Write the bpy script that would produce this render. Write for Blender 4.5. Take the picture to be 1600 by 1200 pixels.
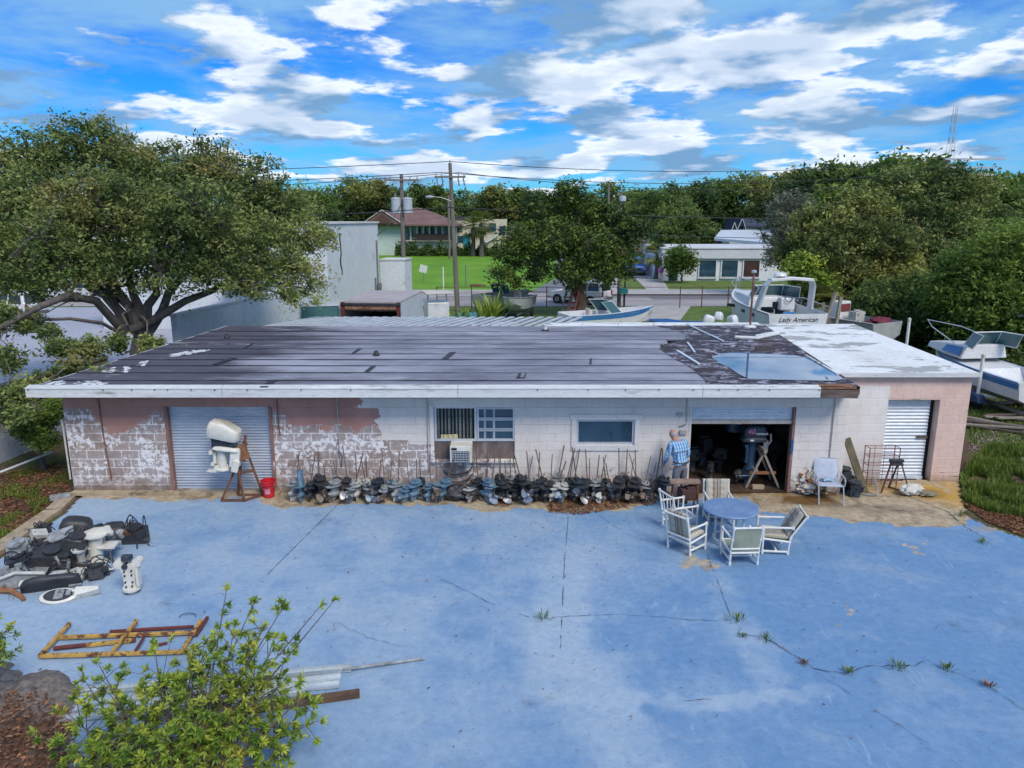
import bpy, math, random
import numpy as np
from mathutils import Vector, Matrix, noise as mnoise
R = math.radians
PI = math.pi
for o in list(bpy.data.objects): bpy.data.objects.remove(o)
SC = bpy.context.scene
COL = SC.collection
# ------------------------------------------------------------------ camera
CAMH, PITCH, FPX = 6.325, R(12.64), 1150.0
cd = bpy.data.cameras.new('camera'); cam = bpy.data.objects.new('camera', cd); COL.objects.link(cam)
cam.location = (0, 0, CAMH); cam.rotation_euler = (PI/2 - PITCH, 0, 0)
cd.sensor_width = 36; cd.lens = 36*FPX/1600; cd.clip_end = 3000; cd.clip_start = 0.1
SC.camera = cam
# ------------------------------------------------------------------ sun, sky
SUN_EL, SUN_AZ = R(48), R(148)          # azimuth from +Y towards +X; high, behind the camera's right shoulder
sd = bpy.data.lights.new('sun', 'SUN'); sun = bpy.data.objects.new('sun', sd); COL.objects.link(sun)
sd.energy = 2.0; sd.angle = R(22); sd.color = (1.0, 0.92, 0.80)
sdir = Vector((math.sin(SUN_AZ)*math.cos(SUN_EL), math.cos(SUN_AZ)*math.cos(SUN_EL), math.sin(SUN_EL)))
sun.rotation_euler = sdir.to_track_quat('Z', 'Y').to_euler(); sun.location = (20, -10, 40)
W = bpy.data.worlds.new('World'); SC.world = W; W.use_nodes = True
nt = W.node_tree; nt.nodes.clear()
def wn(t, **kw):
    n = nt.nodes.new(t)
    for k, v in kw.items(): setattr(n, k, v)
    return n
def wl(a, b): nt.links.new(a, b)
def wmath(op, a, b=None, c=None, clamp=False):
    n = wn('ShaderNodeMath', operation=op, use_clamp=clamp)
    for i, x in enumerate((a, b, c)):
        if x is None: continue
        if isinstance(x, (int, float)): n.inputs[i].default_value = x
        else: wl(x, n.inputs[i])
    return n.outputs[0]
sky = wn('ShaderNodeTexSky', sky_type='NISHITA', sun_disc=False, sun_elevation=SUN_EL, sun_rotation=SUN_AZ, air_density=1.0, dust_density=0.3, ozone_density=3.0)
hs = wn('ShaderNodeHueSaturation'); hs.inputs['Saturation'].default_value = 1.5; hs.inputs['Value'].default_value = 1.0
wl(sky.outputs[0], hs.inputs['Color'])
tint = wn('ShaderNodeMix', data_type='RGBA', blend_type='MULTIPLY'); tint.inputs[0].default_value = 1
wl(hs.outputs[0], tint.inputs[6]); tint.inputs[7].default_value = (0.12, 0.43, 0.76, 1)
tc = wn('ShaderNodeTexCoord'); sp = wn('ShaderNodeSeparateXYZ'); wl(tc.outputs['Generated'], sp.inputs[0])
zc = wmath('MAXIMUM', sp.outputs[2], 0.0)
den = wmath('ADD', zc, 0.20)
def cvec(dz, sx=1.0, sz=1.0, off=(0, 0, 0)):
    z2 = wmath('ADD', zc, dz)
    c = wn('ShaderNodeCombineXYZ')
    wl(wmath('MULTIPLY_ADD', wmath('DIVIDE', sp.outputs[0], den), sx, off[0]), c.inputs[0])
    wl(wmath('MULTIPLY_ADD', wmath('DIVIDE', sp.outputs[1], den), sx, off[1]), c.inputs[1])
    wl(wmath('MULTIPLY_ADD', wmath('DIVIDE', z2, den), sz, off[2]), c.inputs[2])
    return c.outputs[0]
def nz(vec, scale, detail, rough=0.55, dist=0.0):
    n = wn('ShaderNodeTexNoise'); n.inputs['Scale'].default_value = scale; n.inputs['Detail'].default_value = detail
    n.inputs['Roughness'].default_value = rough; n.inputs['Distortion'].default_value = dist
    wl(vec, n.inputs['Vector']); return n.outputs['Fac']
def rng_(x, a, b, smooth=True):
    n = wn('ShaderNodeMapRange', interpolation_type='SMOOTHSTEP' if smooth else 'LINEAR'); n.clamp = True
    wl(x, n.inputs[0]); n.inputs[1].default_value = a; n.inputs[2].default_value = b
    return n.outputs[0]
OFF = (3.3, 1.7, 0.4)
d1 = nz(cvec(0.0, 1.0, 3.4, OFF), 2.3, 6, 0.52)
d2 = nz(cvec(0.022, 1.0, 3.4, OFF), 2.3, 3, 0.5)
fine_ = nz(cvec(0.0, 1.0, 4.5, (1.0, 5.0, 2.0)), 8.0, 5, 0.62)
thin = nz(cvec(0.0, 0.8, 3.2, (7.1, 2.2, 3.0)), 1.7, 8, 0.62, 0.3)
dd = wmath('ADD', d1, wmath('MULTIPLY', wmath('SUBTRACT', fine_, 0.5), 0.20))
puff = rng_(dd, 0.465, 0.545)
veil = rng_(wmath('ADD', thin, wmath('MULTIPLY', wmath('SUBTRACT', fine_, 0.5), 0.12)), 0.34, 0.62)
lit = rng_(wmath('ADD', wmath('SUBTRACT', d1, d2), wmath('MULTIPLY', wmath('SUBTRACT', fine_, 0.5), 0.16)), -0.06, 0.115)
core = rng_(wmath('ADD', d1, wmath('MULTIPLY', wmath('SUBTRACT', fine_, 0.5), 0.25)), 0.50, 0.68)
lit = wmath('MULTIPLY', lit, wmath('SUBTRACT', 1.0, wmath('MULTIPLY', core, 0.45)))
cc = wn('ShaderNodeMix', data_type='RGBA'); wl(lit, cc.inputs[0])
cc.inputs[6].default_value = (0.95, 1.85, 3.1, 1); cc.inputs[7].default_value = (5.0, 5.3, 5.8, 1)
vm = wn('ShaderNodeMix', data_type='RGBA'); wl(wmath('MULTIPLY', veil, 0.9), vm.inputs[0]); wl(tint.outputs[2], vm.inputs[6]); vm.inputs[7].default_value = (1.3, 2.6, 4.2, 1)
fm = wn('ShaderNodeMix', data_type='RGBA'); wl(wmath('MULTIPLY', puff, 0.93), fm.inputs[0]); wl(vm.outputs[2], fm.inputs[6]); wl(cc.outputs[2], fm.inputs[7])
bg = wn('ShaderNodeBackground'); bg.inputs[1].default_value = 0.145; wl(fm.outputs[2], bg.inputs[0])
out = wn('ShaderNodeOutputWorld'); wl(bg.outputs[0], out.inputs[0])
SC.view_settings.view_transform = 'Standard'; SC.view_settings.look = 'None'
SC.view_settings.exposure = 0.5; SC.view_settings.gamma = 1; SC.view_settings.use_curve_mapping = False
SC.render.engine = 'CYCLES'
SC.cycles.max_bounces = 4; SC.cycles.diffuse_bounces = 2; SC.cycles.transparent_max_bounces = 4; SC.cycles.use_adaptive_sampling = True; SC.cycles.adaptive_threshold = 0.02
# ------------------------------------------------------------------ measuring: photo pixel (1600x1200) -> place on ground / on a plane
_c, _s = math.cos(PITCH), math.sin(PITCH)
def ray(px, py):
    r, d = (px-800)/FPX, (py-600)/FPX
    return Vector((r, _c - d*_s, -_s - d*_c))
def G(px, py, z=0.0):
    v = ray(px, py); t = (z-CAMH)/v.z
    return Vector((v.x*t, v.y*t, z))
def YP(px, py, Y):
    v = ray(px, py); t = Y/v.y
    return Vector((v.x*t, Y, CAMH+v.z*t))
# ------------------------------------------------------------------ materials
MATS = {}
class NB:
    def __init__(s, name):
        s.m = bpy.data.materials.new(name); s.m.use_nodes = True; s.t = s.m.node_tree
        s.b = s.t.nodes['Principled BSDF']; s._pos = None
    def n(s, t, **kw):
        n = s.t.nodes.new(t)
        for k, v in kw.items(): setattr(n, k, v)
        return n
    def l(s, a, b): s.t.links.new(a, b)
    def put(s, sock, x):
        if isinstance(x, bpy.types.NodeSocket): s.l(x, sock)
        elif isinstance(x, (tuple, list)): sock.default_value = tuple(x) + ((1,) if len(x) == 3 and len(sock.default_value) == 4 else ())
        else: sock.default_value = x
    def math(s, op, a, b=0.0, clamp=False):
        n = s.n('ShaderNodeMath', operation=op, use_clamp=clamp); s.put(n.inputs[0], a); s.put(n.inputs[1], b); return n.outputs[0]
    def pos(s):
        if s._pos is None: s._pos = s.n('ShaderNodeNewGeometry').outputs['Position']
        return s._pos
    def xyz(s):
        n = s.n('ShaderNodeSeparateXYZ'); s.l(s.pos(), n.inputs[0]); return n.outputs
    def objc(s): return s.n('ShaderNodeTexCoord').outputs['Object']
    def noise(s, scale, detail=5, rough=0.6, vec=None, stretch=None, dist=0, out='Fac'):
        v = vec or s.pos()
        if stretch:
            mp = s.n('ShaderNodeMapping'); mp.inputs['Scale'].default_value = stretch; s.l(v, mp.inputs[0]); v = mp.outputs[0]
        n = s.n('ShaderNodeTexNoise'); n.inputs['Scale'].default_value = scale; n.inputs['Detail'].default_value = min(detail, 4.5)
        n.inputs['Roughness'].default_value = rough; n.inputs['Distortion'].default_value = dist; s.l(v, n.inputs['Vector']); return n.outputs[out]
    def ramp(s, f, a, b, smooth=False):
        n = s.n('ShaderNodeMapRange', interpolation_type='SMOOTHSTEP' if smooth else 'LINEAR'); n.clamp = True
        s.put(n.inputs[0], f); n.inputs[1].default_value = a; n.inputs[2].default_value = b; return n.outputs[0]
    def mix(s, f, a, b, mode='MIX'):
        n = s.n('ShaderNodeMix', data_type='RGBA', blend_type=mode); s.put(n.inputs[0], f); s.put(n.inputs[6], a); s.put(n.inputs[7], b); return n.outputs[2]
    def attr(s, name):
        return s.n('ShaderNodeAttribute', attribute_name=name).outputs
    def bump(s, h, strength=0.3, dist=0.01):
        n = s.n('ShaderNodeBump'); n.inputs['Strength'].default_value = strength; n.inputs['Distance'].default_value = dist
        s.l(h, n.inputs['Height']); s.l(n.outputs[0], s.b.inputs['Normal'])
    def fin(s, col, rough=0.7, metal=0.0, spec=None):
        s.put(s.b.inputs['Base Color'], col); s.put(s.b.inputs['Roughness'], rough); s.put(s.b.inputs['Metallic'], metal)
        if spec is not None: s.b.inputs['Specular IOR Level'].default_value = spec
        return s.m
def M(name, c1, c2=None, scale=4.0, rough=0.7, metal=0.0, bump=0.25, bscale=None, grime=None, gr=(0.55, 0.7), gscale=2.0, stretch=None, local=False, spec=None):
    """noise-varied paint / metal / wood with optional grime colour on top"""
    if name in MATS: return MATS[name]
    b = NB(name); v = b.objc() if local else b.pos()
    if c2 is None: c2 = tuple(x*0.72 for x in c1)
    f = b.ramp(b.noise(scale, 6, 0.65, v, stretch), 0.32, 0.68)
    col = b.mix(f, c2, c1)
    fine = b.noise(scale*14, 3, 0.6, v, stretch)
    col = b.mix(0.35, col, b.mix(b.ramp(fine, 0.3, 0.7), (0.55, 0.55, 0.55), (1.25, 1.25, 1.25)), 'MULTIPLY')
    if grime: col = b.mix(b.ramp(b.noise(gscale, 8, 0.7, v, stretch), gr[0], gr[1]), col, grime)
    if bump: b.bump(b.noise(bscale or scale*10, 5, 0.65, v, stretch), bump, 0.01)
    MATS[name] = b.fin(col, rough, metal, spec); return MATS[name]
# ------------------------------------------------------------------ mesh collecting
class B:
    def __init__(s): s.v = []; s.f = []
    def add(s, vs, fs):
        o = len(s.v); s.v += [tuple(x) for x in vs]; s.f += [tuple(i+o for i in f) for f in fs]; return s
    def box(s, c, d, rot=None, taper=None):
        hx, hy, hz = d[0]/2, d[1]/2, d[2]/2; vs = []
        for z in (-1, 1):
            k = taper if (taper and z == 1) else 1
            for x, y in ((-1, -1), (1, -1), (1, 1), (-1, 1)): vs.append(Vector((x*hx*k, y*hy*k, z*hz)))
        if rot is not None:
            m = rot if isinstance(rot, Matrix) else Matrix.Rotation(rot[2], 3, 'Z') @ Matrix.Rotation(rot[1], 3, 'Y') @ Matrix.Rotation(rot[0], 3, 'X')
            vs = [m @ v for v in vs]
        c = Vector(c); return s.add([v+c for v in vs], [(3, 2, 1, 0), (4, 5, 6, 7), (0, 1, 5, 4), (1, 2, 6, 5), (2, 3, 7, 6), (3, 0, 4, 7)])
    def bar(s, a, b, w, h, up=(0, 0, 1)):
        a, b = Vector(a), Vector(b); d = b-a; L = d.length; d = d.normalized(); u = Vector(up)
        if abs(d.dot(u)) > 0.98: u = Vector((0, 1, 0))
        x = d.cross(u).normalized(); z = x.cross(d).normalized()
        m = Matrix((x, d, z)).transposed(); return s.box((a+b)/2, (w, L, h), m)
    def tube(s, pts, r, n=8, cap=True):
        pts = [Vector(p) for p in pts]; rs = r if isinstance(r, (list, tuple)) else [r]*len(pts)
        rings = []; pu = None
        for i, p in enumerate(pts):
            d = (pts[min(i+1, len(pts)-1)] - pts[max(i-1, 0)])
            d = d.normalized() if d.length > 1e-9 else Vector((0, 0, 1))
            if pu is None:
                u = Vector((0, 0, 1)) if abs(d.z) < 0.9 else Vector((1, 0, 0))
            else: u = pu
            x = d.cross(u)
            if x.length < 1e-6: x = d.cross(Vector((0, 1, 0)))
            x.normalize(); u = x.cross(d).normalized(); pu = u
            rings.append([p + (x*math.cos(2*PI*k/n) + u*math.sin(2*PI*k/n))*rs[i] for k in range(n)])
        return s.loft(rings, cap)
    def loft(s, rings, cap=True, close=True):
        n = len(rings[0]); vs = [v for r in rings for v in r]; fs = []
        for i in range(len(rings)-1):
            for k in range(n if close else n-1):
                k2 = (k+1) % n; fs.append((i*n+k, i*n+k2, (i+1)*n+k2, (i+1)*n+k))
        if cap and close: fs += [tuple(range(n-1, -1, -1)), tuple((len(rings)-1)*n+k for k in range(n))]
        return s.add(vs, fs)
    def lathe(s, prof, n=16, c=(0, 0, 0), axis='Z'):
        rings = []
        for r, h in prof:
            ring = []
            for k in range(n):
                a = 2*PI*k/n; p = (r*math.cos(a), r*math.sin(a), h)
                if axis == 'Y': p = (p[0], p[2], p[1])
                if axis == 'X': p = (p[2], p[0], p[1])
                ring.append(Vector(p)+Vector(c))
            rings.append(ring)
        return s.loft(rings)
    def prism(s, poly, h0, h1, ax='Z'):
        """poly of 2d points; ax Z: (x,y); Y: (x,z); X: (y,z)"""
        def P(p, h): return {'Z': (p[0], p[1], h), 'Y': (p[0], h, p[1]), 'X': (h, p[0], p[1])}[ax]
        n = len(poly); vs = [P(p, h0) for p in poly] + [P(p, h1) for p in poly]
        return s.add(vs, [tuple(range(n-1, -1, -1)), tuple(range(n, 2*n))] + [(k, (k+1) % n, n+(k+1) % n, n+k) for k in range(n)])
    def hexa(s, p):  # 8 points: bottom 4, top 4
        return s.add(p, [(3, 2, 1, 0), (4, 5, 6, 7), (0, 1, 5, 4), (1, 2, 6, 5), (2, 3, 7, 6), (3, 0, 4, 7)])
    def quad(s, *p): return s.add(p, [tuple(range(len(p)))])
    def ball(s, c, r, n=10, m=7, rnd=0, rng=None):
        r = (r, r, r) if isinstance(r, (int, float)) else r; rings = []
        for i in range(m+1):
            t = PI*i/m; ring = []
            for k in range(n):
                a = 2*PI*k/n; q = 1 + (rng.uniform(-rnd, rnd) if rng else 0)
                st = max(math.sin(t), 0.02)
                ring.append(Vector((c[0]+r[0]*st*math.cos(a)*q, c[1]+r[1]*st*math.sin(a)*q, c[2]-r[2]*math.cos(t)*q)))
            rings.append(ring)
        return s.loft(rings)
    def xf(s, m):
        s.v = [tuple(m @ Vector(v)) for v in s.v]; return s
    def mesh(s, name, mat, smooth=False, off=None):
        me = bpy.data.meshes.new(name)
        vs = s.v if off is None else [(v[0]-off[0], v[1]-off[1], v[2]-off[2]) for v in s.v]
        me.from_pydata(vs, [], s.f); me.update()
        if mat: me.materials.append(mat)
        if smooth: me.polygons.foreach_set('use_smooth', [True]*len(me.polygons)); me.set_sharp_from_angle(angle=R(smooth if smooth is not True else 40))
        return me
def tag(o, label=None, cat=None, group=None, kind=None):
    if label: o['label'] = label
    if cat: o['category'] = cat
    if group: o['group'] = group
    if kind: o['kind'] = kind
    return o
def thing(name, label, cat, loc=(0, 0, 0), rz=0.0, group=None, scale=None):
    o = bpy.data.objects.new(name, None); COL.objects.link(o); o.location = loc; o.rotation_euler = (0, 0, rz); o.empty_display_size = 0.2
    if scale: o.scale = (scale,)*3 if isinstance(scale, (int, float)) else scale
    return tag(o, label, cat, group)
def wloc(o):
    v = Vector((0, 0, 0))
    while o is not None: v = v + o.location; o = o.parent
    return v
def obj(name, b, mat=None, parent=None, loc=None, rot=None, smooth=False, bevel=0, world=False, label=None, kind=None):
    """b: B or mesh. world=True: b is in world coordinates and is moved into the (unrotated) parent's frame"""
    me = b.mesh(name, mat, smooth, wloc(parent) if (world and parent) else None) if isinstance(b, B) else b
    o = bpy.data.objects.new(name, me); COL.objects.link(o)
    if parent: o.parent = parent
    if loc is not None: o.location = loc
    if rot is not None: o.rotation_euler = rot
    if bevel:
        m = o.modifiers.new('bevel', 'BEVEL'); m.width = bevel; m.segments = 2; m.limit_method = 'ANGLE'
    if label: o['label'] = label
    if kind: o['kind'] = kind
    return o
def solo(name, b, mat, label, cat, loc=(0, 0, 0), rz=0, group=None, smooth=False, bevel=0):
    return tag(obj(name, b, mat, None, loc, (0, 0, rz), smooth, bevel), label, cat, group)
def struct(name, b, mat, smooth=False):
    return tag(obj(name, b, mat, smooth=smooth), kind='structure')
def copy_tree(o, parent=None):
    c = o.copy(); COL.objects.link(c); c.parent = parent
    for ch in list(o.children): copy_tree(ch, c)
    return c
def text_mesh(body, size, mat, extrude=0.002, shear=0.0, align='CENTER'):
    cu = bpy.data.curves.new('lettering', 'FONT'); cu.body = body; cu.size = size; cu.extrude = extrude; cu.shear = shear; cu.align_x = align; cu.align_y = 'CENTER'
    o = bpy.data.objects.new('tmp', cu); COL.objects.link(o)
    me = bpy.data.meshes.new_from_object(o.evaluated_get(bpy.context.evaluated_depsgraph_get()))
    bpy.data.objects.remove(o); me.materials.clear(); me.materials.append(mat); return me
def fbm(x, y, s=1.0, seed=0.0, oct=4):
    return mnoise.fractal(Vector((x*s, y*s, seed)), 1.0, 2.0, oct)   # about -1..1
def mesh_np(name, V, F, mat, attrs=None, smooth=False):
    me = bpy.data.meshes.new(name); nv, nf, k = len(V), len(F), F.shape[1]
    me.vertices.add(nv); me.vertices.foreach_set('co', V.astype(np.float32).ravel())
    me.loops.add(nf*k); me.loops.foreach_set('vertex_index', F.astype(np.int32).ravel())
    me.polygons.add(nf); me.polygons.foreach_set('loop_start', np.arange(0, nf*k, k, dtype=np.int32))
    me.update(calc_edges=True)
    if smooth: me.polygons.foreach_set('use_smooth', [True]*nf)
    for an, arr in (attrs or {}).items():
        a = me.attributes.new(an, 'FLOAT', 'POINT'); a.data.foreach_set('value', arr.astype(np.float32))
    if mat: me.materials.append(mat)
    return me
# ================================================================== GROUND
def proj(x, y, z=0.0):
    dz = z-CAMH; dep = y*_c - dz*_s; up = y*_s + dz*_c
    return 800+FPX*x/dep, 600-FPX*up/dep
def interp(tab, x):
    if x <= tab[0][0]: return tab[0][1]
    for (a, b), (c, d) in zip(tab, tab[1:]):
        if x <= c: return b+(d-b)*(x-a)/(c-a)
    return tab[-1][1]
def sstep(a, b, x):
    t = min(1, max(0, (x-a)/(b-a))); return t*t*(3-2*t)
def poly_in(poly, x, y):
    c = False; j = len(poly)-1
    for i in range(len(poly)):
        xi, yi = poly[i]; xj, yj = poly[j]
        if (yi > y) != (yj > y) and x < (xj-xi)*(y-yi)/(yj-yi)+xi: c = not c
        j = i
    return c
# --- base ground, one sheet to the horizon
b = NB('soil and weeds')
n1 = b.ramp(b.noise(0.35, 8, 0.65), 0.42, 0.58); n2 = b.ramp(b.noise(9.0, 8, 0.75), 0.35, 0.65); n3 = b.noise(60, 4, 0.7)
soil = b.mix(n2, (0.045, 0.027, 0.018), (0.17, 0.10, 0.065)); grs = b.mix(n2, (0.03, 0.055, 0.012), (0.12, 0.15, 0.03))
colr = b.mix(n1, soil, grs); colr = b.mix(b.ramp(b.noise(14, 5, 0.8), 0.60, 0.72), colr, (0.26, 0.13, 0.075))
b.bump(n3, 0.7, 0.03); MATS['soil'] = b.fin(colr, 0.95)
g = B(); S = 1400
g.quad((-S, -60, -0.05), (S, -60, -0.05), (S, 2*S, -0.05), (-S, 2*S, -0.05))
struct('ground', g, MATS['soil'])
# --- the painted concrete yard
BARE = [(60, 760), (100, 772), (150, 780), (230, 782), (330, 781), (400, 779), (430, 791), (470, 789), (500, 793), (540, 786), (600, 788), (700, 790), (760, 796), (830, 794), (900, 801), (960, 803), (1000, 790), (1040, 780), (1078, 775), (1165, 776), (1185, 790), (1205, 803), (1290, 806), (1330, 816), (1400, 822), (1500, 824), (1518, 812), (1600, 838), (1750, 905)]
SLABP = [G(*p).xy[:] for p in ((112, 764), (128, 774), (100, 802), (60, 830), (0, 872), (-240, 1010), (-600, 1260), (400, 1320), (1200, 1320), (2100, 1260), (1800, 930), (1600, 841), (1545, 822), (1512, 806), (1504, 775), (1500, 748))]
BLOBS = [(1255, 782, 60, 9, 0, 1.3), (1330, 790, 70, 6, 1, 0.5), (1400, 797, 55, 7, 1, 0.55), (1460, 768, 55, 16, 2, 1.3), (1500, 780, 30, 14, 2, 1.0), (1440, 772, 40, 8, 0, 1.0), (1150, 768, 90, 6, 0, 1.2), (1200, 772, 40, 5, 2, 0.7), (1370, 765, 60, 10, 2, 0.5), (1560, 826, 40, 6, 2, 0.8), (1300, 772, 30, 8, 0, 0.7), (500, 784, 40, 3, 0, 0.4), (900, 790, 60, 6, 0, 0.5), (1250, 800, 80, 5, 1, 0.3), (300, 777, 70, 3, 0, 0.4)]
res = 0.065; xs = np.arange(-14.5, 16.0, res); ys = np.arange(6.6, 17.45, res)
V, A = [], {'bare': [], 'stain': [], 'yellow': [], 'black': [], 'deep': []}
idx = {}; keep = np.zeros((len(ys), len(xs)), bool)
for j, y in enumerate(ys):
    for i, x in enumerate(xs):
        px, py = proj(x, y); nn = fbm(x, y, 0.9, 3.0); n2_ = fbm(x, y, 4.0, 9.0, 3)
        keep[j, i] = poly_in(SLABP, x+0.05*n2_, y+0.06*nn)
        yb = interp(BARE, px)
        A['bare'].append(max(sstep(3.0, -3.0, py-yb+7*nn+4*n2_) if y > 12.5 else 0, 0.55*sstep(0.33, 0.6, fbm(x, y, 0.5, 21.0)+0.25*n2_) if px > 850 and py < 1000 else 0))
        st = [0, 0, 0]
        for cx, cy, sx, sy, k, w in BLOBS:
            q = ((px-cx)/sx)**2 + ((py-cy)/sy)**2
            if q < 6: st[k] += w*math.exp(-q)*(1+0.7*nn+0.5*n2_)
        A['stain'].append(st[0]); A['black'].append(st[1]); A['yellow'].append(st[2])
        dp = 0.36 + 0.42*sstep(600, 1500, px+0.5*(py-800)) - 0.25*sstep(450, -50, px) + 0.2*nn + 0.16*sstep(0.05, 0.15, fbm(x, y, 0.33, 31.0))
        # worn, paler swathes left by old foot and tyre traffic
        for (ax, ay, bx, by, wd) in ((880, 900, 870, 1010, 60), (870, 1010, 1000, 1200, 90), (1130, 930, 1210, 1060, 40), (860, 1090, 1120, 1100, 18), (1120, 1100, 1290, 1080, 16)):
            ux, uy = bx-ax, by-ay; t = max(0, min(1, ((px-ax)*ux+(py-ay)*uy)/(ux*ux+uy*uy)))
            dd = math.hypot(px-ax-t*ux, py-ay-t*uy) + 14*n2_
            dp -= 0.34*sstep(wd, wd*0.35, dd)
        A['deep'].append(dp)
        V.append((x, y, 0.012*fbm(x, y, 0.25, 5.0)*sstep(16, 12, y)))
nx = len(xs); F = [(j*nx+i, j*nx+i+1, (j+1)*nx+i+1, (j+1)*nx+i) for j in range(len(ys)-1) for i in range(nx-1) if keep[j, i] and keep[j+1, i+1] and keep[j, i+1] and keep[j+1, i]]
b = NB('painted concrete yard')
at = {k: b.attr(k)['Fac'] for k in A}
fine = b.noise(7, 8, 0.7); mid = b.noise(1.3, 6, 0.65); spk = b.noise(45, 4, 0.75)
blue = b.mix(b.ramp(b.math('ADD', at['deep'], b.math('MULTIPLY', b.math('SUBTRACT', mid, 0.5), 0.7)), 0.0, 0.95, True), (0.33, 0.43, 0.55), (0.135, 0.265, 0.46))
blue = b.mix(0.55, blue, b.mix(b.ramp(fine, 0.3, 0.7), (0.70, 0.76, 0.82), (1.22, 1.18, 1.12)), 'MULTIPLY')
blue = b.mix(0.45, blue, b.mix(b.ramp(b.noise(120, 3, 0.8), 0.3, 0.7), (0.62,)*3, (1.3,)*3), 'MULTIPLY')
blue = b.mix(b.ramp(spk, 0.68, 0.80), blue, (0.42, 0.50, 0.62))
blue = b.mix(b.ramp(b.noise(26, 6, 0.8), 0.665, 0.70), blue, (0.05, 0.08, 0.13))
blue = b.mix(b.math('MULTIPLY', b.ramp(b.noise(1.9, 5, 0.7, None, (2.2, 0.5, 1), 1.2), 0.60, 0.72), 0.5), blue, (0.36, 0.46, 0.58))
blue = b.mix(b.ramp(b.noise(3.1, 9, 0.72, None, (1, 2.2, 1)), 0.66, 0.78), blue, (0.08, 0.13, 0.22))
wn_ = b.noise(0.55, 5, 0.7, None, (1, 1.6, 1), 0.6); blue = b.mix(b.math('MULTIPLY', b.ramp(wn_, 0.52, 0.66), 0.26), blue, b.mix(fine, (0.33, 0.40, 0.47), (0.45, 0.51, 0.56)))
oil = b.noise(0.9, 4, 0.6); blue = b.mix(b.math('MULTIPLY', b.math('MULTIPLY', b.ramp(oil, 0.62, 0.72), b.ramp(fine, 0.40, 0.6)), 0.6), blue, (0.06, 0.09, 0.14))
blue = b.mix(b.math('MULTIPLY', b.ramp(b.noise(11, 4, 0.7), 0.60, 0.66), 0.35), blue, (0.09, 0.14, 0.22))
conc = b.mix(b.ramp(fine, 0.3, 0.7), (0.27, 0.20, 0.125), (0.56, 0.46, 0.33))
conc = b.mix(b.ramp(b.noise(2.2, 7, 0.7), 0.5, 0.72), conc, (0.14, 0.10, 0.06))
edge = b.ramp(b.math('ADD', at['bare'], b.math('MULTIPLY', b.math('SUBTRACT', fine, 0.5), 0.9)), 0.42, 0.58)
col = b.mix(edge, blue, conc)
col = b.mix(b.ramp(at['yellow'], 0.15, 1.1), col, b.mix(fine, (0.34, 0.18, 0.025), (0.62, 0.38, 0.08)))
col = b.mix(b.ramp(at['stain'], 0.15, 1.0), col, b.mix(fine, (0.05, 0.022, 0.006), (0.24, 0.125, 0.03)))
col = b.mix(b.math('MULTIPLY', b.ramp(b.math('ADD', at['black'], b.math('MULTIPLY', b.math('SUBTRACT', fine, 0.5), 1.6)), 0.3, 1.0), 0.7), col, (0.035, 0.028, 0.022))
b.bump(b.math('ADD', fine, b.math('MULTIPLY', spk, 0.5)), 0.35, 0.012)
MATS['slab'] = b.fin(col, b.mix(b.ramp(mid, 0.35, 0.65), (0.62,)*3, (0.85,)*3))
me = mesh_np('concrete_yard', np.array(V), np.array(F), MATS['slab'], {k: np.array(v) for k, v in A.items()}, True)
yard = tag(obj('concrete_yard', me), kind='structure')
# cracks and joints, each its own strip lying on the slab
MATS['crack'] = M('crack dirt', (0.016, 0.016, 0.017), (0.05, 0.045, 0.04), 9, 0.95, bump=0)
rc = random.Random(5)
def strip(name, pts, w, z=0.016, wob=0.02, mat=None, gaps=0.0):
    b = B(); P = [G(*p) for p in pts]; line = []
    for a, c in zip(P, P[1:]):
        n = max(2, int((c-a).length/0.09))
        for k in range(n):
            t = k/n; p = a.lerp(c, t); nd = (c-a).normalized(); s_ = Vector((-nd.y, nd.x, 0))
            line.append((p+s_*rc.uniform(-wob, wob), s_))
    skip = 0
    for (p, s_), (q, s2) in zip(line, line[1:]):
        if skip > 0: skip -= 1; continue
        if rc.random() < gaps: skip = rc.randint(1, 5)
        w1, w2 = w*rc.uniform(0.1, 0.62), w*rc.uniform(0.1, 0.62)
        b.quad(*[(v.x, v.y, z) for v in (p-s_*w1, q-s2*w2, q+s2*w2, p+s_*w1)])
    return obj(name, b, mat or MATS['crack'], yard)
strip('control_joint', [(540, 782), (527, 790), (432, 884), (405, 912)], 0.013, wob=0.003, gaps=0.03)
strip('control_joint', [(888, 808), (882, 880), (878, 965), (876, 1020)], 0.010, wob=0.004, gaps=0.06)
strip('control_joint', [(1105, 868), (1120, 905), (1142, 965)], 0.010, wob=0.006, gaps=0.08)
strip('crack', [(690, 905), (760, 940), (835, 968), (880, 965), (960, 961), (1010, 963), (1080, 970), (1152, 971)], 0.009, wob=0.02, gaps=0.03)
strip('crack', [(1160, 992), (1192, 996), (1230, 1018), (1272, 1046), (1320, 1054), (1345, 1043), (1400, 1041), (1432, 1042), (1448, 1030)], 0.013, wob=0.025)
strip('crack', [(1478, 1046), (1540, 1071), (1600, 1110), (1680, 1150)], 0.012, wob=0.025, gaps=0.05)
strip('crack', [(1276, 1052), (1375, 1115), (1430, 1150), (1520, 1212)], 0.007, wob=0.01, gaps=0.1)
strip('crack', [(1066, 1096), (1100, 1094), (1127, 1095)], 0.009, wob=0.01)
strip('crack', [(1478, 985), (1510, 988), (1550, 989)], 0.005, wob=0.01)
strip('crack', [(935, 806), (985, 838), (1010, 845)], 0.006, wob=0.01, gaps=0.1)
strip('crack', [(462, 965), (530, 975), (575, 997), (640, 1015)], 0.006, wob=0.02, gaps=0.15)
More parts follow.
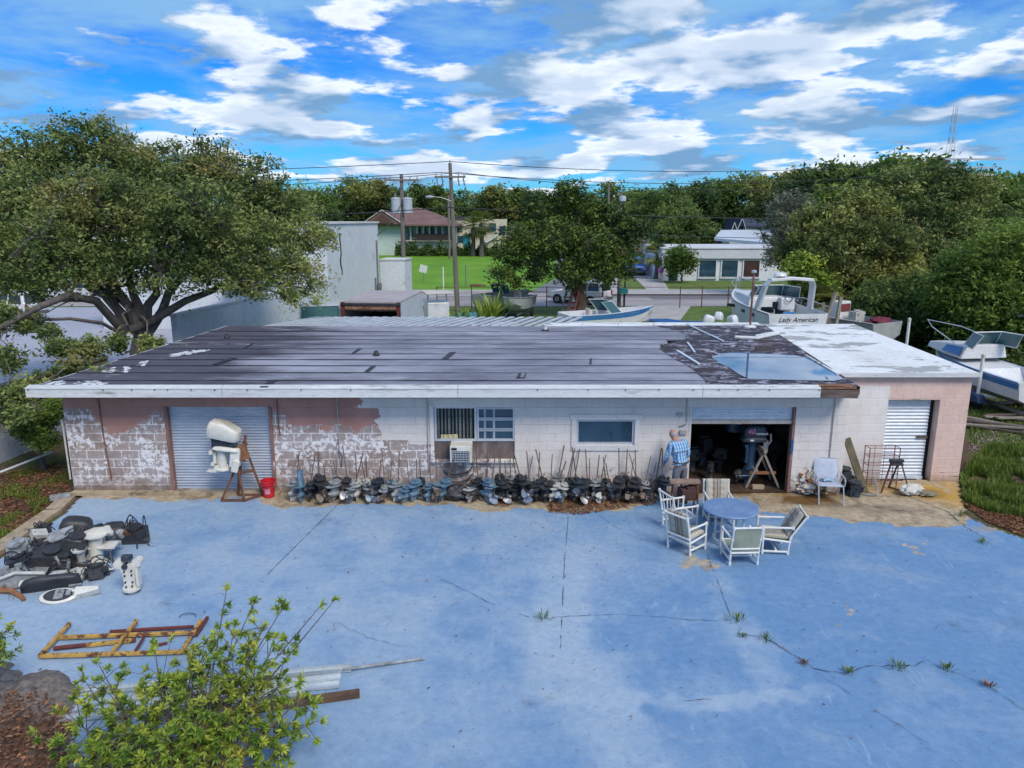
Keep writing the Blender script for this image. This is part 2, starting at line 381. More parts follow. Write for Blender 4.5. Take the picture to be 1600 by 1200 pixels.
strip('crack', [(1300, 772), (1360, 792), (1440, 803), (1500, 822), (1545, 842)], 0.014, wob=0.05, gaps=0.1)
strip('crack', [(1362, 776), (1420, 776), (1480, 800), (1512, 826)], 0.02, wob=0.02)
MATS['twig'] = M('dry root', (0.28, 0.17, 0.09), (0.14, 0.08, 0.04), 9, 0.9)
strip('dead_root', [(1205, 1001), (1230, 1018), (1268, 1042)], 0.012, z=0.026, wob=0.008, mat=MATS['twig'])
# pale concrete kerb strip along the left edge of the yard
MATS['kerb'] = M('weathered concrete kerb', (0.50, 0.41, 0.29), (0.30, 0.23, 0.15), 3, 0.9, bump=0.5, grime=(0.09, 0.07, 0.05), gr=(0.55, 0.7))
k = B(); kp = [(118, 776), (96, 797), (60, 822), (0, 864), (-120, 935)]
for (a, c) in zip(kp, kp[1:]):
    A_, C_ = G(*a), G(*c); d = (C_-A_).normalized(); s_ = Vector((-d.y, d.x, 0))
    if s_.x > 0: s_ = -s_
    w = 0.35
    k.hexa([A_+Vector((0, 0, -0.1)), C_+Vector((0, 0, -0.1)), C_+s_*w+Vector((0, 0, -0.1)), A_+s_*w+Vector((0, 0, -0.1)), A_+Vector((0, 0, 0.03)), C_+Vector((0, 0, 0.03)), C_+s_*w+Vector((0, 0, 0.03)), A_+s_*w+Vector((0, 0, 0.03))])
struct('kerb', k, MATS['kerb'])
# --- the street beyond: lawn, road, kerb, side street, pavements
b = NB('mown lawn'); n2 = b.ramp(b.noise(0.25, 7, 0.6, None, (1, 0.5, 1)), 0.3, 0.7); n3 = b.noise(3.0, 6, 0.75)
col = b.mix(n2, (0.085, 0.235, 0.006), (0.175, 0.345, 0.008)); col = b.mix(0.6, col, b.mix(b.ramp(n3, 0.3, 0.7), (0.6, 0.66, 0.5), (1.2, 1.15, 1.1)), 'MULTIPLY')
b.bump(n3, 0.6, 0.08); MATS['lawn'] = b.fin(col, 0.95)
b = NB('worn asphalt'); n1 = b.ramp(b.noise(0.4, 7, 0.6, None, (0.25, 1, 1)), 0.35, 0.65); n3 = b.noise(5, 6, 0.75)
col = b.mix(n1, (0.26, 0.235, 0.24), (0.40, 0.37, 0.375)); col = b.mix(0.5, col, b.mix(b.ramp(n3, 0.3, 0.7), (0.75,)*3, (1.15,)*3), 'MULTIPLY')
MATS['road'] = b.fin(col, 0.9)
MATS['road2'] = M('grey side street asphalt', (0.20, 0.20, 0.23), (0.15, 0.15, 0.18), 0.8, 0.9)
MATS['walkc'] = M('pale pavement concrete', (0.48, 0.45, 0.43), (0.36, 0.34, 0.33), 0.9, 0.9)
MATS['verge'] = M('rough verge grass', (0.13, 0.22, 0.025), (0.07, 0.10, 0.018), 1.2, 0.95, bump=0.6, grime=(0.18, 0.13, 0.06), gr=(0.56, 0.72))
MATS['lot'] = M('pale parking pavement', (0.42, 0.43, 0.50), (0.33, 0.34, 0.41), 0.5, 0.9, grime=(0.22, 0.21, 0.22), gr=(0.58, 0.75), gscale=0.5)
def sheet(name, pts, z, mat):
    b = B(); b.quad(*[(p[0], p[1], z) for p in pts]); return struct(name, b, mat)
def gs(*pp): return [G(*p).xy[:] for p in pp]
sheet('verge', [(-60, 30), (60, 30), (60, 56), (-60, 56)], -0.02, MATS['verge'])
sheet('road', [(-140, 54.6), (140, 54.6), (140, 65.2), (-140, 65.2)], 0.0, MATS['road'])
sheet('lawn', [(-60, 66.3), (1.9, 66.3), (5.4, 82), (8.2, 128), (8.2, 140), (-60, 140)], 0.06, MATS['lawn'])
sheet('lawn', [(9, 66.9), (60, 66.9), (60, 140), (12.5, 140), (10.5, 82)], 0.06, MATS['verge'])
sheet('side_street', [(1.7, 65.0), (9.3, 65.0), (11.0, 82), (12.5, 140), (8.0, 140), (5.2, 82)], 0.075, MATS['road2'])
kb = B(); kb.box((-70, 65.75, 0.03), (140, 1.1, 0.2)); struct('kerb', kb, MATS['walkc'])
kb = B(); kb.box((75, 65.9, 0.03), (131, 1.4, 0.2)); struct('kerb', kb, MATS['walkc'])
MATS['yellow'] = M('yellow road paint', (0.75, 0.45, 0.06), (0.6, 0.36, 0.06), 3, 0.8, bump=0)
for dx in (0, 0.5): sheet('road_marking', [(4.5+dx, 65.3), (4.85+dx, 65.3), (6.9+dx, 82), (6.6+dx, 82)], 0.085, MATS['yellow'])
sheet('pavement', gs((955, 459), (973, 459), (966, 434), (960, 428), (953, 434)), 0.10, MATS['walkc'])
sheet('driveway', gs((1012, 456), (1046, 455), (1035, 438), (1012, 428), (984, 428)), 0.10, MATS['walkc'])
sheet('pavement', gs((950, 462), (1300, 462), (1300, 457), (950, 457)), 0.12, MATS['walkc'])
sheet('driveway', gs((1000, 502), (1062, 502), (1080, 478), (995, 478)), 0.012, MATS['walkc'])
sheet('road_patch', gs((1010, 463), (1210, 463), (1240, 468), (1020, 468)), 0.012, MATS['road2'])
sheet('parking_lot', [(-60, 18), (-14.0, 18), (-11.6, 40), (-10.2, 54), (-60, 54)], -0.012, MATS['lot'])
# ================================================================== WORKSHOP
MATS['fascia'] = M('chalky white fascia', (0.72, 0.72, 0.72), (0.56, 0.57, 0.59), 1.2, 0.65, bump=0.1, grime=(0.22, 0.21, 0.20), gr=(0.60, 0.76), stretch=(0.35, 1, 2.5))
WY = 16.43; WX0, WX1 = -10.35, 7.76; WTOP = 2.46
BL, BH, MJ = 0.406, 0.2095, 0.015
# paint history of the block front: bare block with flecks of old white, pink undercoat high up, greige coat over the right part
def flaky(name_, mort):
    b = NB(name_); X, Y_, Z = b.xyz()
    nA = b.noise(2.6, 9, 0.68); nB = b.noise(9, 8, 0.72); nC = b.noise(1.1, 6, 0.6); nD = b.noise(30, 5, 0.7)
    oi = b.n('ShaderNodeObjectInfo').outputs['Random']
    raw = b.mix(oi, (0.33, 0.245, 0.215), (0.47, 0.37, 0.33)); raw = b.mix(b.ramp(nB, 0.3, 0.7), b.mix(0.5, raw, (0.10, 0.07, 0.06)), raw)
    raw = b.mix(b.ramp(nC, 0.45, 0.62), raw, (0.38, 0.33, 0.335))
    if mort: raw = b.mix(b.ramp(b.math('ADD', nB, b.math('MULTIPLY', nC, 0.8)), 0.72, 0.98), (0.40, 0.33, 0.31), (0.80, 0.78, 0.79))
    wht = b.mix(b.ramp(nB, 0.3, 0.7), (0.60, 0.58, 0.60), (0.80, 0.78, 0.80))
    fle = b.math('MULTIPLY', b.ramp(nA, 0.43, 0.53), b.ramp(b.math('ADD', nB, b.math('MULTIPLY', nA, 0.7)), 0.855, 0.91))
    fle = b.math('MULTIPLY', fle, b.ramp(b.math('ADD', Z, b.math('MULTIPLY', nC, 1.2)), 0.55, 1.25))
    col = b.mix(fle, raw, wht)
    # pink undercoat: upper band
    pz = b.ramp(b.math('ADD', Z, b.math('MULTIPLY', b.math('SUBTRACT', nA, 0.5), 2.2)), 1.86, 1.95)
    rx = b.n('ShaderNodeValToRGB'); rx.color_ramp.interpolation = 'LINEAR'
    for i, (p, v) in enumerate(((0, 0), (0.09, 0.1), (0.17, 1), (0.31, 0.35), (0.66, 0.2), (0.74, 0.5), (0.86, 0.75))):
        e = rx.color_ramp.elements[i] if i < 2 else rx.color_ramp.elements.new(p)
        e.position = p; e.color = (v,)*3+(1,)
    b.l(b.ramp(b.math('ADD', X, b.math('MULTIPLY', b.math('SUBTRACT', nA, 0.5), 0.8)), -10.4, -3.4), rx.inputs[0])
    pm = b.math('MULTIPLY', b.ramp(b.math('ADD', b.math('ADD', Z, b.math('MULTIPLY', b.math('SUBTRACT', nA, 0.5), 1.5)), b.math('MULTIPLY', rx.outputs[0], 0.75)), 2.12, 2.16), b.ramp(nB, 0.33, 0.38))
    pm = b.math('MAXIMUM', pm, b.math('MULTIPLY', b.ramp(b.math('ADD', Z, b.math('MULTIPLY', b.math('SUBTRACT', nA, 0.5), 0.8)), 2.02, 2.1), b.ramp(nB, 0.36, 0.42)))
    col = b.mix(pm, col, b.mix(b.ramp(nC, 0.3, 0.7), (0.36, 0.18, 0.155), (0.46, 0.245, 0.205)))
    # greige coat boundary x > f(z)
    rz_ = b.n('ShaderNodeValToRGB'); rz_.color_ramp.interpolation = 'CONSTANT'
    pts = ((0.0, 0.96), (0.42, 0.93), (0.50, 0.76), (0.54, 0.70), (0.86, 0.655))
    for i, (p, v) in enumerate(pts):
        e = rz_.color_ramp.elements[i] if i < 2 else rz_.color_ramp.elements.new(p)
        e.position = p; e.color = (v,)*3+(1,)
    b.l(b.ramp(Z, 0, 2.4), rz_.inputs[0])
    bound = b.math('ADD', b.math('MULTIPLY', rz_.outputs[0], 10.4), -10.4)
    gm = b.ramp(b.math('SUBTRACT', b.math('ADD', X, b.math('MULTIPLY', b.math('SUBTRACT', nA, 0.5), 1.6)), bound), -0.01, 0.03)
    gm = b.math('MULTIPLY', gm, b.math('MAXIMUM', b.ramp(b.math('ADD', Z, b.math('MULTIPLY', b.math('SUBTRACT', nA, 0.5), 1.8)), 0.42, 0.5), b.ramp(nB, 0.42, 0.5)))
    grey = b.mix(b.ramp(nC, 0.3, 0.7), (0.66, 0.60, 0.56), (0.80, 0.745, 0.70)); grey = b.mix(b.ramp(nD, 0.35, 0.7), b.mix(0.25, grey, (0.36, 0.34, 0.36)), grey)
    grey = b.mix(b.math('MULTIPLY', b.ramp(b.noise(3, 7, 0.7, None, (6, 6, 0.6)), 0.60, 0.78), 0.55), grey, (0.33, 0.29, 0.28))
    col = b.mix(gm, col, grey)
    dirt = b.ramp(b.math('ADD', Z, b.math('MULTIPLY', b.math('SUBTRACT', nA, 0.5), 0.7)), 0.36, 0.05)
    col = b.mix(b.math('MULTIPLY', dirt, 0.7), col, b.mix(nB, (0.07, 0.045, 0.03), (0.20, 0.14, 0.10)))
    b.bump(b.math('ADD', nD, nB), 0.5, 0.012); return b.fin(col, 0.9)
MATS['block'] = flaky('flaking block wall', False); MATS['mortar'] = flaky('flaking mortar joints', True)
MATS['wallside'] = M('greige side wall', (0.60, 0.56, 0.54), (0.45, 0.40, 0.36), 0.8, 0.9, bump=0.4, grime=(0.16, 0.11, 0.05), gr=(0.5, 0.75))
ws = thing('workshop_building', 'long low concrete block workshop with flat grey roof and flaking white front', 'building', (-1.3, 20, 0))
OPEN = [(-7.97, -5.60, 0, 2.11), (-1.81, 0.06, 0.83, 2.12), (1.50, 2.84, 1.19, 1.79), (4.10, 6.56, 0, 2.11)]
def blocked(x0, x1, z0, z1, opens):
    """cut an interval by the openings at this course: list of kept (x0,x1)"""
    segs = [(x0, x1)]
    for (a, c, d, e) in opens:
        if z1 <= d+0.03 or z0 >= e-0.03: continue
        ns = []
        for s0, s1 in segs:
            if c <= s0 or a >= s1: ns.append((s0, s1)); continue
            if a-s0 > 0.04: ns.append((s0, a))
            if s1-c > 0.04: ns.append((c, s1))
        segs = ns
    return segs
block_cache = {}
def block_mesh(w, h, d, mat):
    key = (round(w, 3), round(h, 3), d, mat.name)
    if key not in block_cache:
        e = 0.006; bb = B(); r0 = [(-w/2, 0, -h/2), (w/2, 0, -h/2), (w/2, 0, h/2), (-w/2, 0, h/2)]
        r1 = [(x, -d+e, z) for x, _, z in r0]; r2 = [(x-math.copysign(e, x), -d, z-math.copysign(e, z)) for x, _, z in r0]
        bb.loft([[Vector(p) for p in r] for r in (r0, r1, r2)])
        block_cache[key] = bb.mesh('concrete_block', mat)
    return block_cache[key]
rb = random.Random(11)
joined = B(); nblk = 0
for cidx in range(12):
    z0 = cidx*BH; z1 = min(z0+BH, WTOP)
    x = WX0 - (BL/2 if cidx % 2 else 0)
    while x < WX1:
        for s0, s1 in blocked(max(x, WX0), min(x+BL, WX1), z0, z1, OPEN):
            w, h = s1-s0-MJ, z1-z0-MJ
            if w > 0.03 and h > 0.03:
                cx, cz = (s0+s1)/2, (z0+z1)/2
                lim = -3.35 if cz > 1.95 else (-2.9 if cz > 1.3 else -1.75)
                if cx < lim and nblk < 300:
                    obj('concrete_block', block_mesh(w, h, 0.055, MATS['block']), None, ws, Vector((cx, WY+0.058-rb.uniform(0, 0.003), cz))-wloc(ws)); nblk += 1
                else:
                    e = 0.004; d0, d1 = WY+0.05, WY-0.003-rb.uniform(0, 0.0015); w, h = w+0.0135, h+0.009
                    r0 = [(cx-w/2, d0, cz-h/2), (cx+w/2, d0, cz-h/2), (cx+w/2, d0, cz+h/2), (cx-w/2, d0, cz+h/2)]
                    r2 = [(cx+(p[0]-cx)*(1-2*e/w), d1, cz+(p[2]-cz)*(1-2*e/h)) for p in r0]
                    r1 = [(p[0], d1+e, p[2]) for p in r0]; joined.loft([[Vector(p) for p in r] for r in (r0, r1, r2)])
        x += BL
obj('painted_blockwork', joined, MATS['block'], ws, world=True, kind='stuff')
# mortar core behind the blocks, cut around openings
core = B(); xs_ = [WX0] + [v for o in OPEN for v in o[:2]] + [WX1]; yc0, yc1 = WY+0.006, WY+0.22
core2 = B()
for i in range(0, len(xs_), 2):
    (core if xs_[i] < -4 else core2).box(((xs_[i]+xs_[i+1])/2, (yc0+yc1)/2, WTOP/2), (xs_[i+1]-xs_[i]-0.004, yc1-yc0, WTOP))
for a, c, d, e in OPEN:
    t = core if a < -4 else core2
    t.box(((a+c)/2, (yc0+yc1)/2, (e+WTOP)/2), (c-a, yc1-yc0, WTOP-e))
    if d > 0: t.box(((a+c)/2, (yc0+yc1)/2, d/2), (c-a, yc1-yc0, d))
obj('mortar_core', core, MATS['mortar'], ws, world=True); obj('mortar_core', core2, MATS['block'], ws, world=True)
# other walls, floor, partition (the inside of the open bay)
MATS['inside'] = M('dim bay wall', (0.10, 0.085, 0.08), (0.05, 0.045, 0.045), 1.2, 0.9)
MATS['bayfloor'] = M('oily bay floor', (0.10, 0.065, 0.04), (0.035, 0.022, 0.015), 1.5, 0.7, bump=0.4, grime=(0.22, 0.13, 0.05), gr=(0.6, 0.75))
def wallseg(a, c, t, z1, mat, name='side_wall', par=ws):
    a, c = Vector((*a, 0)), Vector((*c, 0)); d = (c-a).normalized(); n = Vector((-d.y, d.x, 0))*t; u = Vector((0, 0, z1)); bb = B()
    bb.hexa([a, c, c+n, a+n, a+u, c+u, c+n+u, a+n+u]); return obj(name, bb, mat, par, world=True)
wallseg((WX0+0.004, WY+0.23), (-9.15, 23.6), -0.2, 2.5, MATS['wallside']); wallseg((8.32, 23.6), (WX1-0.004, WY+0.23), -0.2, 2.5, MATS['wallside'])
wallseg((-9.14, 23.62), (8.31, 23.62), 0.18, 2.6, MATS['wallside'], 'rear_wall')
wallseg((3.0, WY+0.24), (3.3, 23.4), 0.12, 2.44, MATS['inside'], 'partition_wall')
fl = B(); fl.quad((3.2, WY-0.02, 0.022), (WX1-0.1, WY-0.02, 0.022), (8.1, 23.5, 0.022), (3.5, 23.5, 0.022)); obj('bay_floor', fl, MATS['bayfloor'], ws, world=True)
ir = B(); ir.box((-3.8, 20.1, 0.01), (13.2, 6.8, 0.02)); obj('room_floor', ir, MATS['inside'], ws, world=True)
# ---- roof: strips of roll roofing
RF = [Vector((-10.62, 15.83, 2.70)), Vector((7.68, 15.83, 2.70)), Vector((8.27, 23.85, 2.92)), Vector((-9.29, 23.85, 2.92))]
def rp(x_u, v): return RF[0].lerp(RF[3], v).lerp(RF[1].lerp(RF[2], v), x_u)
def roofv(py):
    r = ray(800, py); k_ = 0.22/8.02   # plane z = 2.70 + k (Y-15.83)
    t = (2.70-k_*15.83-CAMH)/(r.z-k_*r.y); return (r.y*t-15.83)/8.02
def roofuv(px, py):
    r = ray(px, py); k_ = 0.22/8.02; t = (2.70-k_*15.83-CAMH)/(r.z-k_*r.y); p = Vector((r.x*t, r.y*t, CAMH+r.z*t)); v = (p.y-15.83)/8.02
    a, c = RF[0].lerp(RF[3], v), RF[1].lerp(RF[2], v); return (p.x-a.x)/(c.x-a.x), v
b = NB('grey roll roofing'); X, Y_, Z = b.xyz()
n1 = b.noise(0.55, 8, 0.62, None, (0.5, 1.6, 1)); n2 = b.noise(6, 8, 0.75, None, (0.4, 1.5, 1)); n3 = b.noise(70, 3, 0.7)
col = b.mix(b.ramp(n1, 0.35, 0.65), (0.16, 0.168, 0.212), (0.335, 0.345, 0.405)); col = b.mix(0.7, col, b.mix(b.ramp(n2, 0.3, 0.7), (0.70,)*3, (1.22,)*3), 'MULTIPLY')
lf = b.math('ADD', b.math('ADD', X, b.math('MULTIPLY', b.math('SUBTRACT', Y_, 16), 0.05)), b.math('MULTIPLY', b.math('SUBTRACT', n1, 0.5), 7.0))
col = b.mix(b.math('MULTIPLY', b.ramp(lf, -4.9, -6.9, True), 0.86), col, b.mix(n2, (0.03, 0.028, 0.042), (0.10, 0.095, 0.125)))
mm = b.math('MULTIPLY', b.ramp(b.noise(0.42, 7, 0.62, None, (0.6, 1.3, 1), 0.4), 0.54, 0.68, True), 0.55)
col = b.mix(mm, col, b.mix(n2, (0.08, 0.075, 0.10), (0.20, 0.185, 0.225)))
col = b.mix(b.ramp(b.noise(0.9, 8, 0.7, None, (0.5, 2, 1)), 0.60, 0.72), col, (0.40, 0.405, 0.45))
col = b.mix(0.4, col, b.mix(b.ramp(n3, 0.3, 0.7), (0.6,)*3, (1.3,)*3), 'MULTIPLY')
oi = b.n('ShaderNodeObjectInfo').outputs['Random']; col = b.mix(1.0, col, b.mix(oi, (0.86, 0.85, 0.86), (1.1, 1.09, 1.1)), 'MULTIPLY')
b.bump(n3, 0.4, 0.006); MATS['roofing'] = b.fin(col, 0.8, 0, 0.22)
MATS['tar'] = M('roof tar', (0.018, 0.016, 0.02), (0.05, 0.045, 0.055), 8, 0.55, bump=0.5)
rdeck = B(); dk = 0.1
def rp0(u, v): return Vector((RF[0]*(1-u)+RF[1]*u)*(1-v)+(RF[3]*(1-u)+RF[2]*u)*v)
for ua, ub, tz in ((0, 0.78, 0.03), (0.78, 1, 0.15)):
    q_ = [rp0(ua, 0), rp0(ub, 0), rp0(ub, 1), rp0(ua, 1)]; rdeck.hexa([p-Vector((0, 0, 0.165)) for p in q_] + [p-Vector((0, 0, tz)) for p in q_]); roof = obj('roof', rdeck, M('roof deck boards', (0.3, 0.28, 0.27), (0.2, 0.18, 0.17), 3), ws, world=True)
rpar = wloc(roof)
SEAMS = [606, 594.5, 582.5, 571.5, 562, 553, 545, 537.5, 531, 525, 518, 509.6]
UR = [0.822, 0.822, 0.818, 0.812, 0.800, 0.792, 0.785, 0.80, 0.835, 0.845, 0.835, 0.80]
rr = random.Random(3)
for i in range(11):
    v0, v1 = max(0.0, roofv(SEAMS[i])), min(1.0, roofv(SEAMS[i+1])); u1 = UR[i]
    bb = B(); n = 30; lo, hi = [], []
    for k_ in range(n+1):
        u = u1*k_/n; w0 = 0.004*rr.uniform(-1, 1)
        for vv, dz, L in ((v0-0.004+w0*0.5 if i else v0, 0.006, lo), (v1, 0.0, hi)):
            L.append((rp(u, max(0, vv)), dz))
    for k_ in range(n):
        q = [lo[k_], lo[k_+1], hi[k_+1], hi[k_]]; hump = 0.004*rr.random()
        bb.hexa([p+Vector((0, 0, -0.028)) for p, d in q] + [p+Vector((0, 0, d+hump*(j < 2))) for j, (p, d) in enumerate(q)])
    obj('roofing_strip', bb, MATS['roofing'], roof, world=True)
    if i:   # black tar bead along the lap, ragged
        tb = B(); prev = None; n = 150
        for k_ in range(n+1):
            u = u1*k_/n; w = (0.0045+0.0035*mnoise.noise(Vector((u*30, i*7, 0)))+0.003*mnoise.noise(Vector((u*8, i*3, 4)))) * (0.85 if i < 6 else 0.5) * (0.25+0.75*sstep(-0.25, 0.25, mnoise.noise(Vector((u*3.1, i*5.3, 1)))+0.35-0.7*u)); c = v0-0.004+0.0012*mnoise.noise(Vector((u*12, i, 9)))
            a, d = rp(u, c-max(w, 0.0008))+Vector((0, 0, 0.013)), rp(u, c+max(w, 0.0008))+Vector((0, 0, 0.015))
            if prev: tb.quad(prev[0], a, d, prev[1])
            prev = (a, d)
        obj('tar_seam', tb, MATS['tar'], roof, world=True)
def roof_patch(name, pxs, z, mat, parent=roof):
    bb = B(); bb.quad(*[rp(*roofuv(*p))+Vector((0, 0, z)) for p in pxs]); return obj(name, bb, mat, parent, world=True)
for q in ([(405, 606), (418, 606), (434, 595), (422, 595)], [(548, 554), (553, 554), (566, 545), (560, 545)], [(569, 582), (577, 582), (588, 573), (580, 573)], [(690, 562), (700, 562), (713, 551), (703, 551)], [(330, 571), (345, 570), (372, 560), (360, 560)], [(807, 592), (812, 592), (815, 584), (810, 584)], [(818, 592), (820, 592), (823, 584), (821, 584)], [(380, 545), (384, 545), (398, 537), (394, 537)], [(806, 592), (820, 592), (820, 591), (806, 591)], [(921, 570), (924, 570), (925, 561), (922, 561)]):
    roof_patch('tar_patch', q, 0.02, MATS['tar'])
# the torn right-hand end of the roof
b = NB('torn tar and flaked coating'); n1 = b.noise(2.2, 10, 0.72, None, (0.8, 1.5, 1), 0.8); n2 = b.noise(9, 8, 0.8); n4 = b.noise(0.6, 5, 0.6)
col = b.mix(b.ramp(n2, 0.35, 0.7), (0.022, 0.022, 0.032), (0.10, 0.095, 0.12)); fl_ = b.math('MULTIPLY', b.ramp(n1, 0.50, 0.57), b.ramp(n2, 0.40, 0.50))
col = b.mix(fl_, col, (0.34, 0.34, 0.42)); col = b.mix(b.ramp(b.noise(5, 8, 0.8), 0.66, 0.70), col, (0.65, 0.66, 0.72)); col = b.mix(b.math('MULTIPLY', b.ramp(n4, 0.56, 0.66), 0.7), col, (0.06, 0.04, 0.038))
b.bump(b.math('ADD', n1, n2), 0.9, 0.03); MATS['torn'] = b.fin(col, 0.85, 0, 0.2)
bb = B(); N = 64; PUD = [(1128, 549), (1150, 545.5), (1190, 547.5), (1235, 550), (1262, 556), (1283, 568), (1300, 583), (1310, 591), (1296, 594), (1250, 593), (1205, 592), (1172, 591), (1158, 583), (1142, 571), (1121, 561), (1118, 553)]
pp_ = [rp(*roofuv(*p)) for p in PUD]; pxy = [(p.x, p.y) for p in pp_]; zw = min(p.z for p in pp_)+0.012
def pdist(x, y):
    d = min((Vector((x, y))-Vector(a)-(Vector(c)-Vector(a))*max(0, min(1, (Vector((x, y))-Vector(a)).dot(Vector(c)-Vector(a))/(Vector(c)-Vector(a)).length_squared))).length for a, c in zip(pxy, pxy[1:]+pxy[:1]))
    return d if poly_in(pxy, x, y) else -d
rows = []
for j in range(N+1):
    v = j/N; ul = interp([(roofv(s_), u) for s_, u in zip(SEAMS, UR)], v)-0.004; row = []
    for k_ in range(61):
        p = rp(ul+(1-ul)*k_/60, v); d = pdist(p.x, p.y)+0.10*fbm(p.x, p.y, 2.2, 3.0); n_ = 0.010*fbm(p.x, p.y, 3.0, 7.0)
        t = sstep(-0.55, 0.12, d); row.append(Vector((p.x, p.y, (p.z+0.012+n_)*(1-t)+(zw-0.02+n_*0.8)*t)))
    rows.append(row)
bb.loft(rows, cap=False, close=False); obj('torn_roofing', bb, MATS['torn'], roof, world=True, smooth=80)
wv = NB('standing rain water'); wv.b.inputs['IOR'].default_value = 1.7
MATS['water'] = wv.fin((0.05, 0.15, 0.29), 0.02); wv.b.inputs['Specular IOR Level'].default_value = 0.8  # blue base colour imitates part of the reflected sky
cx_ = sum(p[0] for p in pxy)/len(pxy); cy_ = sum(p[1] for p in pxy)/len(pxy); pd = B()
pd.quad(*[(cx_+(x-cx_)*1.07, cy_+(y-cy_)*1.07, zw) for x, y in pxy]); tag(obj('rain_puddle', pd, MATS['water']), kind='structure')
b = NB('painted white sky glints'); n1 = b.noise(5, 5, 0.75); MATS['roofglint'] = b.fin(b.mix(b.ramp(n1, 0.40, 0.52), (0.06, 0.055, 0.07), (0.72, 0.73, 0.76)), 0.6)
# flat white patches painted as sky glints on pooled water, left end
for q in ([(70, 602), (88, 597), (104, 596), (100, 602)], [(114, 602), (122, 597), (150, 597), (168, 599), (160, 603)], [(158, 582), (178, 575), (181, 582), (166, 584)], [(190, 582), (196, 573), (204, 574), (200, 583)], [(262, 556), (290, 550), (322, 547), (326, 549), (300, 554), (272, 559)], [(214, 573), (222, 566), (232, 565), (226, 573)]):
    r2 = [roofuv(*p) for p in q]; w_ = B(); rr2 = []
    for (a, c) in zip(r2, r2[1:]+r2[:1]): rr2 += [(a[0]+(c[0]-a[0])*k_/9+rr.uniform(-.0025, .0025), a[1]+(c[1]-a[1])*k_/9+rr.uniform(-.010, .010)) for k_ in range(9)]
    w_.quad(*[rp(u, v)+Vector((0, 0, 0.022)) for u, v in rr2]); obj('glint_patch', w_, MATS['roofglint'], roof, world=True)
# fascia, drip edge, soffit
MATS['rotten'] = M('rotten wood', (0.20, 0.15, 0.13), (0.07, 0.05, 0.045), 5, 0.9, bump=0.8, stretch=(0.4, 1, 3))
xa, xb = -10.72, 6.80
for (x0, x1) in ((xa, -6.4), (-6.39, -1.2), (-1.19, 4.2), (4.21, xb)):
    fb = B(); fb.box(((x0+x1)/2, 15.80, 2.575), (x1-x0, 0.035, 0.19)); obj('fascia_board', fb, MATS['fascia'], ws, world=True)
    fb = B(); fb.prism([(15.77, 2.672), (15.775, 2.70), (15.94, 2.735), (15.94, 2.722), (15.79, 2.69)], x0, x1, 'X'); obj('drip_edge', fb, MATS['fascia'], ws, world=True)
fb = B(); fb.box((7.22, 15.805, 2.56), (0.83, 0.04, 0.19), (0, 0.012, 0)); obj('rotten_fascia', fb, MATS['rotten'], ws, world=True, label='bare rotten wooden end of the fascia')
fb = B(); fb.prism([(15.78, 2.68), (15.98, 2.745), (15.98, 2.72)], xb+0.01, 7.6, 'X'); obj('rusty_drip_edge', fb, M('rusty drip edge', (0.34, 0.14, 0.05), (0.10, 0.06, 0.05), 6, 0.8, bump=0.5, grime=(0.6, 0.6, 0.62), gr=(0.58, 0.66)), ws, world=True)
for px in (43, 160, 205, 241, 261, 298, 335, 386, 470, 548, 840, 919, 978, 1030, 1084, 1124, 1154, 1203, 1281):
    p = YP(px, 606, 15.76); nb = B(); nb.lathe([(0.014, -0.012), (0.014, 0.006), (0.004, 0.01)], 6, (p.x, 15.772, 2.655), 'Y'); obj('fascia_nail', nb, MATS['tar'], ws, world=True)
sf = B(); sf.box((-1.4, 16.14, 2.475), (18.2, 0.62, 0.02)); obj('soffit', sf, M('soffit paint', (0.58, 0.57, 0.58), (0.45, 0.42, 0.42), 1.5, 0.8), ws, world=True)
for nm, p, q in (('side_fascia', RF[0], RF[3]), ('side_fascia', RF[1], RF[2])):
    fb = B(); fb.bar(p+Vector((0, 0.02, -0.09)), q+Vector((0, 0, -0.09)), 0.03, 0.19); obj(nm, fb, MATS['fascia'] if nm and p.x < 0 else MATS['rotten'], ws, world=True)
# ---- roll-up doors
MATS['galv'] = M('galvanised door slats', (0.52, 0.56, 0.63), (0.40, 0.45, 0.54), 1.0, 0.42, 0.25, bump=0.08, grime=(0.30, 0.27, 0.25), gr=(0.62, 0.8), stretch=(0.3, 1, 2))
MATS['galvw'] = M('white enamel door slats', (0.70, 0.74, 0.80), (0.58, 0.64, 0.72), 1.0, 0.5, 0.1, bump=0.05, grime=(0.45, 0.36, 0.25), gr=(0.66, 0.8), stretch=(0.4, 1, 1))
def corrugated(x0, x1, z0, z1, y, pitch=0.068, amp=0.017):
    bb = B(); rows = []; n = int((z1-z0)/pitch*6)
    for k in range(n+1):
        z = z0+(z1-z0)*k/n; ph = (z/pitch) % 1.0
        yy = y-amp*(math.sin(PI*min(1, ph/0.72)) if ph < 0.72 else -0.25); rows.append([Vector((x0, yy, z)), Vector((x1, yy, z))])
    bb.loft(rows, cap=False, close=False); return bb
d1_ = obj('roll_up_door', corrugated(-7.95, -5.62, 0.05, 2.11, WY+0.10), MATS['galv'], ws, world=True, smooth=60)
bb = B(); bb.box((-6.785, WY+0.09, 0.04), (2.33, 0.05, 0.07)); obj('bottom_bar', bb, MATS['wallside'], d1_, world=True)
MATS['pinkjamb'] = M('pink brown door jamb', (0.30, 0.165, 0.14), (0.20, 0.11, 0.095), 4, 0.85, bump=0.3, grime=(0.55, 0.52, 0.52), gr=(0.62, 0.7))
for x in (-7.99, -5.58):
    bb = B(); bb.box((x, WY+0.035, 1.05), (0.07, 0.13, 2.1)); obj('door_guide', bb, MATS['pinkjamb'], d1_, world=True)
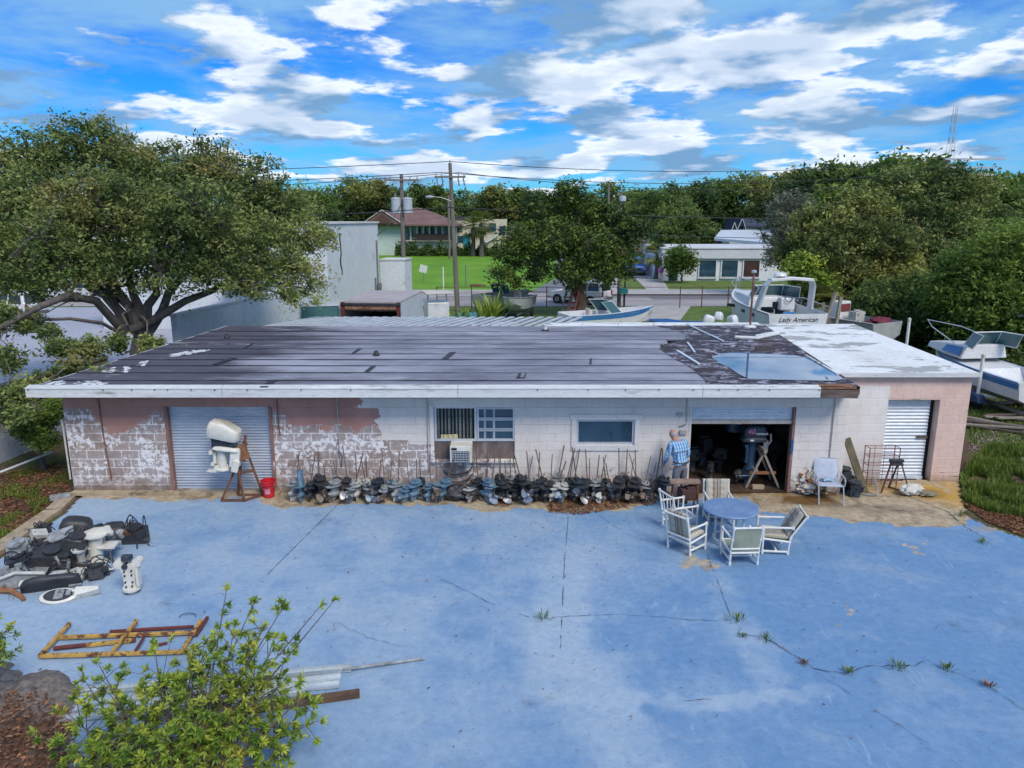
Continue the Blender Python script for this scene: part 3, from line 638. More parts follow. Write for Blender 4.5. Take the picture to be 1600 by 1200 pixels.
d2_ = obj('roll_up_door', corrugated(4.16, 6.50, 1.76, 2.11, WY+0.10), MATS['galvw'], ws, world=True, smooth=60, label='half raised white roll-up door of the open bay')
bb = B(); bb.box((5.33, WY+0.085, 1.72), (2.36, 0.05, 0.085)); bb.box((5.25, WY+0.05, 1.70), (0.18, 0.03, 0.04)); obj('bottom_bar', bb, M('rust stained bottom rail', (0.66, 0.62, 0.58), (0.42, 0.30, 0.2), 2.5, 0.6), d2_, world=True)
for x in (4.13, 6.53):
    bb = B(); bb.box((x, WY+0.08, 1.05), (0.055, 0.16, 2.1)); obj('door_guide', bb, MATS['pinkjamb'] if x > 5 else MATS['block'], d2_, world=True)
bb = B(); bb.box((6.515, WY-0.01, 1.15), (0.05, 0.05, 0.34)); obj('door_latch', bb, M('blue latch', (0.03, 0.09, 0.25), None, 6), d2_, world=True)
# ---- windows
MATS['alum'] = M('bare aluminium frame', (0.62, 0.65, 0.70), (0.48, 0.51, 0.57), 4, 0.45, 0.3, bump=0.05)
gb = NB('dim window glass'); gb.b.inputs['Specular IOR Level'].default_value = 0.9
MATS['glass'] = gb.fin(gb.mix(gb.noise(1.5, 4, 0.5), (0.008, 0.02, 0.035), (0.03, 0.09, 0.15)), 0.06)
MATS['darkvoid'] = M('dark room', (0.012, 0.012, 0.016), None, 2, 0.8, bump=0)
def frame(name, x0, x1, z0, z1, y, w, d, mat, parent):
    bb = B(); bb.box(((x0+x1)/2, y, z0+w/2), (x1-x0, d, w)); bb.box(((x0+x1)/2, y, z1-w/2), (x1-x0, d, w))
    bb.box((x0+w/2, y, (z0+z1)/2), (w, d-0.002, z1-z0-2*w)); bb.box((x1-w/2, y, (z0+z1)/2), (w, d-0.002, z1-z0-2*w)); return obj(name, bb, mat, parent, world=True)
# left: barred blind window over plywood
w1 = obj('window', B().box((-1.30, WY+0.16, 1.69), (0.96, 0.02, 0.80)), MATS['darkvoid'], ws, world=True, label='window with vertical blinds behind thin bars')
frame('window_frame', -1.80, -0.82, 1.27, 2.11, WY+0.06, 0.05, 0.08, MATS['alum'], w1)
MATS['blind'] = M('faded green blinds', (0.30, 0.33, 0.30), (0.16, 0.19, 0.18), 3, 0.8, bump=0)
for k in range(11):
    bb = B(); bb.box((-1.72+k*0.085, WY+0.145-0.01*(k % 2), 1.69), (0.034 if k % 3 else 0.05, 0.004, 0.74), (0, 0, 0.3)); obj('blind_slat', bb, MATS['blind'], w1, world=True)
for k in range(8):
    bb = B(); bb.tube([(-1.72+k*0.115, WY+0.075, 1.31), (-1.72+k*0.115, WY+0.075, 2.07)], 0.006, 5); obj('window_bar', bb, MATS['tar'], w1, world=True)
for z in (1.50, 1.86):
    bb = B(); bb.box((-1.31, WY+0.068, z), (0.9, 0.006, 0.014)); obj('window_bar', bb, MATS['tar'], w1, world=True)
bb = B(); bb.box((-1.46, WY+0.09, 1.34), (0.40, 0.03, 0.15), (0, -0.03, 0)); obj('foam_filler', bb, M('yellowed foam', (0.62, 0.58, 0.33), (0.5, 0.46, 0.25), 6), w1, world=True)
# middle: awning window of three panes
w2 = obj('window', B().box((-0.36, WY+0.18, 1.68), (0.84, 0.02, 0.84)), MATS['darkvoid'], ws, world=True, label='aluminium awning window of three stacked panes')
frame('window_frame', -0.81, 0.06, 1.27, 2.12, WY+0.06, 0.042, 0.09, MATS['alum'], w2)
for z0, z1 in ((1.82, 2.06), (1.56, 1.79), (1.31, 1.53)):
    bb = B(); bb.box((-0.375, WY+0.075, (z0+z1)/2), (0.775, 0.008, z1-z0), (0.06, 0, 0)); pa = obj('pane', bb, MATS['glass'], w2, world=True)
    for zz in (z0, z1-0.012):
        bb = B(); bb.box((-0.375, WY+0.055, zz), (0.79, 0.035, 0.026)); obj('sash_rail', bb, MATS['alum'], pa, world=True)
    for xx in (-0.63, -0.42):
        bb = B(); bb.box((xx, WY+0.067, (z0+z1)/2), (0.05, 0.006, z1-z0-0.03)); obj('curtain_strip', bb, M('pale curtain', (0.42, 0.46, 0.52), (0.3, 0.34, 0.4), 3), pa, world=True)
MATS['ply'] = M('weathered plywood', (0.20, 0.155, 0.145), (0.095, 0.07, 0.068), 4, 0.9, bump=0.4, stretch=(1, 1, 0.35), grime=(0.34, 0.31, 0.33), gr=(0.58, 0.72))
bb = B(); bb.box((-0.875, WY+0.05, 1.045), (1.865, 0.02, 0.42)); obj('plywood_panel', bb, MATS['ply'], ws, world=True)
bb = B(); bb.box((-0.875, WY-0.03, 0.80), (1.98, 0.12, 0.055)); bb.box((-0.875, WY-0.006, 0.71), (2.0, 0.03, 0.1)); obj('window_sill', bb, MATS['block'], ws, world=True)
bb = B(); bb.box((-1.855, WY-0.012, 1.5), (0.09, 0.03, 1.3)); obj('window_trim', bb, MATS['block'], ws, world=True)
# right: fixed window in painted timber surround
w3 = obj('window', B().box((2.17, WY+0.08, 1.49), (1.34, 0.01, 0.6)), MATS['glass'], ws, world=True, label='wide dark fixed window in painted surround')
frame('window_frame', 1.50, 2.84, 1.19, 1.79, WY+0.05, 0.045, 0.06, MATS['alum'], w3)
for (x, z, dx, dz) in ((2.17, 1.865, 1.66, 0.13), (2.17, 1.115, 1.58, 0.13), (1.435, 1.49, 0.12, 0.62), (2.905, 1.49, 0.12, 0.62)):
    bb = B(); bb.box((x, WY-0.018, z), (dx, 0.034, dz)); obj('surround_board', bb, M('painted surround', (0.70, 0.67, 0.655), (0.6, 0.57, 0.56), 2, 0.7, bump=0.15), w3, world=True, bevel=0.006)
# ---- conduits, boxes, pipes on the front
MATS['pipe'] = M('painted conduit', (0.47, 0.43, 0.42), (0.34, 0.30, 0.30), 6, 0.6); MATS['rustpipe'] = M('rusty pipe', (0.24, 0.10, 0.075), (0.12, 0.06, 0.05), 6, 0.8)
for x, z0, z1, mt in ((-4.02, 0.75, 2.44, 'pipe'), (-1.95, 0.55, 2.44, 'pipe'), (7.42, 0.55, 2.44, 'pipe'), (4.02, 1.75, 2.44, 'pipe'), (-5.40, 1.45, 2.30, 'rustpipe')):
    bb = B(); bb.tube([(x, WY-0.03, z1), (x, WY-0.03, z0+0.3), (x+0.02, WY-0.03, z0)], 0.013, 6); obj('conduit', bb, MATS[mt], ws, world=True)
bb = B(); bb.tube([(-9.42, WY-0.02, 0.35), (-9.48, WY-0.02, 1.2), (-9.5, WY-0.02, 2.3)], 0.014, 6); obj('conduit', bb, MATS['rustpipe'], ws, world=True)
bb = B(); bb.tube([(-4.02, WY-0.03, 1.3), (-4.1, WY-0.04, 1.15), (-3.95, WY-0.05, 0.9), (-4.0, WY-0.04, 0.66)], 0.009, 5); obj('cable', bb, MATS['tar'], ws, world=True)
bb = B(); bb.tube([(-5.38, WY-0.03, 2.37), (-4.5, WY-0.03, 2.38), (-4.03, WY-0.03, 2.38)], 0.012, 6); obj('conduit', bb, MATS['rustpipe'], ws, world=True)
for px, py, sx, sz in ((1061, 647, 0.15, 0.07), (1067, 675, 0.17, 0.10)):
    p = YP(px, py, WY); bb = B(); bb.box((p.x, WY-0.03, p.z), (sx, 0.06, sz)); obj('switch_box', bb, MATS['pipe'], ws, world=True, bevel=0.008)
bb = B(); p = YP(1060, 664, WY); bb.tube([(p.x, WY-0.03, p.z-0.03), (p.x+0.1, WY-0.06, p.z), (p.x+0.16, WY-0.03, p.z+0.02)], 0.009, 5); obj('hook', bb, MATS['tar'], ws, world=True)
bb = B(); bb.tube([(-10.39, WY-0.02, 0.35), (-10.40, WY-0.02, 1.8)], 0.02, 6); obj('conduit', bb, MATS['wallside'], ws, world=True)
bb = B(); bb.box((-7.9, WY-0.09, 0.035), (4.9, 0.2, 0.07)); obj('door_threshold', bb, MATS['kerb'], ws, world=True)
# stub vents and loose pipe on the roof
def roofpt(px, py): return rp(*roofuv(px, py))
vp = thing('roof_vent', 'small white vent stub near the rear edge of the grey roof', 'roof vent', roofpt(852, 517))
obj('stub', B().lathe([(0.06, 0), (0.06, 0.16), (0.075, 0.17), (0.075, 0.2), (0.03, 0.21)], 10), MATS['fascia'], vp); obj('collar', B().lathe([(0.13, 0), (0.12, 0.035), (0.07, 0.05)], 10), MATS['tar'], vp)
for px, py in ((355, 529), (588, 556)):
    solo('roof_vent', B().lathe([(0.09, 0), (0.08, 0.06), (0.05, 0.1), (0.05, 0.13)], 9), MATS['tar'], 'black vent cap on the %s of the grey roof' % ('far left' if px < 400 else 'middle'), 'roof vent', roofpt(px, py)+Vector((0, 0, 0.005)))
gp = [roofpt(1148, 530)+Vector((0, 0, 0.06)), roofpt(1182, 531.5)+Vector((0, 0, 0.06)), roofpt(1216, 524)+Vector((0, 0, 0.06))]
solo('loose_pipe', B().tube([p-gp[0] for p in gp], 0.05, 8), MATS['fascia'], 'bent white pipe lying on the torn dark roof above the puddle', 'pipe', gp[0], smooth=True)
gp = [roofpt(1180, 527.5)+Vector((0, 0, 0.05)), roofpt(1214, 521.5)+Vector((0, 0, 0.06))]
solo('loose_pipe', B().tube([p-gp[0] for p in gp], 0.035, 8), MATS['galvw'], 'short straight white pipe behind the bent pipe on the dark roof', 'pipe', gp[0], smooth=True)
for (q0, q1, wd) in (((1072, 508), (1130, 535), 0.05), ((1074, 537), (1085, 552), 0.05), ((1058, 550), (1092, 571), 0.07)):
    a, c = roofpt(*q0)+Vector((0, 0, 0.04)), roofpt(*q1)+Vector((0, 0, 0.04)); bb = B(); bb.bar(a, c, wd, 0.03); obj('edge_flashing', bb, MATS['galvw'], roof, world=True)
pb = roofpt(1172, 511); pst = thing('roof_mast', 'thin rusty red mast with a cap standing at the rear roof edge', 'mast', pb)
obj('pole', B().tube([(0, 0, 0), (0, 0, 1.75)], 0.035, 8), MATS['rustpipe'], pst); obj('cap', B().lathe([(0.04, 1.72), (0.09, 1.75), (0.09, 1.8), (0.03, 1.83)], 8), MATS['galv'], pst)
obj('foot', B().lathe([(0.22, 0), (0.16, 0.04), (0.06, 0.07)], 9), MATS['fascia'], pst)
# air conditioner in the plywood
pa = YP(713, 715, WY-0.25); ac = thing('air_conditioner', 'beige window air conditioner sticking out of the plywood panel', 'air conditioner', (-1.17, WY-0.15, 0.86))
MATS['acw'] = M('yellowed appliance enamel', (0.72, 0.70, 0.64), (0.6, 0.57, 0.5), 4, 0.5, bump=0.05)
obj('housing', B().box((0, 0.0, 0.21), (0.50, 0.46, 0.40)), MATS['acw'], ac, bevel=0.015); obj('grille', B().box((0.0, -0.235, 0.16), (0.40, 0.012, 0.26)), MATS['darkvoid'], ac)
for k in range(6): obj('louvre', B().box((0, -0.243, 0.055+k*0.042), (0.40, 0.014, 0.012), (0.4, 0, 0)), MATS['galv'], ac)
for k in range(7): obj('louvre', B().box((-0.18+k*0.06, -0.247, 0.16), (0.008, 0.01, 0.26)), MATS['galv'], ac)
obj('control_panel', B().box((-0.15, -0.236, 0.345), (0.12, 0.012, 0.05)), MATS['darkvoid'], ac)
# ================================================================== ANNEX
AY, AX0, AX1, AZ = 17.22, 7.80, 11.03, 2.66
an = thing('storage_annex', 'small pink and white block store with chalky white flat roof beside the workshop', 'building', (9.5, 20, 0))
b = NB('pink and white annex paint'); X, Y_, Z = b.xyz(); nA = b.noise(1.6, 8, 0.65); nB = b.noise(8, 7, 0.7)
pk = b.mix(b.ramp(nA, 0.3, 0.7), (0.64, 0.43, 0.365), (0.76, 0.555, 0.48)); pk = b.mix(b.ramp(nB, 0.5, 0.75), pk, (0.55, 0.45, 0.44)); wt = b.mix(b.ramp(nA, 0.3, 0.7), (0.66, 0.61, 0.59), (0.78, 0.74, 0.72))
m_ = b.math('MULTIPLY', b.ramp(b.math('ADD', X, b.math('MULTIPLY', b.math('SUBTRACT', nA, 0.5), 0.35)), 9.12, 9.08), b.ramp(b.math('ADD', Z, b.math('MULTIPLY', b.math('SUBTRACT', nA, 0.5), 0.2)), 2.46, 2.40))
col = b.mix(m_, pk, wt); col = b.mix(b.math('MULTIPLY', b.ramp(b.math('ADD', Z, b.math('MULTIPLY', b.math('SUBTRACT', nB, 0.5), 0.3)), 0.22, 0.02), 0.7), col, (0.30, 0.20, 0.12))
col = b.mix(b.ramp(b.noise(3, 8, 0.7, None, (0.4, 1, 4)), 0.66, 0.72), col, (0.22, 0.16, 0.15)); b.bump(nB, 0.35, 0.01); MATS['annex'] = b.fin(col, 0.9)
DO = (9.08, 10.32, 0, 2.07)
jb = B()
for cidx in range(13):
    z0, z1 = cidx*BH, min((cidx+1)*BH, AZ); x = AX0-(BL/2 if cidx % 2 else 0)
    while x < AX1 and z1-z0 > 0.03:
        for s0, s1 in blocked(max(x, AX0), min(x+BL, AX1), z0, z1, [DO]):
            w, h, cx, cz = s1-s0-0.006, z1-z0-0.006, (s0+s1)/2, (z0+z1)/2
            if w > 0.02:
                r0 = [(cx-w/2, AY+0.03, cz-h/2), (cx+w/2, AY+0.03, cz-h/2), (cx+w/2, AY+0.03, cz+h/2), (cx-w/2, AY+0.03, cz+h/2)]
                r1 = [(p[0], AY+0.004, p[2]) for p in r0]; r2 = [(cx+(p[0]-cx)*(1-0.01/w), AY, cz+(p[2]-cz)*(1-0.01/h)) for p in r0]; jb.loft([[Vector(p) for p in r] for r in (r0, r1, r2)])
        x += BL
obj('painted_blockwork', jb, MATS['annex'], an, world=True, kind='stuff')
cb = B()
for x0, x1 in ((AX0, DO[0]), (DO[1], AX1)): cb.box(((x0+x1)/2, AY+0.16, AZ/2), (x1-x0-0.004, 0.31, AZ-0.004))
cb.box((9.7, AY+0.16, (2.07+AZ)/2), (1.24, 0.31, AZ-2.07-0.004)); obj('front_core', cb, MATS['annex'], an, world=True)
wallseg((11.60, 25.0), (AX1-0.004, AY+0.32), -0.2, AZ-0.004, MATS['annex'], 'side_wall', an); wallseg((8.35, 24.9), (11.58, 24.9), 0.2, AZ, MATS['annex'], 'rear_wall', an)
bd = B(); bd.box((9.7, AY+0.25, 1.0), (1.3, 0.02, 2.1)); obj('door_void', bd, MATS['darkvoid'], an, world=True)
d3 = obj('roll_up_door', corrugated(9.09, 10.22, 0.06, 2.06, AY+0.22, 0.085, 0.02), MATS['galvw'], an, world=True, smooth=60)
bb = B(); bb.box((10.10, AY+0.185, 1.08), (0.26, 0.03, 0.06)); obj('latch', bb, MATS['rotten'], d3, world=True)
bb = B(); bb.box((9.65, AY+0.20, 0.035), (1.16, 0.05, 0.07)); obj('bottom_bar', bb, MATS['galvw'], d3, world=True)
b = NB('chalky white roof coating'); n1 = b.noise(0.8, 8, 0.65, None, (0.7, 1.3, 1)); n2 = b.noise(7, 7, 0.75)
col = b.mix(b.ramp(n2, 0.3, 0.75), (0.68, 0.69, 0.69), (0.87, 0.88, 0.88)); col = b.mix(b.ramp(n1, 0.555, 0.58), col, (0.36, 0.37, 0.36)); col = b.mix(b.math('MULTIPLY', b.ramp(b.noise(0.5, 4, 0.6, None, (1, 0.5, 1)), 0.50, 0.70), 0.4), col, (0.46, 0.42, 0.36)); col = b.mix(b.ramp(b.noise(1.6, 9, 0.75, None, (0.6, 2.5, 1)), 0.64, 0.68), col, (0.20, 0.13, 0.12)); col = b.mix(b.ramp(b.noise(3, 8, 0.75, None, (0.5, 2, 1)), 0.60, 0.75), col, (0.52, 0.55, 0.60))
b.bump(n2, 0.3, 0.01); MATS['wroof'] = b.fin(col, 0.7)
ar = B(); q = [Vector((7.70, 17.10, AZ)), Vector((11.12, 17.10, AZ)), Vector((11.72, 25.1, AZ+0.06)), Vector((8.31, 25.1, AZ+0.06))]
ar.hexa(q+[p+Vector((0, 0, 0.09)) for p in q]); aro = obj('roof', ar, MATS['wroof'], an, world=True)
bb = B(); bb.box((9.41, 17.09, AZ+0.05), (3.46, 0.05, 0.10)); obj('drip_edge', bb, MATS['fascia'], aro, world=True)
# ================================================================== LEAN-TO canopies behind the workshop
MATS['alslat'] = M('oxidised canopy slat', (0.62, 0.66, 0.70), (0.44, 0.47, 0.52), 1.5, 0.5, 0.2, bump=0.1, grime=(0.22, 0.24, 0.26), gr=(0.6, 0.75))
lt = thing('slatted_canopy', 'slatted aluminium lean-to canopy behind the grey roof', 'canopy', (-3.5, 26, 0))
SK = 0.1017
for k in range(28):
    x0 = -8.55+k*0.365; gapw = 0.17+0.09*max(0, 1-k/20)
    bb = B(); a, c = Vector((x0, 23.95, 2.80)), Vector((x0+SK*3.7+0.9, 27.6, 2.72)); bb.bar(a, c, gapw, 0.035); obj('slat', bb, MATS['alslat'], lt, world=True)
for y, z in ((24.4, 2.74), (27.2, 2.62)):
    bb = B(); bb.box((-3.3+SK*(y-24), y, z), (10.6, 0.06, 0.06)); obj('beam', bb, MATS['alslat'], lt, world=True)
for x in (-8.2, -3.2, 1.9):
    bb = B(); bb.tube([(x, 27.1, 0), (x, 27.1, 2.6)], 0.04, 8); obj('post', bb, MATS['alslat'], lt, world=True)
fc = thing('flat_canopy', 'pale flat panel canopy behind the right half of the grey roof', 'canopy', (5.0, 25, 0))
for k in range(6):
    x0 = 1.05+k*1.22; bb = B(); q = [Vector((x0, 23.95, 2.83)), Vector((x0+1.2, 23.95, 2.83)), Vector((x0+1.42, 25.55, 2.80)), Vector((x0+0.22, 25.55, 2.80))]
    bb.hexa([p-Vector((0, 0, 0.04)) for p in q]+q); obj('panel', bb, MATS['wroof'], fc, world=True)
for x in (1.5, 4.8, 8.0):
    bb = B(); bb.tube([(x, 25.3, 0), (x, 25.3, 2.76)], 0.04, 8); obj('post', bb, MATS['alslat'], fc, world=True)
# ================================================================== YARD THINGS
MATS['shaft'] = M('rusty drive shaft', (0.24, 0.15, 0.12), (0.12, 0.09, 0.08), 9, 0.7, 0.2)
MATS['steel'] = M('dull steel', (0.36, 0.36, 0.37), (0.20, 0.19, 0.19), 7, 0.45, 0.7)
UC = {'blue': M('faded teal blue casting', (0.17, 0.29, 0.40), (0.07, 0.13, 0.19), 7, 0.55, grime=(0.05, 0.045, 0.04), gr=(0.55, 0.72), gscale=9),
      'grey': M('grey casting', (0.40, 0.42, 0.43), (0.18, 0.19, 0.20), 7, 0.55, grime=(0.05, 0.045, 0.04), gr=(0.55, 0.72), gscale=9),
      'black': M('black casting', (0.022, 0.024, 0.03), (0.05, 0.05, 0.055), 7, 0.5, grime=(0.11, 0.08, 0.06), gr=(0.6, 0.75), gscale=9),
      'dark': M('charcoal blue casting', (0.045, 0.06, 0.085), (0.02, 0.024, 0.03), 7, 0.5, grime=(0.12, 0.10, 0.08), gr=(0.58, 0.72), gscale=9),
      'pale': M('chalky white casting', (0.60, 0.60, 0.57), (0.40, 0.39, 0.36), 6, 0.6, grime=(0.10, 0.08, 0.06), gr=(0.60, 0.72), gscale=8)}
PC = {'steel': MATS['steel'], 'bluegrey': M('blue grey propeller', (0.27, 0.33, 0.42), (0.15, 0.19, 0.25), 8, 0.5, 0.2), 'brown': M('brown stained propeller', (0.21, 0.155, 0.115), (0.12, 0.09, 0.07), 8, 0.6, 0.2), 'white': M('white propeller', (0.66, 0.66, 0.60), (0.5, 0.49, 0.44), 8, 0.5), 'black': UC['black']}
def prop_b(r=0.155, blades=3, hub=0.042):
    b = B(); b.lathe([(0.008, -0.075), (hub*0.75, -0.06), (hub, -0.02), (hub, 0.05), (hub*0.8, 0.065)], 12, (0, 0, 0), 'Y')
    for k in range(blades):
        a0 = 2*PI*k/blades+0.5; rings = []
        for t, w in ((0.2, 0.05), (0.45, 0.085), (0.68, 0.10), (0.88, 0.075), (1.0, 0.02)):
            tw = 0.95-0.45*t; sk = 0.25*t*t; ring = []
            for (u, th) in ((-1, 0), (-0.4, 0.005), (0.4, 0.005), (1, 0), (0.4, -0.005), (-0.4, -0.005)):
                tx = u*w*math.cos(tw)*(r/0.155); ty = u*w*math.sin(tw)*(r/0.155)+th; p = Vector((tx, ty, t*r)); ring.append(Matrix.Rotation(a0+sk, 3, 'Y') @ p)
            rings.append(ring)
        b.loft(rings)
    return b
def foil(L, Wd, z, y0=0, n=10):
    out = []
    for k in range(n):
        a = 2*PI*k/n; c, s = math.cos(a), math.sin(a); out.append(Vector((s*Wd/2*(1-0.25*c), y0+c*L/2, z)))
    return out
lu_cache = {}
def lower_unit_parts(col, var):
    key = (col, var)
    if key in lu_cache: return lu_cache[key]
    m = UC[col]; s = (1.0, 0.86, 1.12)[var % 3]; b = B()
    b.lathe([(0.012, 0.27), (0.04, 0.24), (0.062, 0.16), (0.07, 0.05), (0.066, -0.1), (0.052, -0.17), (0.04, -0.18)], 12, (0, 0, 0.19), 'Y')
    b.loft([foil(0.26, 0.085, 0.2, 0.02), foil(0.25, 0.08, 0.28, 0.03), foil(0.29, 0.10, 0.37, 0.04), foil(0.32, 0.15, 0.41, 0.04)])
    b.loft([[Vector(p) for p in r] for r in (((-0.006, 0.13, 0.16), (0.006, 0.13, 0.16), (0.006, -0.13, 0.16), (-0.006, -0.13, 0.16)), ((-0.004, -0.01, 0), (0.004, -0.01, 0), (0.004, -0.13, 0), (-0.004, -0.13, 0)))])
    g_ = b.xf(Matrix.Scale(s, 4)).mesh('gearcase', m, 40)
    p = B(); ring = [(0.0, 0.24), (0.09, 0.18), (0.125, 0.02), (0.14, -0.14), (0.10, -0.25), (-0.10, -0.25), (-0.14, -0.14), (-0.125, 0.02), (-0.09, 0.18)]
    p.prism(ring, 0.405, 0.421); pl = p.xf(Matrix.Scale(s, 4)).mesh('anti_ventilation_plate', m)
    h = B()
    if var == 3: h.loft([foil(0.26, 0.14, 0.41, 0.03), foil(0.24, 0.15, 0.68, 0.03), foil(0.2, 0.16, 0.80, 0.02), foil(0.22, 0.17, 0.83, 0.02)])
    else: h.loft([foil(0.29, 0.16, 0.42, 0.04), foil(0.30, 0.19, 0.455, 0.03), foil(0.34, 0.24, 0.465, 0.03), foil(0.34, 0.24, 0.495, 0.03)]); h.box((0.0, 0.06, 0.52), (0.09, 0.11, 0.05)); h.box((0.07, -0.06, 0.52), (0.03, 0.04, 0.06)); h.tube([(-0.07, -0.04, 0.49), (-0.07, -0.04, 0.60)], 0.01, 5)
    hm = h.xf(Matrix.Scale(s, 4)).mesh('upper_housing', m, 40); lu_cache[key] = (g_, pl, hm, s); return lu_cache[key]
prop_cache = {k: prop_b(0.175).mesh('propeller', v, 50) for k, v in PC.items()}
prop_cache_s = {k: prop_b(0.14).mesh('propeller', v, 50) for k, v in PC.items()}
def shaft_mesh(L):
    return B().tube([(0, 0, 0), (0, 0, L*0.97), (0, 0, L)], [0.014, 0.0135, 0.011], 6).mesh('drive_shaft', MATS['shaft'])
shafts = [shaft_mesh(l) for l in (0.42, 0.58, 0.70, 0.80, 1.05)]
ru = random.Random(42)
ORD = ['first', 'second', 'third', 'fourth', 'fifth', 'sixth', 'seventh', 'eighth', 'ninth', 'tenth', 'eleventh', 'twelfth', 'thirteenth', 'fourteenth', 'fifteenth', 'sixteenth', 'seventeenth', 'eighteenth', 'nineteenth', 'twentieth', 'twenty-first', 'twenty-second', 'twenty-third', 'twenty-fourth', 'twenty-fifth', 'twenty-sixth', 'twenty-seventh', 'twenty-eighth', 'twenty-ninth', 'thirtieth', 'thirty-first', 'thirty-second', 'thirty-third', 'thirty-fourth', 'thirty-fifth', 'thirty-sixth', 'thirty-seventh', 'thirty-eighth', 'thirty-ninth', 'fortieth']
CN = {'blue': 'faded blue', 'grey': 'grey', 'black': 'black', 'dark': 'charcoal', 'pale': 'chalky white'}
# px of the shaft foot, shaft length class, colour, variant, propeller, row
LEFT = [(459, 2, 'grey', 0, None), (470, 0, 'blue', 3, None), (483, 2, 'dark', 1, None), (491, 2, 'black', 0, 'steel'), (499, 0, 'black', 2, 'brown'), (509, 2, 'dark', 1, 'brown'), (519, 1, 'grey', 2, 'brown'), (530, 0, 'dark', 1, None), (540, 3, 'black', 0, 'steel'), (548, 2, 'grey', 1, 'steel'), (558, 2, 'pale', 0, None), (567, 1, 'pale', 1, 'steel'), (577, 2, 'grey', 0, 'bluegrey'), (588, 1, 'dark', 2, 'brown'), (597, 4, 'grey', 1, 'brown'), (608, 1, 'blue', 1, 'bluegrey'), (620, 2, 'grey', 1, None), (634, 2, 'blue', 0, 'bluegrey'), (647, 1, 'blue', 2, None), (660, 1, 'dark', 0, 'steel'), (670, 2, 'blue', 1, None), (679, 3, 'grey', 1, None), (690, 1, 'blue', 2, 'brown')]
RIGHT = [(735, 2, 'pale', 1, None), (744, 2, 'black', 0, 'brown'), (752, 3, 'dark', 1, None), (760, 3, 'blue', 0, 'bluegrey'), (768, 2, 'grey', 1, None), (776, 2, 'black', 2, None), (784, 2, 'black', 0, 'steel'), (793, 2, 'dark', 1, 'steel'), (801, 1, 'grey', 0, 'steel'), (809, 2, 'black', 1, None), (817, 2, 'black', 2, 'bluegrey'), (825, 1, 'grey', 0, 'bluegrey'), (834, 3, 'black', 1, None), (841, 2, 'dark', 0, 'brown'), (849, 2, 'dark', 1, 'steel'), (857, 3, 'black', 2, None), (864, 1, 'pale', 1, None), (871, 2, 'grey', 0, 'bluegrey'), (880, 2, 'pale', 1, 'bluegrey'), (889, 2, 'black', 0, None), (898, 2, 'grey', 1, None), (906, 3, 'dark', 2, 'steel'), (914, 2, 'black', 0, 'steel'), (922, 2, 'dark', 1, None), (931, 1, 'grey', 0, None), (941, 2, 'black', 1, 'white'), (949, 2, 'dark', 0, 'brown'), (957, 1, 'grey', 1, None), (965, 2, 'black', 2, None), (974, 2, 'black', 0, 'bluegrey'), (982, 3, 'dark', 1, None), (990, 2, 'black', 2, 'brown'), (999, 2, 'dark', 0, None), (1008, 3, 'grey', 2, 'brown'), (1017, 2, 'black', 0, 'steel'), (1026, 2, 'grey', 1, 'steel'), (1035, 2, 'dark', 2, None)]
def place_units(L, ref, grp):
    for i, (px, sl, colr_, var, prp) in enumerate(L):
        row = (i % 3 == 2) if ref.startswith('air') else (i % 4 == 3)
        Y = (16.17 if row else 15.86)+ru.uniform(-0.05, 0.05) - (0.0 if ref.startswith('air') else -0.02)
        p = YP(px, 745, Y); rz = ru.uniform(-0.9, 0.9); gm, pm_, hm, s = lower_unit_parts(colr_, var)
        t = thing('outboard_lower_unit', '%s lower unit%s, %s in row from the %s' % (CN[colr_], {None: ' without propeller', 'steel': ' with steel propeller', 'bluegrey': ' with blue-grey propeller', 'brown': ' with brown propeller', 'white': ' with white propeller', 'black': ' with black propeller'}[prp], ORD[i], ref), 'boat part', (p.x, Y, 0.015), rz, grp)
        t.rotation_euler = (ru.uniform(-0.13, 0.05), ru.uniform(-0.17, 0.17), rz); t.scale = (ru.uniform(0.76, 1.02),)*3
        obj('gearcase', gm, None, t); obj('anti_ventilation_plate', pm_, None, t); obj('upper_housing', hm, None, t)
        z0 = (0.81 if var == 3 else 0.53)*s
        obj('drive_shaft', shafts[sl], None, t, (0, 0.06*s, z0), (ru.uniform(-0.08, 0.03), ru.uniform(-0.26, 0.26), 0))
        if prp: obj('propeller', (prop_cache if var != 1 else prop_cache_s)[prp], None, t, (0, -0.235*s, 0.19*s), (0, ru.uniform(0, 2), 0))
place_units(LEFT, 'red bucket', 'lower units left of the gap'); place_units(RIGHT, 'air conditioner', 'lower units from the gap to the man')
# loose propellers leaning in front
for px, py, k, lb in ((875, 780, 'bluegrey', 'large blue-grey propeller lying against the lower units above the leaf pile'), (760, 782, 'brown', 'brown three-blade propeller on the ground below the air conditioner'), (1010, 787, 'brown', 'big brown propeller lying at the right end of the lower units'), (660, 779, 'bluegrey', 'blue-grey propeller on the ground near the left end of the dark sack')):
    p = G(px, py); o = solo('boat_propeller', prop_b(0.17), PC[k], lb, 'propeller', (p.x, p.y, 0.14), smooth=50); o.rotation_euler = (ru.uniform(-0.6, -0.2), ru.uniform(0, 2), ru.uniform(-0.5, 0.5))
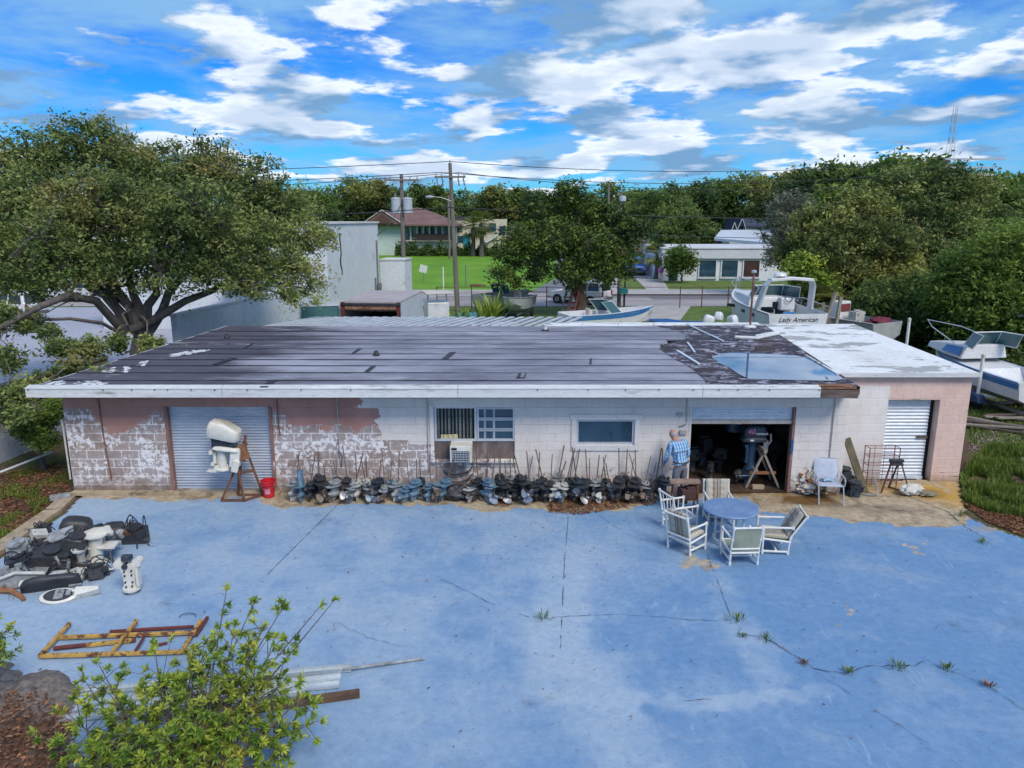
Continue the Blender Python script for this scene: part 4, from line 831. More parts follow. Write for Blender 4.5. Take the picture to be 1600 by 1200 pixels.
# dark tarpaulin sack in the gap
def lump(rx, ry, rz, seed, amp=0.25, n=20, m=12, fold=3.0, flat=0.0):
    b = B(); rings = []
    for i in range(m+1):
        t = PI*i/m; ring = []
        for k in range(n):
            a = 2*PI*k/n; st = max(math.sin(t), 0.03); d = Vector((st*math.cos(a), st*math.sin(a), -math.cos(t)))
            q = 1+amp*mnoise.fractal(d*fold+Vector((seed, 0, 0)), 0.8, 2.2, 4); v = Vector((d.x*rx*q, d.y*ry*q, rz+d.z*rz*q)); v.z = max(v.z, flat); ring.append(v)
        rings.append(ring)
    return b.loft(rings)
p = G(712, 783); solo('tarpaulin_sack', lump(0.3, 0.2, 0.17, 4.0, 0.5), UC['black'], 'crumpled black sack on the ground in the gap between lower units', 'sack', (p.x, p.y+0.1, 0.0), smooth=50)
p = G(715, 776); tube_ = thing('black_hose', 'coil of black hose above the crumpled sack by the wall', 'hose', (p.x, p.y+0.25, 0.2))
obj('coil', B().tube([(0.33*math.cos(a), 0.1*math.sin(a), 0.1+0.13*math.sin(a*1.0)+0.01*k) for k, a in enumerate([i*0.35 for i in range(38)])], 0.016, 6), UC['black'], tube_, smooth=True)
# ---- bucket
bp = G(417, 780); bk = thing('bucket', 'red plastic bucket with pink label beside the left roll-up door', 'bucket', (bp.x, bp.y+0.16, 0.01))
MATS['redp'] = M('red plastic', (0.62, 0.02, 0.03), (0.48, 0.015, 0.025), 3, 0.35, bump=0.03)
obj('pail', B().lathe([(0.125, 0), (0.16, 0.36), (0.168, 0.362), (0.168, 0.40), (0.155, 0.40), (0.12, 0.02), (0.01, 0.02)], 24), MATS['redp'], bk, smooth=40)
obj('rim', B().lathe([(0.166, 0.30), (0.174, 0.305), (0.174, 0.325), (0.164, 0.33)], 24), MATS['redp'], bk, smooth=40)
lb = B(); rings = [[Vector((math.sin(a)*(0.132+0.0972*z), -math.cos(a)*(0.132+0.0972*z), z)) for a in [x*0.12-0.3 for x in range(8)]] for z in (0.1, 0.22)]
lb.loft(rings, cap=False, close=False); obj('paper_label', lb, M('pink label', (0.75, 0.32, 0.42), (0.6, 0.2, 0.3), 20, 0.6, bump=0), bk)
obj('handle', B().tube([(0.172*math.cos(a), -0.06-0.12*math.sin(a), 0.33-0.10*math.sin(a)) for a in [k*PI/10 for k in range(11)]], 0.004, 5), MATS['steel'], bk)
# ---- outboard motors
def cowl_b(L, Wd, H, rake=0.25, n=20, sharp=False):
    b = B(); rings = []
    for z, k, dx in ((0, 0.96, 0), (0.1, 1.0, 0), (0.12, 1.02, 0), (0.7, 0.98, 0), (0.93, 0.93, 0.01), (1.0, 0.84, 0.015)) if sharp else ((0, 0.93, 0), (0.12, 1.0, 0), (0.55, 0.97, 0.01), (0.8, 0.88, 0.03), (0.95, 0.70, 0.05), (1.0, 0.45, 0.06)):
        ring = []
        for i in range(n):
            a = 2*PI*i/n; c, s = math.cos(a), math.sin(a); ex = 0.30 if sharp else 0.45
            x = math.copysign(abs(c)**ex, c)*L/2*k+dx*L; y = math.copysign(abs(s)**ex, s)*Wd/2*k
            ring.append(Vector((x, y, z*H-(z > 0.5)*rake*H*max(0, x/(L/2))*0.8*(z-0.4))))
        rings.append(ring)
    return b.loft(rings)
def powerhead_b(rng, L=0.5, Wd=0.32, H=0.4):
    b = B(); b.box((0, 0, H*0.45), (L*0.7, Wd*0.7, H*0.8))
    b.lathe([(0.14, 0), (0.15, 0.02), (0.15, 0.05), (0.05, 0.06)], 14, (0, 0, H*0.88))
    for k in range(4): b.lathe([(0.05, 0), (0.05, 0.12), (0.035, 0.15)], 8, (rng.uniform(-.3, .3)*L, Wd*0.3*rng.choice((-1, 1)), H*rng.uniform(0.1, 0.7)), rng.choice(('X', 'Y')))
    for k in range(6): b.box((rng.uniform(-.4, .4)*L, rng.uniform(-.45, .45)*Wd, H*rng.uniform(0.1, 0.85)), (rng.uniform(.05, .14), rng.uniform(.05, .12), rng.uniform(.05, .12)), (rng.uniform(-.3, .3), rng.uniform(-.3, .3), rng.uniform(0, 1)))
    return b
def hose_b(rng, L, Wd, H, n=4, up=0.15):
    b = B()
    for k in range(n):
        a, c = Vector((rng.uniform(-.5, .5)*L, rng.uniform(-.5, .5)*Wd, H*rng.uniform(.3, 1))), Vector((rng.uniform(-.5, .5)*L, rng.uniform(-.5, .5)*Wd, H*rng.uniform(.2, .9))); u = Vector((rng.uniform(-.1, .1), rng.uniform(-.1, .1), rng.uniform(.3, 1)*up*2))
        b.tube([a.lerp(c, t)+u*(4*t*(1-t)) for t in [i/8 for i in range(9)]], 0.011, 5)
    return b
def midsection_b(H, L=0.22, Wd=0.13):
    b = B(); b.loft([foil(L*1.5, Wd*1.5, 0, 0), foil(L*1.45, Wd*1.5, 0.03), foil(L, Wd, 0.06), foil(L*0.95, Wd*0.95, H*0.6), foil(L*1.15, Wd*1.2, H-0.05), foil(L*1.6, Wd*1.8, H-0.03), foil(L*1.6, Wd*1.8, H)])
    b.box((0, L*0.55, H*0.55), (Wd*0.8, 0.06, H*0.5)); b.box((0, L*0.75, H*0.8), (Wd*1.9, 0.07, 0.08)); b.box((0, L*0.7, H*0.3), (Wd*1.6, 0.06, 0.07)); return b
rm = random.Random(9)
MATS['owhite'] = M('cream outboard paint', (0.74, 0.72, 0.66), (0.60, 0.57, 0.50), 4, 0.4, bump=0.05, grime=(0.14, 0.11, 0.08), gr=(0.66, 0.76), gscale=6)
MATS['rust'] = M('rusty angle iron', (0.20, 0.085, 0.05), (0.09, 0.045, 0.035), 8, 0.85, bump=0.5); MATS['rustboard'] = M('rust stained board', (0.36, 0.16, 0.07), (0.17, 0.075, 0.04), 6, 0.85, bump=0.4)
sp_ = G(372, 786); st = thing('engine_stand', 'rusty steel engine stand with brown clamp board before the left roll-up door', 'stand', (sp_.x, sp_.y+0.25, 0.01))
for a, c in (((-0.42, -0.12, 0.02), (0.20, 0.05, 1.32)), ((0.12, -0.18, 0.02), (-0.08, 0.0, 1.02)), ((-0.42, -0.16, 0.02), (0.12, -0.16, 0.02)), ((0.12, -0.16, 0.02), (0.42, 0.2, 0.02)), ((0.42, 0.2, 0.02), (0.10, 0.1, 1.35)), ((-0.16, 0.2, 0.02), (0.02, 0.1, 1.0)), ((-0.16, 0.2, 0.02), (0.42, 0.2, 0.02)), ((-0.02, 0.02, 0.62), (0.25, 0.15, 0.62)), ((-0.05, 0.0, 0.98), (0.16, 0.0, 1.10)), ((0.10, 0.06, 0.9), (0.16, 0.1, 1.5))):
    obj('strut', B().bar(a, c, 0.05, 0.05), MATS['rust'], st)
obj('clamp_board', B().box((0.10, -0.05, 1.12), (0.26, 0.10, 0.34), (0, -0.35, 0)), MATS['rustboard'], st, bevel=0.01)
om = thing('outboard_motor', 'large cream outboard motor with raised cowl hung on the rusty stand', 'outboard motor', (sp_.x, sp_.y+0.2, 0))
om.rotation_euler = (0, 0, R(4))
o = obj('cowl', cowl_b(0.72, 0.44, 0.36, 0.75, 20, True), MATS['owhite'], om, (-0.28, 0, 1.50), (0, R(14), 0), smooth=50)
obj('powerhead', powerhead_b(rm, 0.7, 0.34, 0.34), UC['dark'], om, (-0.27, 0, 1.26)); obj('hose', hose_b(rm, 0.6, 0.36, 0.3, 5, 0.04), UC['black'], om, (-0.27, 0, 1.25))
obj('lower_pan', cowl_b(0.62, 0.36, 0.10), MATS['owhite'], om, (-0.22, 0, 1.22), (0, R(8), 0), smooth=50)
obj('midsection', midsection_b(0.56, 0.24, 0.2), MATS['owhite'], om, (-0.36, 0, 0.74), (0, R(3), R(90)), smooth=50)
obj('swivel_bracket', B().box((-0.04, 0, 1.02), (0.22, 0.26, 0.42), (0, 0.15, 0)).box((-0.02, -0.15, 0.86), (0.16, 0.06, 0.3), (0, 0.3, 0)), MATS['owhite'], om, bevel=0.03)
obj('gearcase', B().loft([[Vector((v.y-0.40, v.x, v.z)) for v in foil(l, w, z, y0)] for l, w, z, y0 in ((0.5, 0.16, 0.70, -0.08), (0.52, 0.18, 0.72, -0.08), (0.40, 0.14, 0.80, -0.02), (0.30, 0.14, 0.86, 0.02))]), MATS['owhite'], om, smooth=50)
# dark motor inside the bay on wooden trestle
MATS['bluec'] = M('deep blue outboard paint', (0.012, 0.035, 0.075), (0.02, 0.05, 0.10), 3, 0.3, bump=0.03); MATS['navyc'] = M('navy cowl', (0.018, 0.024, 0.045), (0.03, 0.04, 0.06), 3, 0.35, bump=0.03)
MATS['pinkl'] = M('pink lettering', (0.80, 0.30, 0.48), (0.7, 0.25, 0.42), 8, 0.5, bump=0); MATS['whitel'] = M('white lettering', (0.8, 0.82, 0.85), (0.7, 0.72, 0.75), 8, 0.5, bump=0); MATS['greyl'] = M('dim grey lettering', (0.35, 0.42, 0.5), (0.3, 0.36, 0.43), 8, 0.5, bump=0)
gx = YP(1178, 700, 16.95).x; bo = thing('outboard_motor', 'dark blue outboard motor with pink number on its cowl inside the open bay', 'outboard motor', (gx, 16.95, 0.03))
CO = obj('cowl', cowl_b(0.58, 0.34, 0.30, 0.2), MATS['navyc'], bo, (-0.02, 0, 1.23), smooth=50)
tx = text_mesh('40', 0.17, MATS['pinkl'], 0.002, 0.2); obj('cowl_number', tx, None, CO, (-0.13, -0.177, 0.14), (PI/2, 0, 0))
tx = text_mesh('YAMAHA', 0.075, MATS['whitel'], 0.002); obj('cowl_lettering', tx, None, CO, (0.125, -0.177, 0.085), (PI/2, 0, 0))
obj('lower_pan', cowl_b(0.62, 0.36, 0.14), UC['dark'], bo, (-0.03, 0, 1.10), smooth=50); obj('trim_mark', B().box((-0.12, -0.186, 1.16), (0.09, 0.01, 0.04)), MATS['whitel'], bo)
obj('midsection', midsection_b(0.75, 0.22, 0.14), MATS['bluec'], bo, (-0.04, 0, 0.38), (0, R(4), R(90)), smooth=50)
obj('gearcase', B().lathe([(0.012, 0.24), (0.05, 0.16), (0.06, 0.0), (0.045, -0.17)], 12, (-0.1, 0, 0.2), 'X').box((-0.08, 0, 0.32), (0.22, 0.05, 0.2)).box((-0.1, 0, 0.10), (0.16, 0.012, 0.16)), MATS['bluec'], bo, smooth=50)
obj('propeller', prop_cache['steel'], None, bo, (-0.33, 0, 0.2), (0, 0, R(90))); obj('transom_clamp', B().box((0.24, 0, 0.98), (0.12, 0.24, 0.3)).tube([(0.28, -0.1, 1.0), (0.36, -0.1, 1.12), (0.36, -0.05, 1.3)], 0.03, 7), MATS['steel'], bo, bevel=0.01)
b2 = thing('outboard_cowl', 'spare dark blue lettered cowl standing behind the motor in the bay', 'engine cover', (gx-0.25, 17.5, 1.22)); cw = obj('shell', cowl_b(0.60, 0.36, 0.44, 0.1), MATS['bluec'], b2, smooth=50)
obj('shell_lettering', text_mesh('YAMAHA', 0.12, MATS['greyl'], 0.002), None, cw, (-0.02, -0.187, 0.26), (PI/2, 0, 0))
MATS['oldwood'] = M('grey weathered wood', (0.33, 0.29, 0.24), (0.19, 0.155, 0.12), 4, 0.85, bump=0.4, stretch=(3, 3, 0.5)); MATS['lightwood'] = M('bare pine', (0.46, 0.36, 0.25), (0.32, 0.24, 0.16), 4, 0.8, bump=0.3)
ts = thing('wooden_trestle', 'pale wooden A-frame trestle carrying the dark motor in the bay', 'trestle', (gx+0.16, 16.72, 0.03))
for a, c in (((-0.37, 0, 0), (0.02, 0, 0.92)), ((0.42, 0, 0), (-0.02, 0, 0.92))): obj('leg', B().bar(a, c, 0.05, 0.07, (0, 1, 0)), MATS['oldwood'], ts)
for a, c in (((-0.37, 0.55, 0), (0.02, 0.5, 0.92)), ((0.42, 0.55, 0), (-0.02, 0.5, 0.92))): obj('leg', B().bar(a, c, 0.05, 0.07, (0, 1, 0)), MATS['oldwood'], ts)
obj('cross_rail', B().box((0.03, 0.03, 0.36), (0.62, 0.03, 0.07)), MATS['rustboard'], ts); obj('beam', B().box((0, 0.25, 0.94), (0.08, 0.75, 0.09)), MATS['oldwood'], ts)
obj('shelf', B().box((0.05, 0.3, 1.18), (0.06, 0.3, 0.4)), MATS['oldwood'], ts)
solo('wooden_block', B().box((0, 0, 0.05), (0.28, 0.1, 0.1)), MATS['lightwood'], 'short pale wooden block on the bay floor under the trestle', 'wood block', (gx+0.05, 16.62, 0.03), bevel=0.006)
solo('foam_cup', B().lathe([(0.05, 0), (0.06, 0.12), (0.055, 0.12)], 12), MATS['whitel'], 'small white can on the trestle rail in the bay', 'can', (gx+0.08, 16.95, 0.30))
for i, (x, y, s) in enumerate(((4.6, 17.9, 0.9), (5.0, 18.4, 1.1), (5.35, 18.0, 0.8), (6.8, 18.2, 1.0), (4.9, 17.3, 0.6), (7.2, 17.6, 0.9))):
    t = thing('stored_engine', '%s of the dim engines stored on the floor inside the open bay' % ['leftmost', 'tallest', 'middle', 'rightmost rear', 'nearest left', 'right-hand front'][i], 'engine', (x, y, 0.03), rm.uniform(0, 3), 'engines stored in the bay', s)
    obj('powerhead', powerhead_b(rm), UC['black'], t, (0, 0, 0.35)); obj('midsection', midsection_b(0.4), UC['black'], t, smooth=50)
# ---- patio set
MATS['pvc'] = M('white PVC tube', (0.80, 0.80, 0.78), (0.70, 0.69, 0.66), 5, 0.4, bump=0.03, grime=(0.36, 0.32, 0.28), gr=(0.66, 0.8), gscale=7)
b = NB('striped cushion'); tcx = b.objc(); sx = b.n('ShaderNodeSeparateXYZ'); b.l(tcx, sx.inputs[0]); rmp = b.n('ShaderNodeValToRGB')
for i, (p, c) in enumerate(((0.0, (0.40, 0.36, 0.29)), (0.30, (0.48, 0.44, 0.36)), (0.38, (0.17, 0.14, 0.13)), (0.45, (0.40, 0.34, 0.26)), (0.50, (0.12, 0.10, 0.11)), (0.57, (0.42, 0.37, 0.29)), (0.66, (0.22, 0.17, 0.13)), (0.74, (0.48, 0.44, 0.36)))):
    e = rmp.color_ramp.elements[i] if i < 2 else rmp.color_ramp.elements.new(p)
    e.position = p; e.color = c+(1,)
b.l(b.ramp(sx.outputs[0], -0.27, 0.27), rmp.inputs[0]); nB = b.noise(14, 4, 0.7, tcx); col = b.mix(0.5, rmp.outputs[0], b.mix(b.ramp(nB, 0.3, 0.7), (0.72,)*3, (1.2,)*3), 'MULTIPLY'); MATS['cush'] = b.fin(col, 0.9)
MATS['sling'] = M('olive canvas sling', (0.36, 0.38, 0.29), (0.24, 0.27, 0.21), 3, 0.9, bump=0.2)
def cushion_b(w, l, th, tufts=True):
    b = B(); nx_, ny_ = 16, 16; top, bot = [], []
    for j in range(ny_+1):
        rt, rb_ = [], []
        for i in range(nx_+1):
            u, v = i/nx_*2-1, j/ny_*2-1; e = (1-abs(u)**4)*(1-abs(v)**4); t = th*(0.35+0.65*e**0.5)
            if tufts:
                for tx_ in (-0.4, 0.4):
                    for ty_ in (-0.45, 0.1, 0.6): t -= th*0.5*math.exp(-((u-tx_)**2+(v-ty_)**2)/0.03)
            rt.append(Vector((u*w/2*(1-0.04*abs(v)**3), v*l/2, t*0.62))); rb_.append(Vector((u*w/2*(1-0.04*abs(v)**3), v*l/2, -t*0.38)))
        top.append(rt); bot.append(rb_)
    b.loft(top, False, False); b.loft(bot[::-1], False, False)
    rim_t = top[0]+[r[-1] for r in top[1:]]+top[-1][-2::-1]+[r[0] for r in top[-2:0:-1]]; rim_b = bot[0]+[r[-1] for r in bot[1:]]+bot[-1][-2::-1]+[r[0] for r in bot[-2:0:-1]]
    b.loft([rim_b, rim_t], False, True); return b
def patio_chair(label, loc, rz, cushions=True, spindles=False, recl=0.28, sling=True, low=False):
    """faces local +Y"""
    t = thing('patio_chair', label, 'chair', loc, rz, 'white tube chairs round the patio table', 0.88); w, d = 0.30, 0.29; r = 0.0235
    zb = 0.90; yb = -d-recl*0.5
    for s in (-1, 1):
        obj('front_leg', B().tube([(s*w, d, 0), (s*w, d, 0.62)], r, 8), MATS['pvc'], t, smooth=True)
        obj('rear_leg', B().tube([(s*w, -d+0.04, 0), (s*w, -d, 0.42), (s*w, yb, zb)], r, 8), MATS['pvc'], t, smooth=True)
        obj('arm', B().tube([(s*w, d+0.02, 0.62), (s*w, -d-0.06, 0.63)], r*1.05, 8), MATS['pvc'], t, smooth=True)
        obj('side_rail', B().tube([(s*w, d, 0.36), (s*w, -d, 0.30)], r, 8), MATS['pvc'], t, smooth=True)
        obj('lower_rail', B().tube([(s*w, d, 0.07 if low else 0.13), (s*w, -d+0.03, 0.07 if low else 0.13)], r, 8), MATS['pvc'], t, smooth=True)
        for p in ((s*w, d, 0.62), (s*w, d, 0.36), (s*w, d, 0.04), (s*w, yb, zb), (s*w, -d-0.04, 0.63), (s*w, -d+0.035, 0.04)): obj('fitting', B().lathe([(r*1.25, -0.035), (r*1.25, 0.035)], 8, p), MATS['pvc'], t)
    for (y, z) in ((d, 0.35), (-d, 0.30), (yb, zb), (-d-0.02, 0.40), (0, 0.10)): obj('cross_tube', B().tube([(-w, y, z), (w, y, z)], r, 8), MATS['pvc'], t, smooth=True)
    if spindles:
        for k in (-0.15, 0, 0.15):
            obj('spindle', B().tube([(k, -d-0.02, 0.40), (k, yb, zb)], 0.013, 6), MATS['pvc'], t)
            for s in (-1, 1): obj('spindle', B().tube([(s*w, k, 0.34), (s*w, k, 0.62)], 0.013, 6), MATS['pvc'], t)
    if sling:
        obj('sling', B().hexa([Vector(p) for p in ((-w+0.03, -d+0.0, 0.33), (w-0.03, -d+0.0, 0.33), (w-0.03, -d-0.012, 0.33), (-w+0.03, -d-0.012, 0.33), (-w+0.03, yb+0.01, zb-0.03), (w-0.03, yb+0.01, zb-0.03), (w-0.03, yb-0.006, zb-0.03), (-w+0.03, yb-0.006, zb-0.03))]), MATS['sling'], t)
        obj('seat_sling', B().hexa([Vector(p) for p in ((-w+0.03, -d, 0.30), (w-0.03, -d, 0.30), (w-0.03, d, 0.35), (-w+0.03, d, 0.35), (-w+0.03, -d, 0.315), (w-0.03, -d, 0.315), (w-0.03, d, 0.365), (-w+0.03, d, 0.365))]), MATS['sling'], t)
    if cushions:
        obj('seat_cushion', cushion_b(0.53, 0.56, 0.13), MATS['cush'], t, (0, 0.0, 0.39), (R(4), 0, 0), smooth=60)
        ang = math.atan2(zb-0.36, yb+d); obj('back_cushion', cushion_b(0.53, 0.58, 0.13), MATS['cush'], t, (0, (yb-d)/2+0.06, 0.68), (PI-ang-PI, 0, 0) if False else (ang, 0, 0), smooth=60).scale = (1, 1, -1)
    return t
tp = Vector((4.34, 13.73, 0.0))
tb = thing('patio_table', 'round blue patio table on white tube legs', 'table', tp)
MATS['bluetop'] = M('faded blue table top', (0.19, 0.30, 0.50), (0.13, 0.22, 0.40), 3, 0.5, bump=0.15, grime=(0.30, 0.40, 0.55), gr=(0.55, 0.75))
obj('table_top', B().lathe([(0.012, 0.70), (0.50, 0.69), (0.535, 0.695), (0.54, 0.72), (0.525, 0.735), (0.02, 0.735), (0.018, 0.705)], 48), MATS['bluetop'], tb, smooth=30)
for k in range(4):
    a = PI/4+k*PI/2; obj('leg', B().tube([(0.3*math.cos(a), 0.3*math.sin(a), 0), (0.3*math.cos(a), 0.3*math.sin(a), 0.69)], 0.024, 8), MATS['pvc'], tb, smooth=True)
obj('leg_ring', B().tube([(0.3*math.cos(k*PI/12), 0.3*math.sin(k*PI/12), 0.1) for k in range(25)], 0.02, 7), MATS['pvc'], tb, smooth=True)
patio_chair('cushionless white tube chair with spindled sides behind the man\'s trestle', (3.50, 14.42, 0), R(-70), False, True, 0.2, False)
patio_chair('white tube chair with striped cushions left of the blue table, back to camera', (3.42, 13.42, 0), R(-50), True, False, 0.25, False)
patio_chair('white tube chair seen from behind with bare olive sling, nearest the camera', (4.32, 12.93, 0), R(3), False, False, 0.2)
patio_chair('reclined white tube chair with striped cushions right of the blue table', (5.12, 13.42, 0), R(84), True, False, 0.62, True, True)
patio_chair('white tube chair with striped cushion behind the blue table, facing the camera', (4.42, 14.78, 0), R(178), True, False, 0.2)
solo('magazine', B().box((0, 0, 0.004), (0.3, 0.2, 0.008)), MATS['kerb'], 'scrap of pale paper under the near edge of the patio table', 'paper', (4.4, 13.0, 0.40)) if False else None
# ---- trestle before the man
tq = G(1056, 802); tr = thing('work_trestle', 'narrow rusty work trestle with wooden top in front of the man', 'trestle', (3.79, 15.28, 0.01))
obj('top_board', B().box((0, 0, 0.70), (0.66, 0.2, 0.06)), M('stained bench top', (0.36, 0.25, 0.20), (0.22, 0.14, 0.11), 5, 0.8, bump=0.4), tr, bevel=0.008)
for x in (-0.25, 0.27):
    for y in (-0.17, 0.17): obj('leg', B().bar((x, y*1.2, 0), (x, y*0.4, 0.68), 0.028, 0.028), MATS['rust'], tr)
obj('brace', B().bar((-0.25, -0.1, 0.28), (0.27, 0.1, 0.28), 0.025, 0.025), MATS['rust'], tr); obj('lower_shelf', B().box((0.05, 0.0, 0.30), (0.42, 0.24, 0.02)), MATS['rustboard'], tr)
solo('scrap_box', B().box((0, 0, 0.12), (0.36, 0.28, 0.22)).box((0.05, -0.02, 0.25), (0.2, 0.18, 0.06)), M('red brown scrap', (0.10, 0.04, 0.035), (0.05, 0.03, 0.035), 8, 0.8), 'dark red box on the lower shelf of the work trestle', 'box', (3.86, 15.28, 0.325), 0.2, bevel=0.01)
# ---- right-hand clutter
p = G(1268, 772); bun = thing('foam_bundle', 'crumpled white plastic bundle with rust-brown hollows beside the open bay', 'bundle', (p.x, p.y+0.12, 0))
b = NB('torn plastic bundle'); oc = b.objc(); n1 = b.noise(5.5, 5, 0.6, oc, None, 0.6); n2 = b.noise(16, 5, 0.7, oc)
col = b.mix(b.ramp(n2, 0.3, 0.7), (0.52, 0.45, 0.36), (0.80, 0.77, 0.70)); col = b.mix(b.ramp(n1, 0.53, 0.57), col, (0.26, 0.10, 0.03)); b.bump(n2, 0.8, 0.03); MATS['foam'] = b.fin(col, 0.7)
obj('main_lump', lump(0.30, 0.22, 0.27, 2.0, 0.62, 34, 22, 4.0), MATS['foam'], bun, smooth=45); obj('top_lump', lump(0.17, 0.14, 0.14, 9.0, 0.7, 22, 14, 4.0), MATS['foam'], bun, (0.04, 0.04, 0.38), smooth=45); obj('loose_skirt', lump(0.38, 0.26, 0.09, 5.0, 0.6, 30, 12, 5.0), MATS['foam'], bun, smooth=45)
p = G(1312, 772); lc = thing('lawn_chair', 'silver folding lawn chair against the white wall', 'chair', (7.28, 16.0, 0), R(172))
MATS['silver'] = M('aluminium tube', (0.66, 0.68, 0.72), (0.5, 0.52, 0.56), 6, 0.35, 0.5, bump=0.03); MATS['web'] = M('pale blue webbing', (0.50, 0.54, 0.64), (0.40, 0.44, 0.54), 5, 0.8, bump=0.2)
for s in (-1, 1):
    x = s*0.27
    obj('side_frame', B().tube([(x, 0.34, 0), (x, 0.18, 0.40), (x, -0.22, 0.36), (x*0.93, -0.42, 0.88)], 0.014, 7), MATS['silver'], lc, smooth=True)
    obj('rear_leg', B().tube([(x*1.05, -0.36, 0), (x*1.05, -0.1, 0.4), (x*1.05, 0.0, 0.55)], 0.014, 7), MATS['silver'], lc, smooth=True)
    obj('arm', B().tube([(x*1.1, -0.30, 0.60), (x*1.1, 0.12, 0.58), (x*1.1, 0.2, 0.52), (x*1.1, 0.16, 0.40)], 0.016, 7), MATS['silver'], lc, smooth=True)
obj('top_bar', B().tube([(-0.25, -0.42, 0.88), (0.25, -0.42, 0.88)], 0.014, 7), MATS['silver'], lc); obj('front_bar', B().tube([(-0.27, 0.18, 0.40), (0.27, 0.18, 0.40)], 0.014, 7), MATS['silver'], lc)
obj('seat_webbing', cushion_b(0.5, 0.42, 0.05, False), MATS['web'], lc, (0, 0.0, 0.385), (R(4), 0, 0), smooth=50); obj('back_webbing', cushion_b(0.5, 0.52, 0.05, False), MATS['web'], lc, (0, -0.32, 0.62), (R(-68.5), 0, 0), smooth=50)
cup = solo('plastic_bag', lump(0.13, 0.09, 0.05, 3, 0.5), M('blue film', (0.16, 0.33, 0.50), (0.4, 0.5, 0.6), 12, 0.4), 'small blue plastic bag on the seat of the lawn chair', 'bag', (7.26, 16.1, 0.41), smooth=50)
pk = thing('leaning_plank', 'long mossy plank leaning on the corner of the white wall', 'plank', (8.32, 16.35, 0.02)); obj('board', B().bar((0, 0, 0), (-0.50, 0.15, 1.30), 0.17, 0.05, (0, 1, 0)), M('mossy timber', (0.20, 0.165, 0.095), (0.11, 0.09, 0.05), 4, 0.9, bump=0.5), pk, bevel=0.006)
wr = thing('wire_rack', 'tall rusty red wire rack beside the annex door', 'rack', (8.88, 16.86, 0.01)); MATS['redrust'] = M('rusty red wire', (0.30, 0.09, 0.075), (0.17, 0.06, 0.05), 8, 0.8)
for x in (-0.36, -0.12, 0.12, 0.36):
    for y in (-0.12, 0.12):
        if abs(x) > 0.3 or y > 0: obj('upright_wire', B().tube([(x, y, 0), (x, y, 1.0)], 0.012 if abs(x) > 0.3 else 0.006, 5), MATS['redrust'], wr)
for z in (0.12, 0.35, 0.56, 0.78, 0.99):
    obj('shelf_wire', B().tube([(-0.36, -0.12, z), (0.36, -0.12, z), (0.36, 0.12, z), (-0.36, 0.12, z), (-0.36, -0.12, z)], 0.008, 5), MATS['redrust'], wr)
    obj('shelf_wire', B().tube([(-0.36, 0, z), (0.36, 0, z)], 0.005, 5), MATS['redrust'], wr)
es = thing('small_engine_stand', 'dark steel stand with black clamp head in front of the wire rack', 'stand', (9.02, 16.45, 0.01))
for a, c in (((-0.30, -0.05, 0), (-0.12, 0, 0.72)), ((0.34, -0.12, 0), (0.12, 0, 0.72)), ((0.05, 0.3, 0), (0.05, 0.02, 0.7)), ((-0.2, 0, 0.3), (0.2, 0, 0.3)), ((0.34, -0.12, 0.02), (0.05, 0.3, 0.02))): obj('leg', B().bar(a, c, 0.03, 0.03), MATS['rust'] if a[0] != 0.05 else UC['black'], es)
obj('clamp_head', B().box((0, 0, 0.78), (0.32, 0.10, 0.07)).box((0, -0.02, 0.70), (0.30, 0.08, 0.06)), UC['black'], es, bevel=0.01)
sb = thing('sandbag', 'torn white sack slumped on the ground before the annex door', 'sack', (9.36, 16.32, 0), 0.3); MATS['sack'] = M('white woven sack', (0.68, 0.67, 0.62), (0.5, 0.48, 0.43), 6, 0.8, bump=0.4, grime=(0.24, 0.18, 0.1), gr=(0.58, 0.72), gscale=5)
obj('bag', lump(0.30, 0.17, 0.13, 6, 0.35, 28, 16, 3), MATS['sack'], sb, smooth=50); obj('spill', lump(0.2, 0.14, 0.04, 7, 0.6, 20, 9, 4), M('spilled grit', (0.30, 0.27, 0.2), (0.14, 0.12, 0.08), 12, 0.9), sb, (0.36, -0.16, 0), smooth=40)
for i, (x, y, c, lb) in enumerate(((7.86, 16.55, 'black', 'black engine block under the leaning plank'), (8.0, 16.25, 'dark', 'dark gearcase casting lying at the foot of the leaning plank'), (8.25, 16.75, 'grey', 'grey casting behind the leaning plank'))):
    t = thing('engine_part', lb, 'engine part', (x, y, 0.0), rm.uniform(0, 3)); obj('casting', powerhead_b(rm, 0.4, 0.3, 0.35 if i else 0.62), UC[c], t); obj('hose', hose_b(rm, 0.35, 0.3, 0.35, 3, 0.08), UC['black'], t)
hp = thing('bent_hose', 'grey rubber hose looped on the ground right of the plank', 'hose', (8.5, 16.3, 0.02)); obj('tube', B().tube([(0, 0.1, 0.4), (0.06, 0, 0.12), (0, -0.12, 0.02), (-0.2, -0.1, 0.02), (-0.35, 0.05, 0.02)], 0.02, 6), UC['grey'], hp, smooth=True)
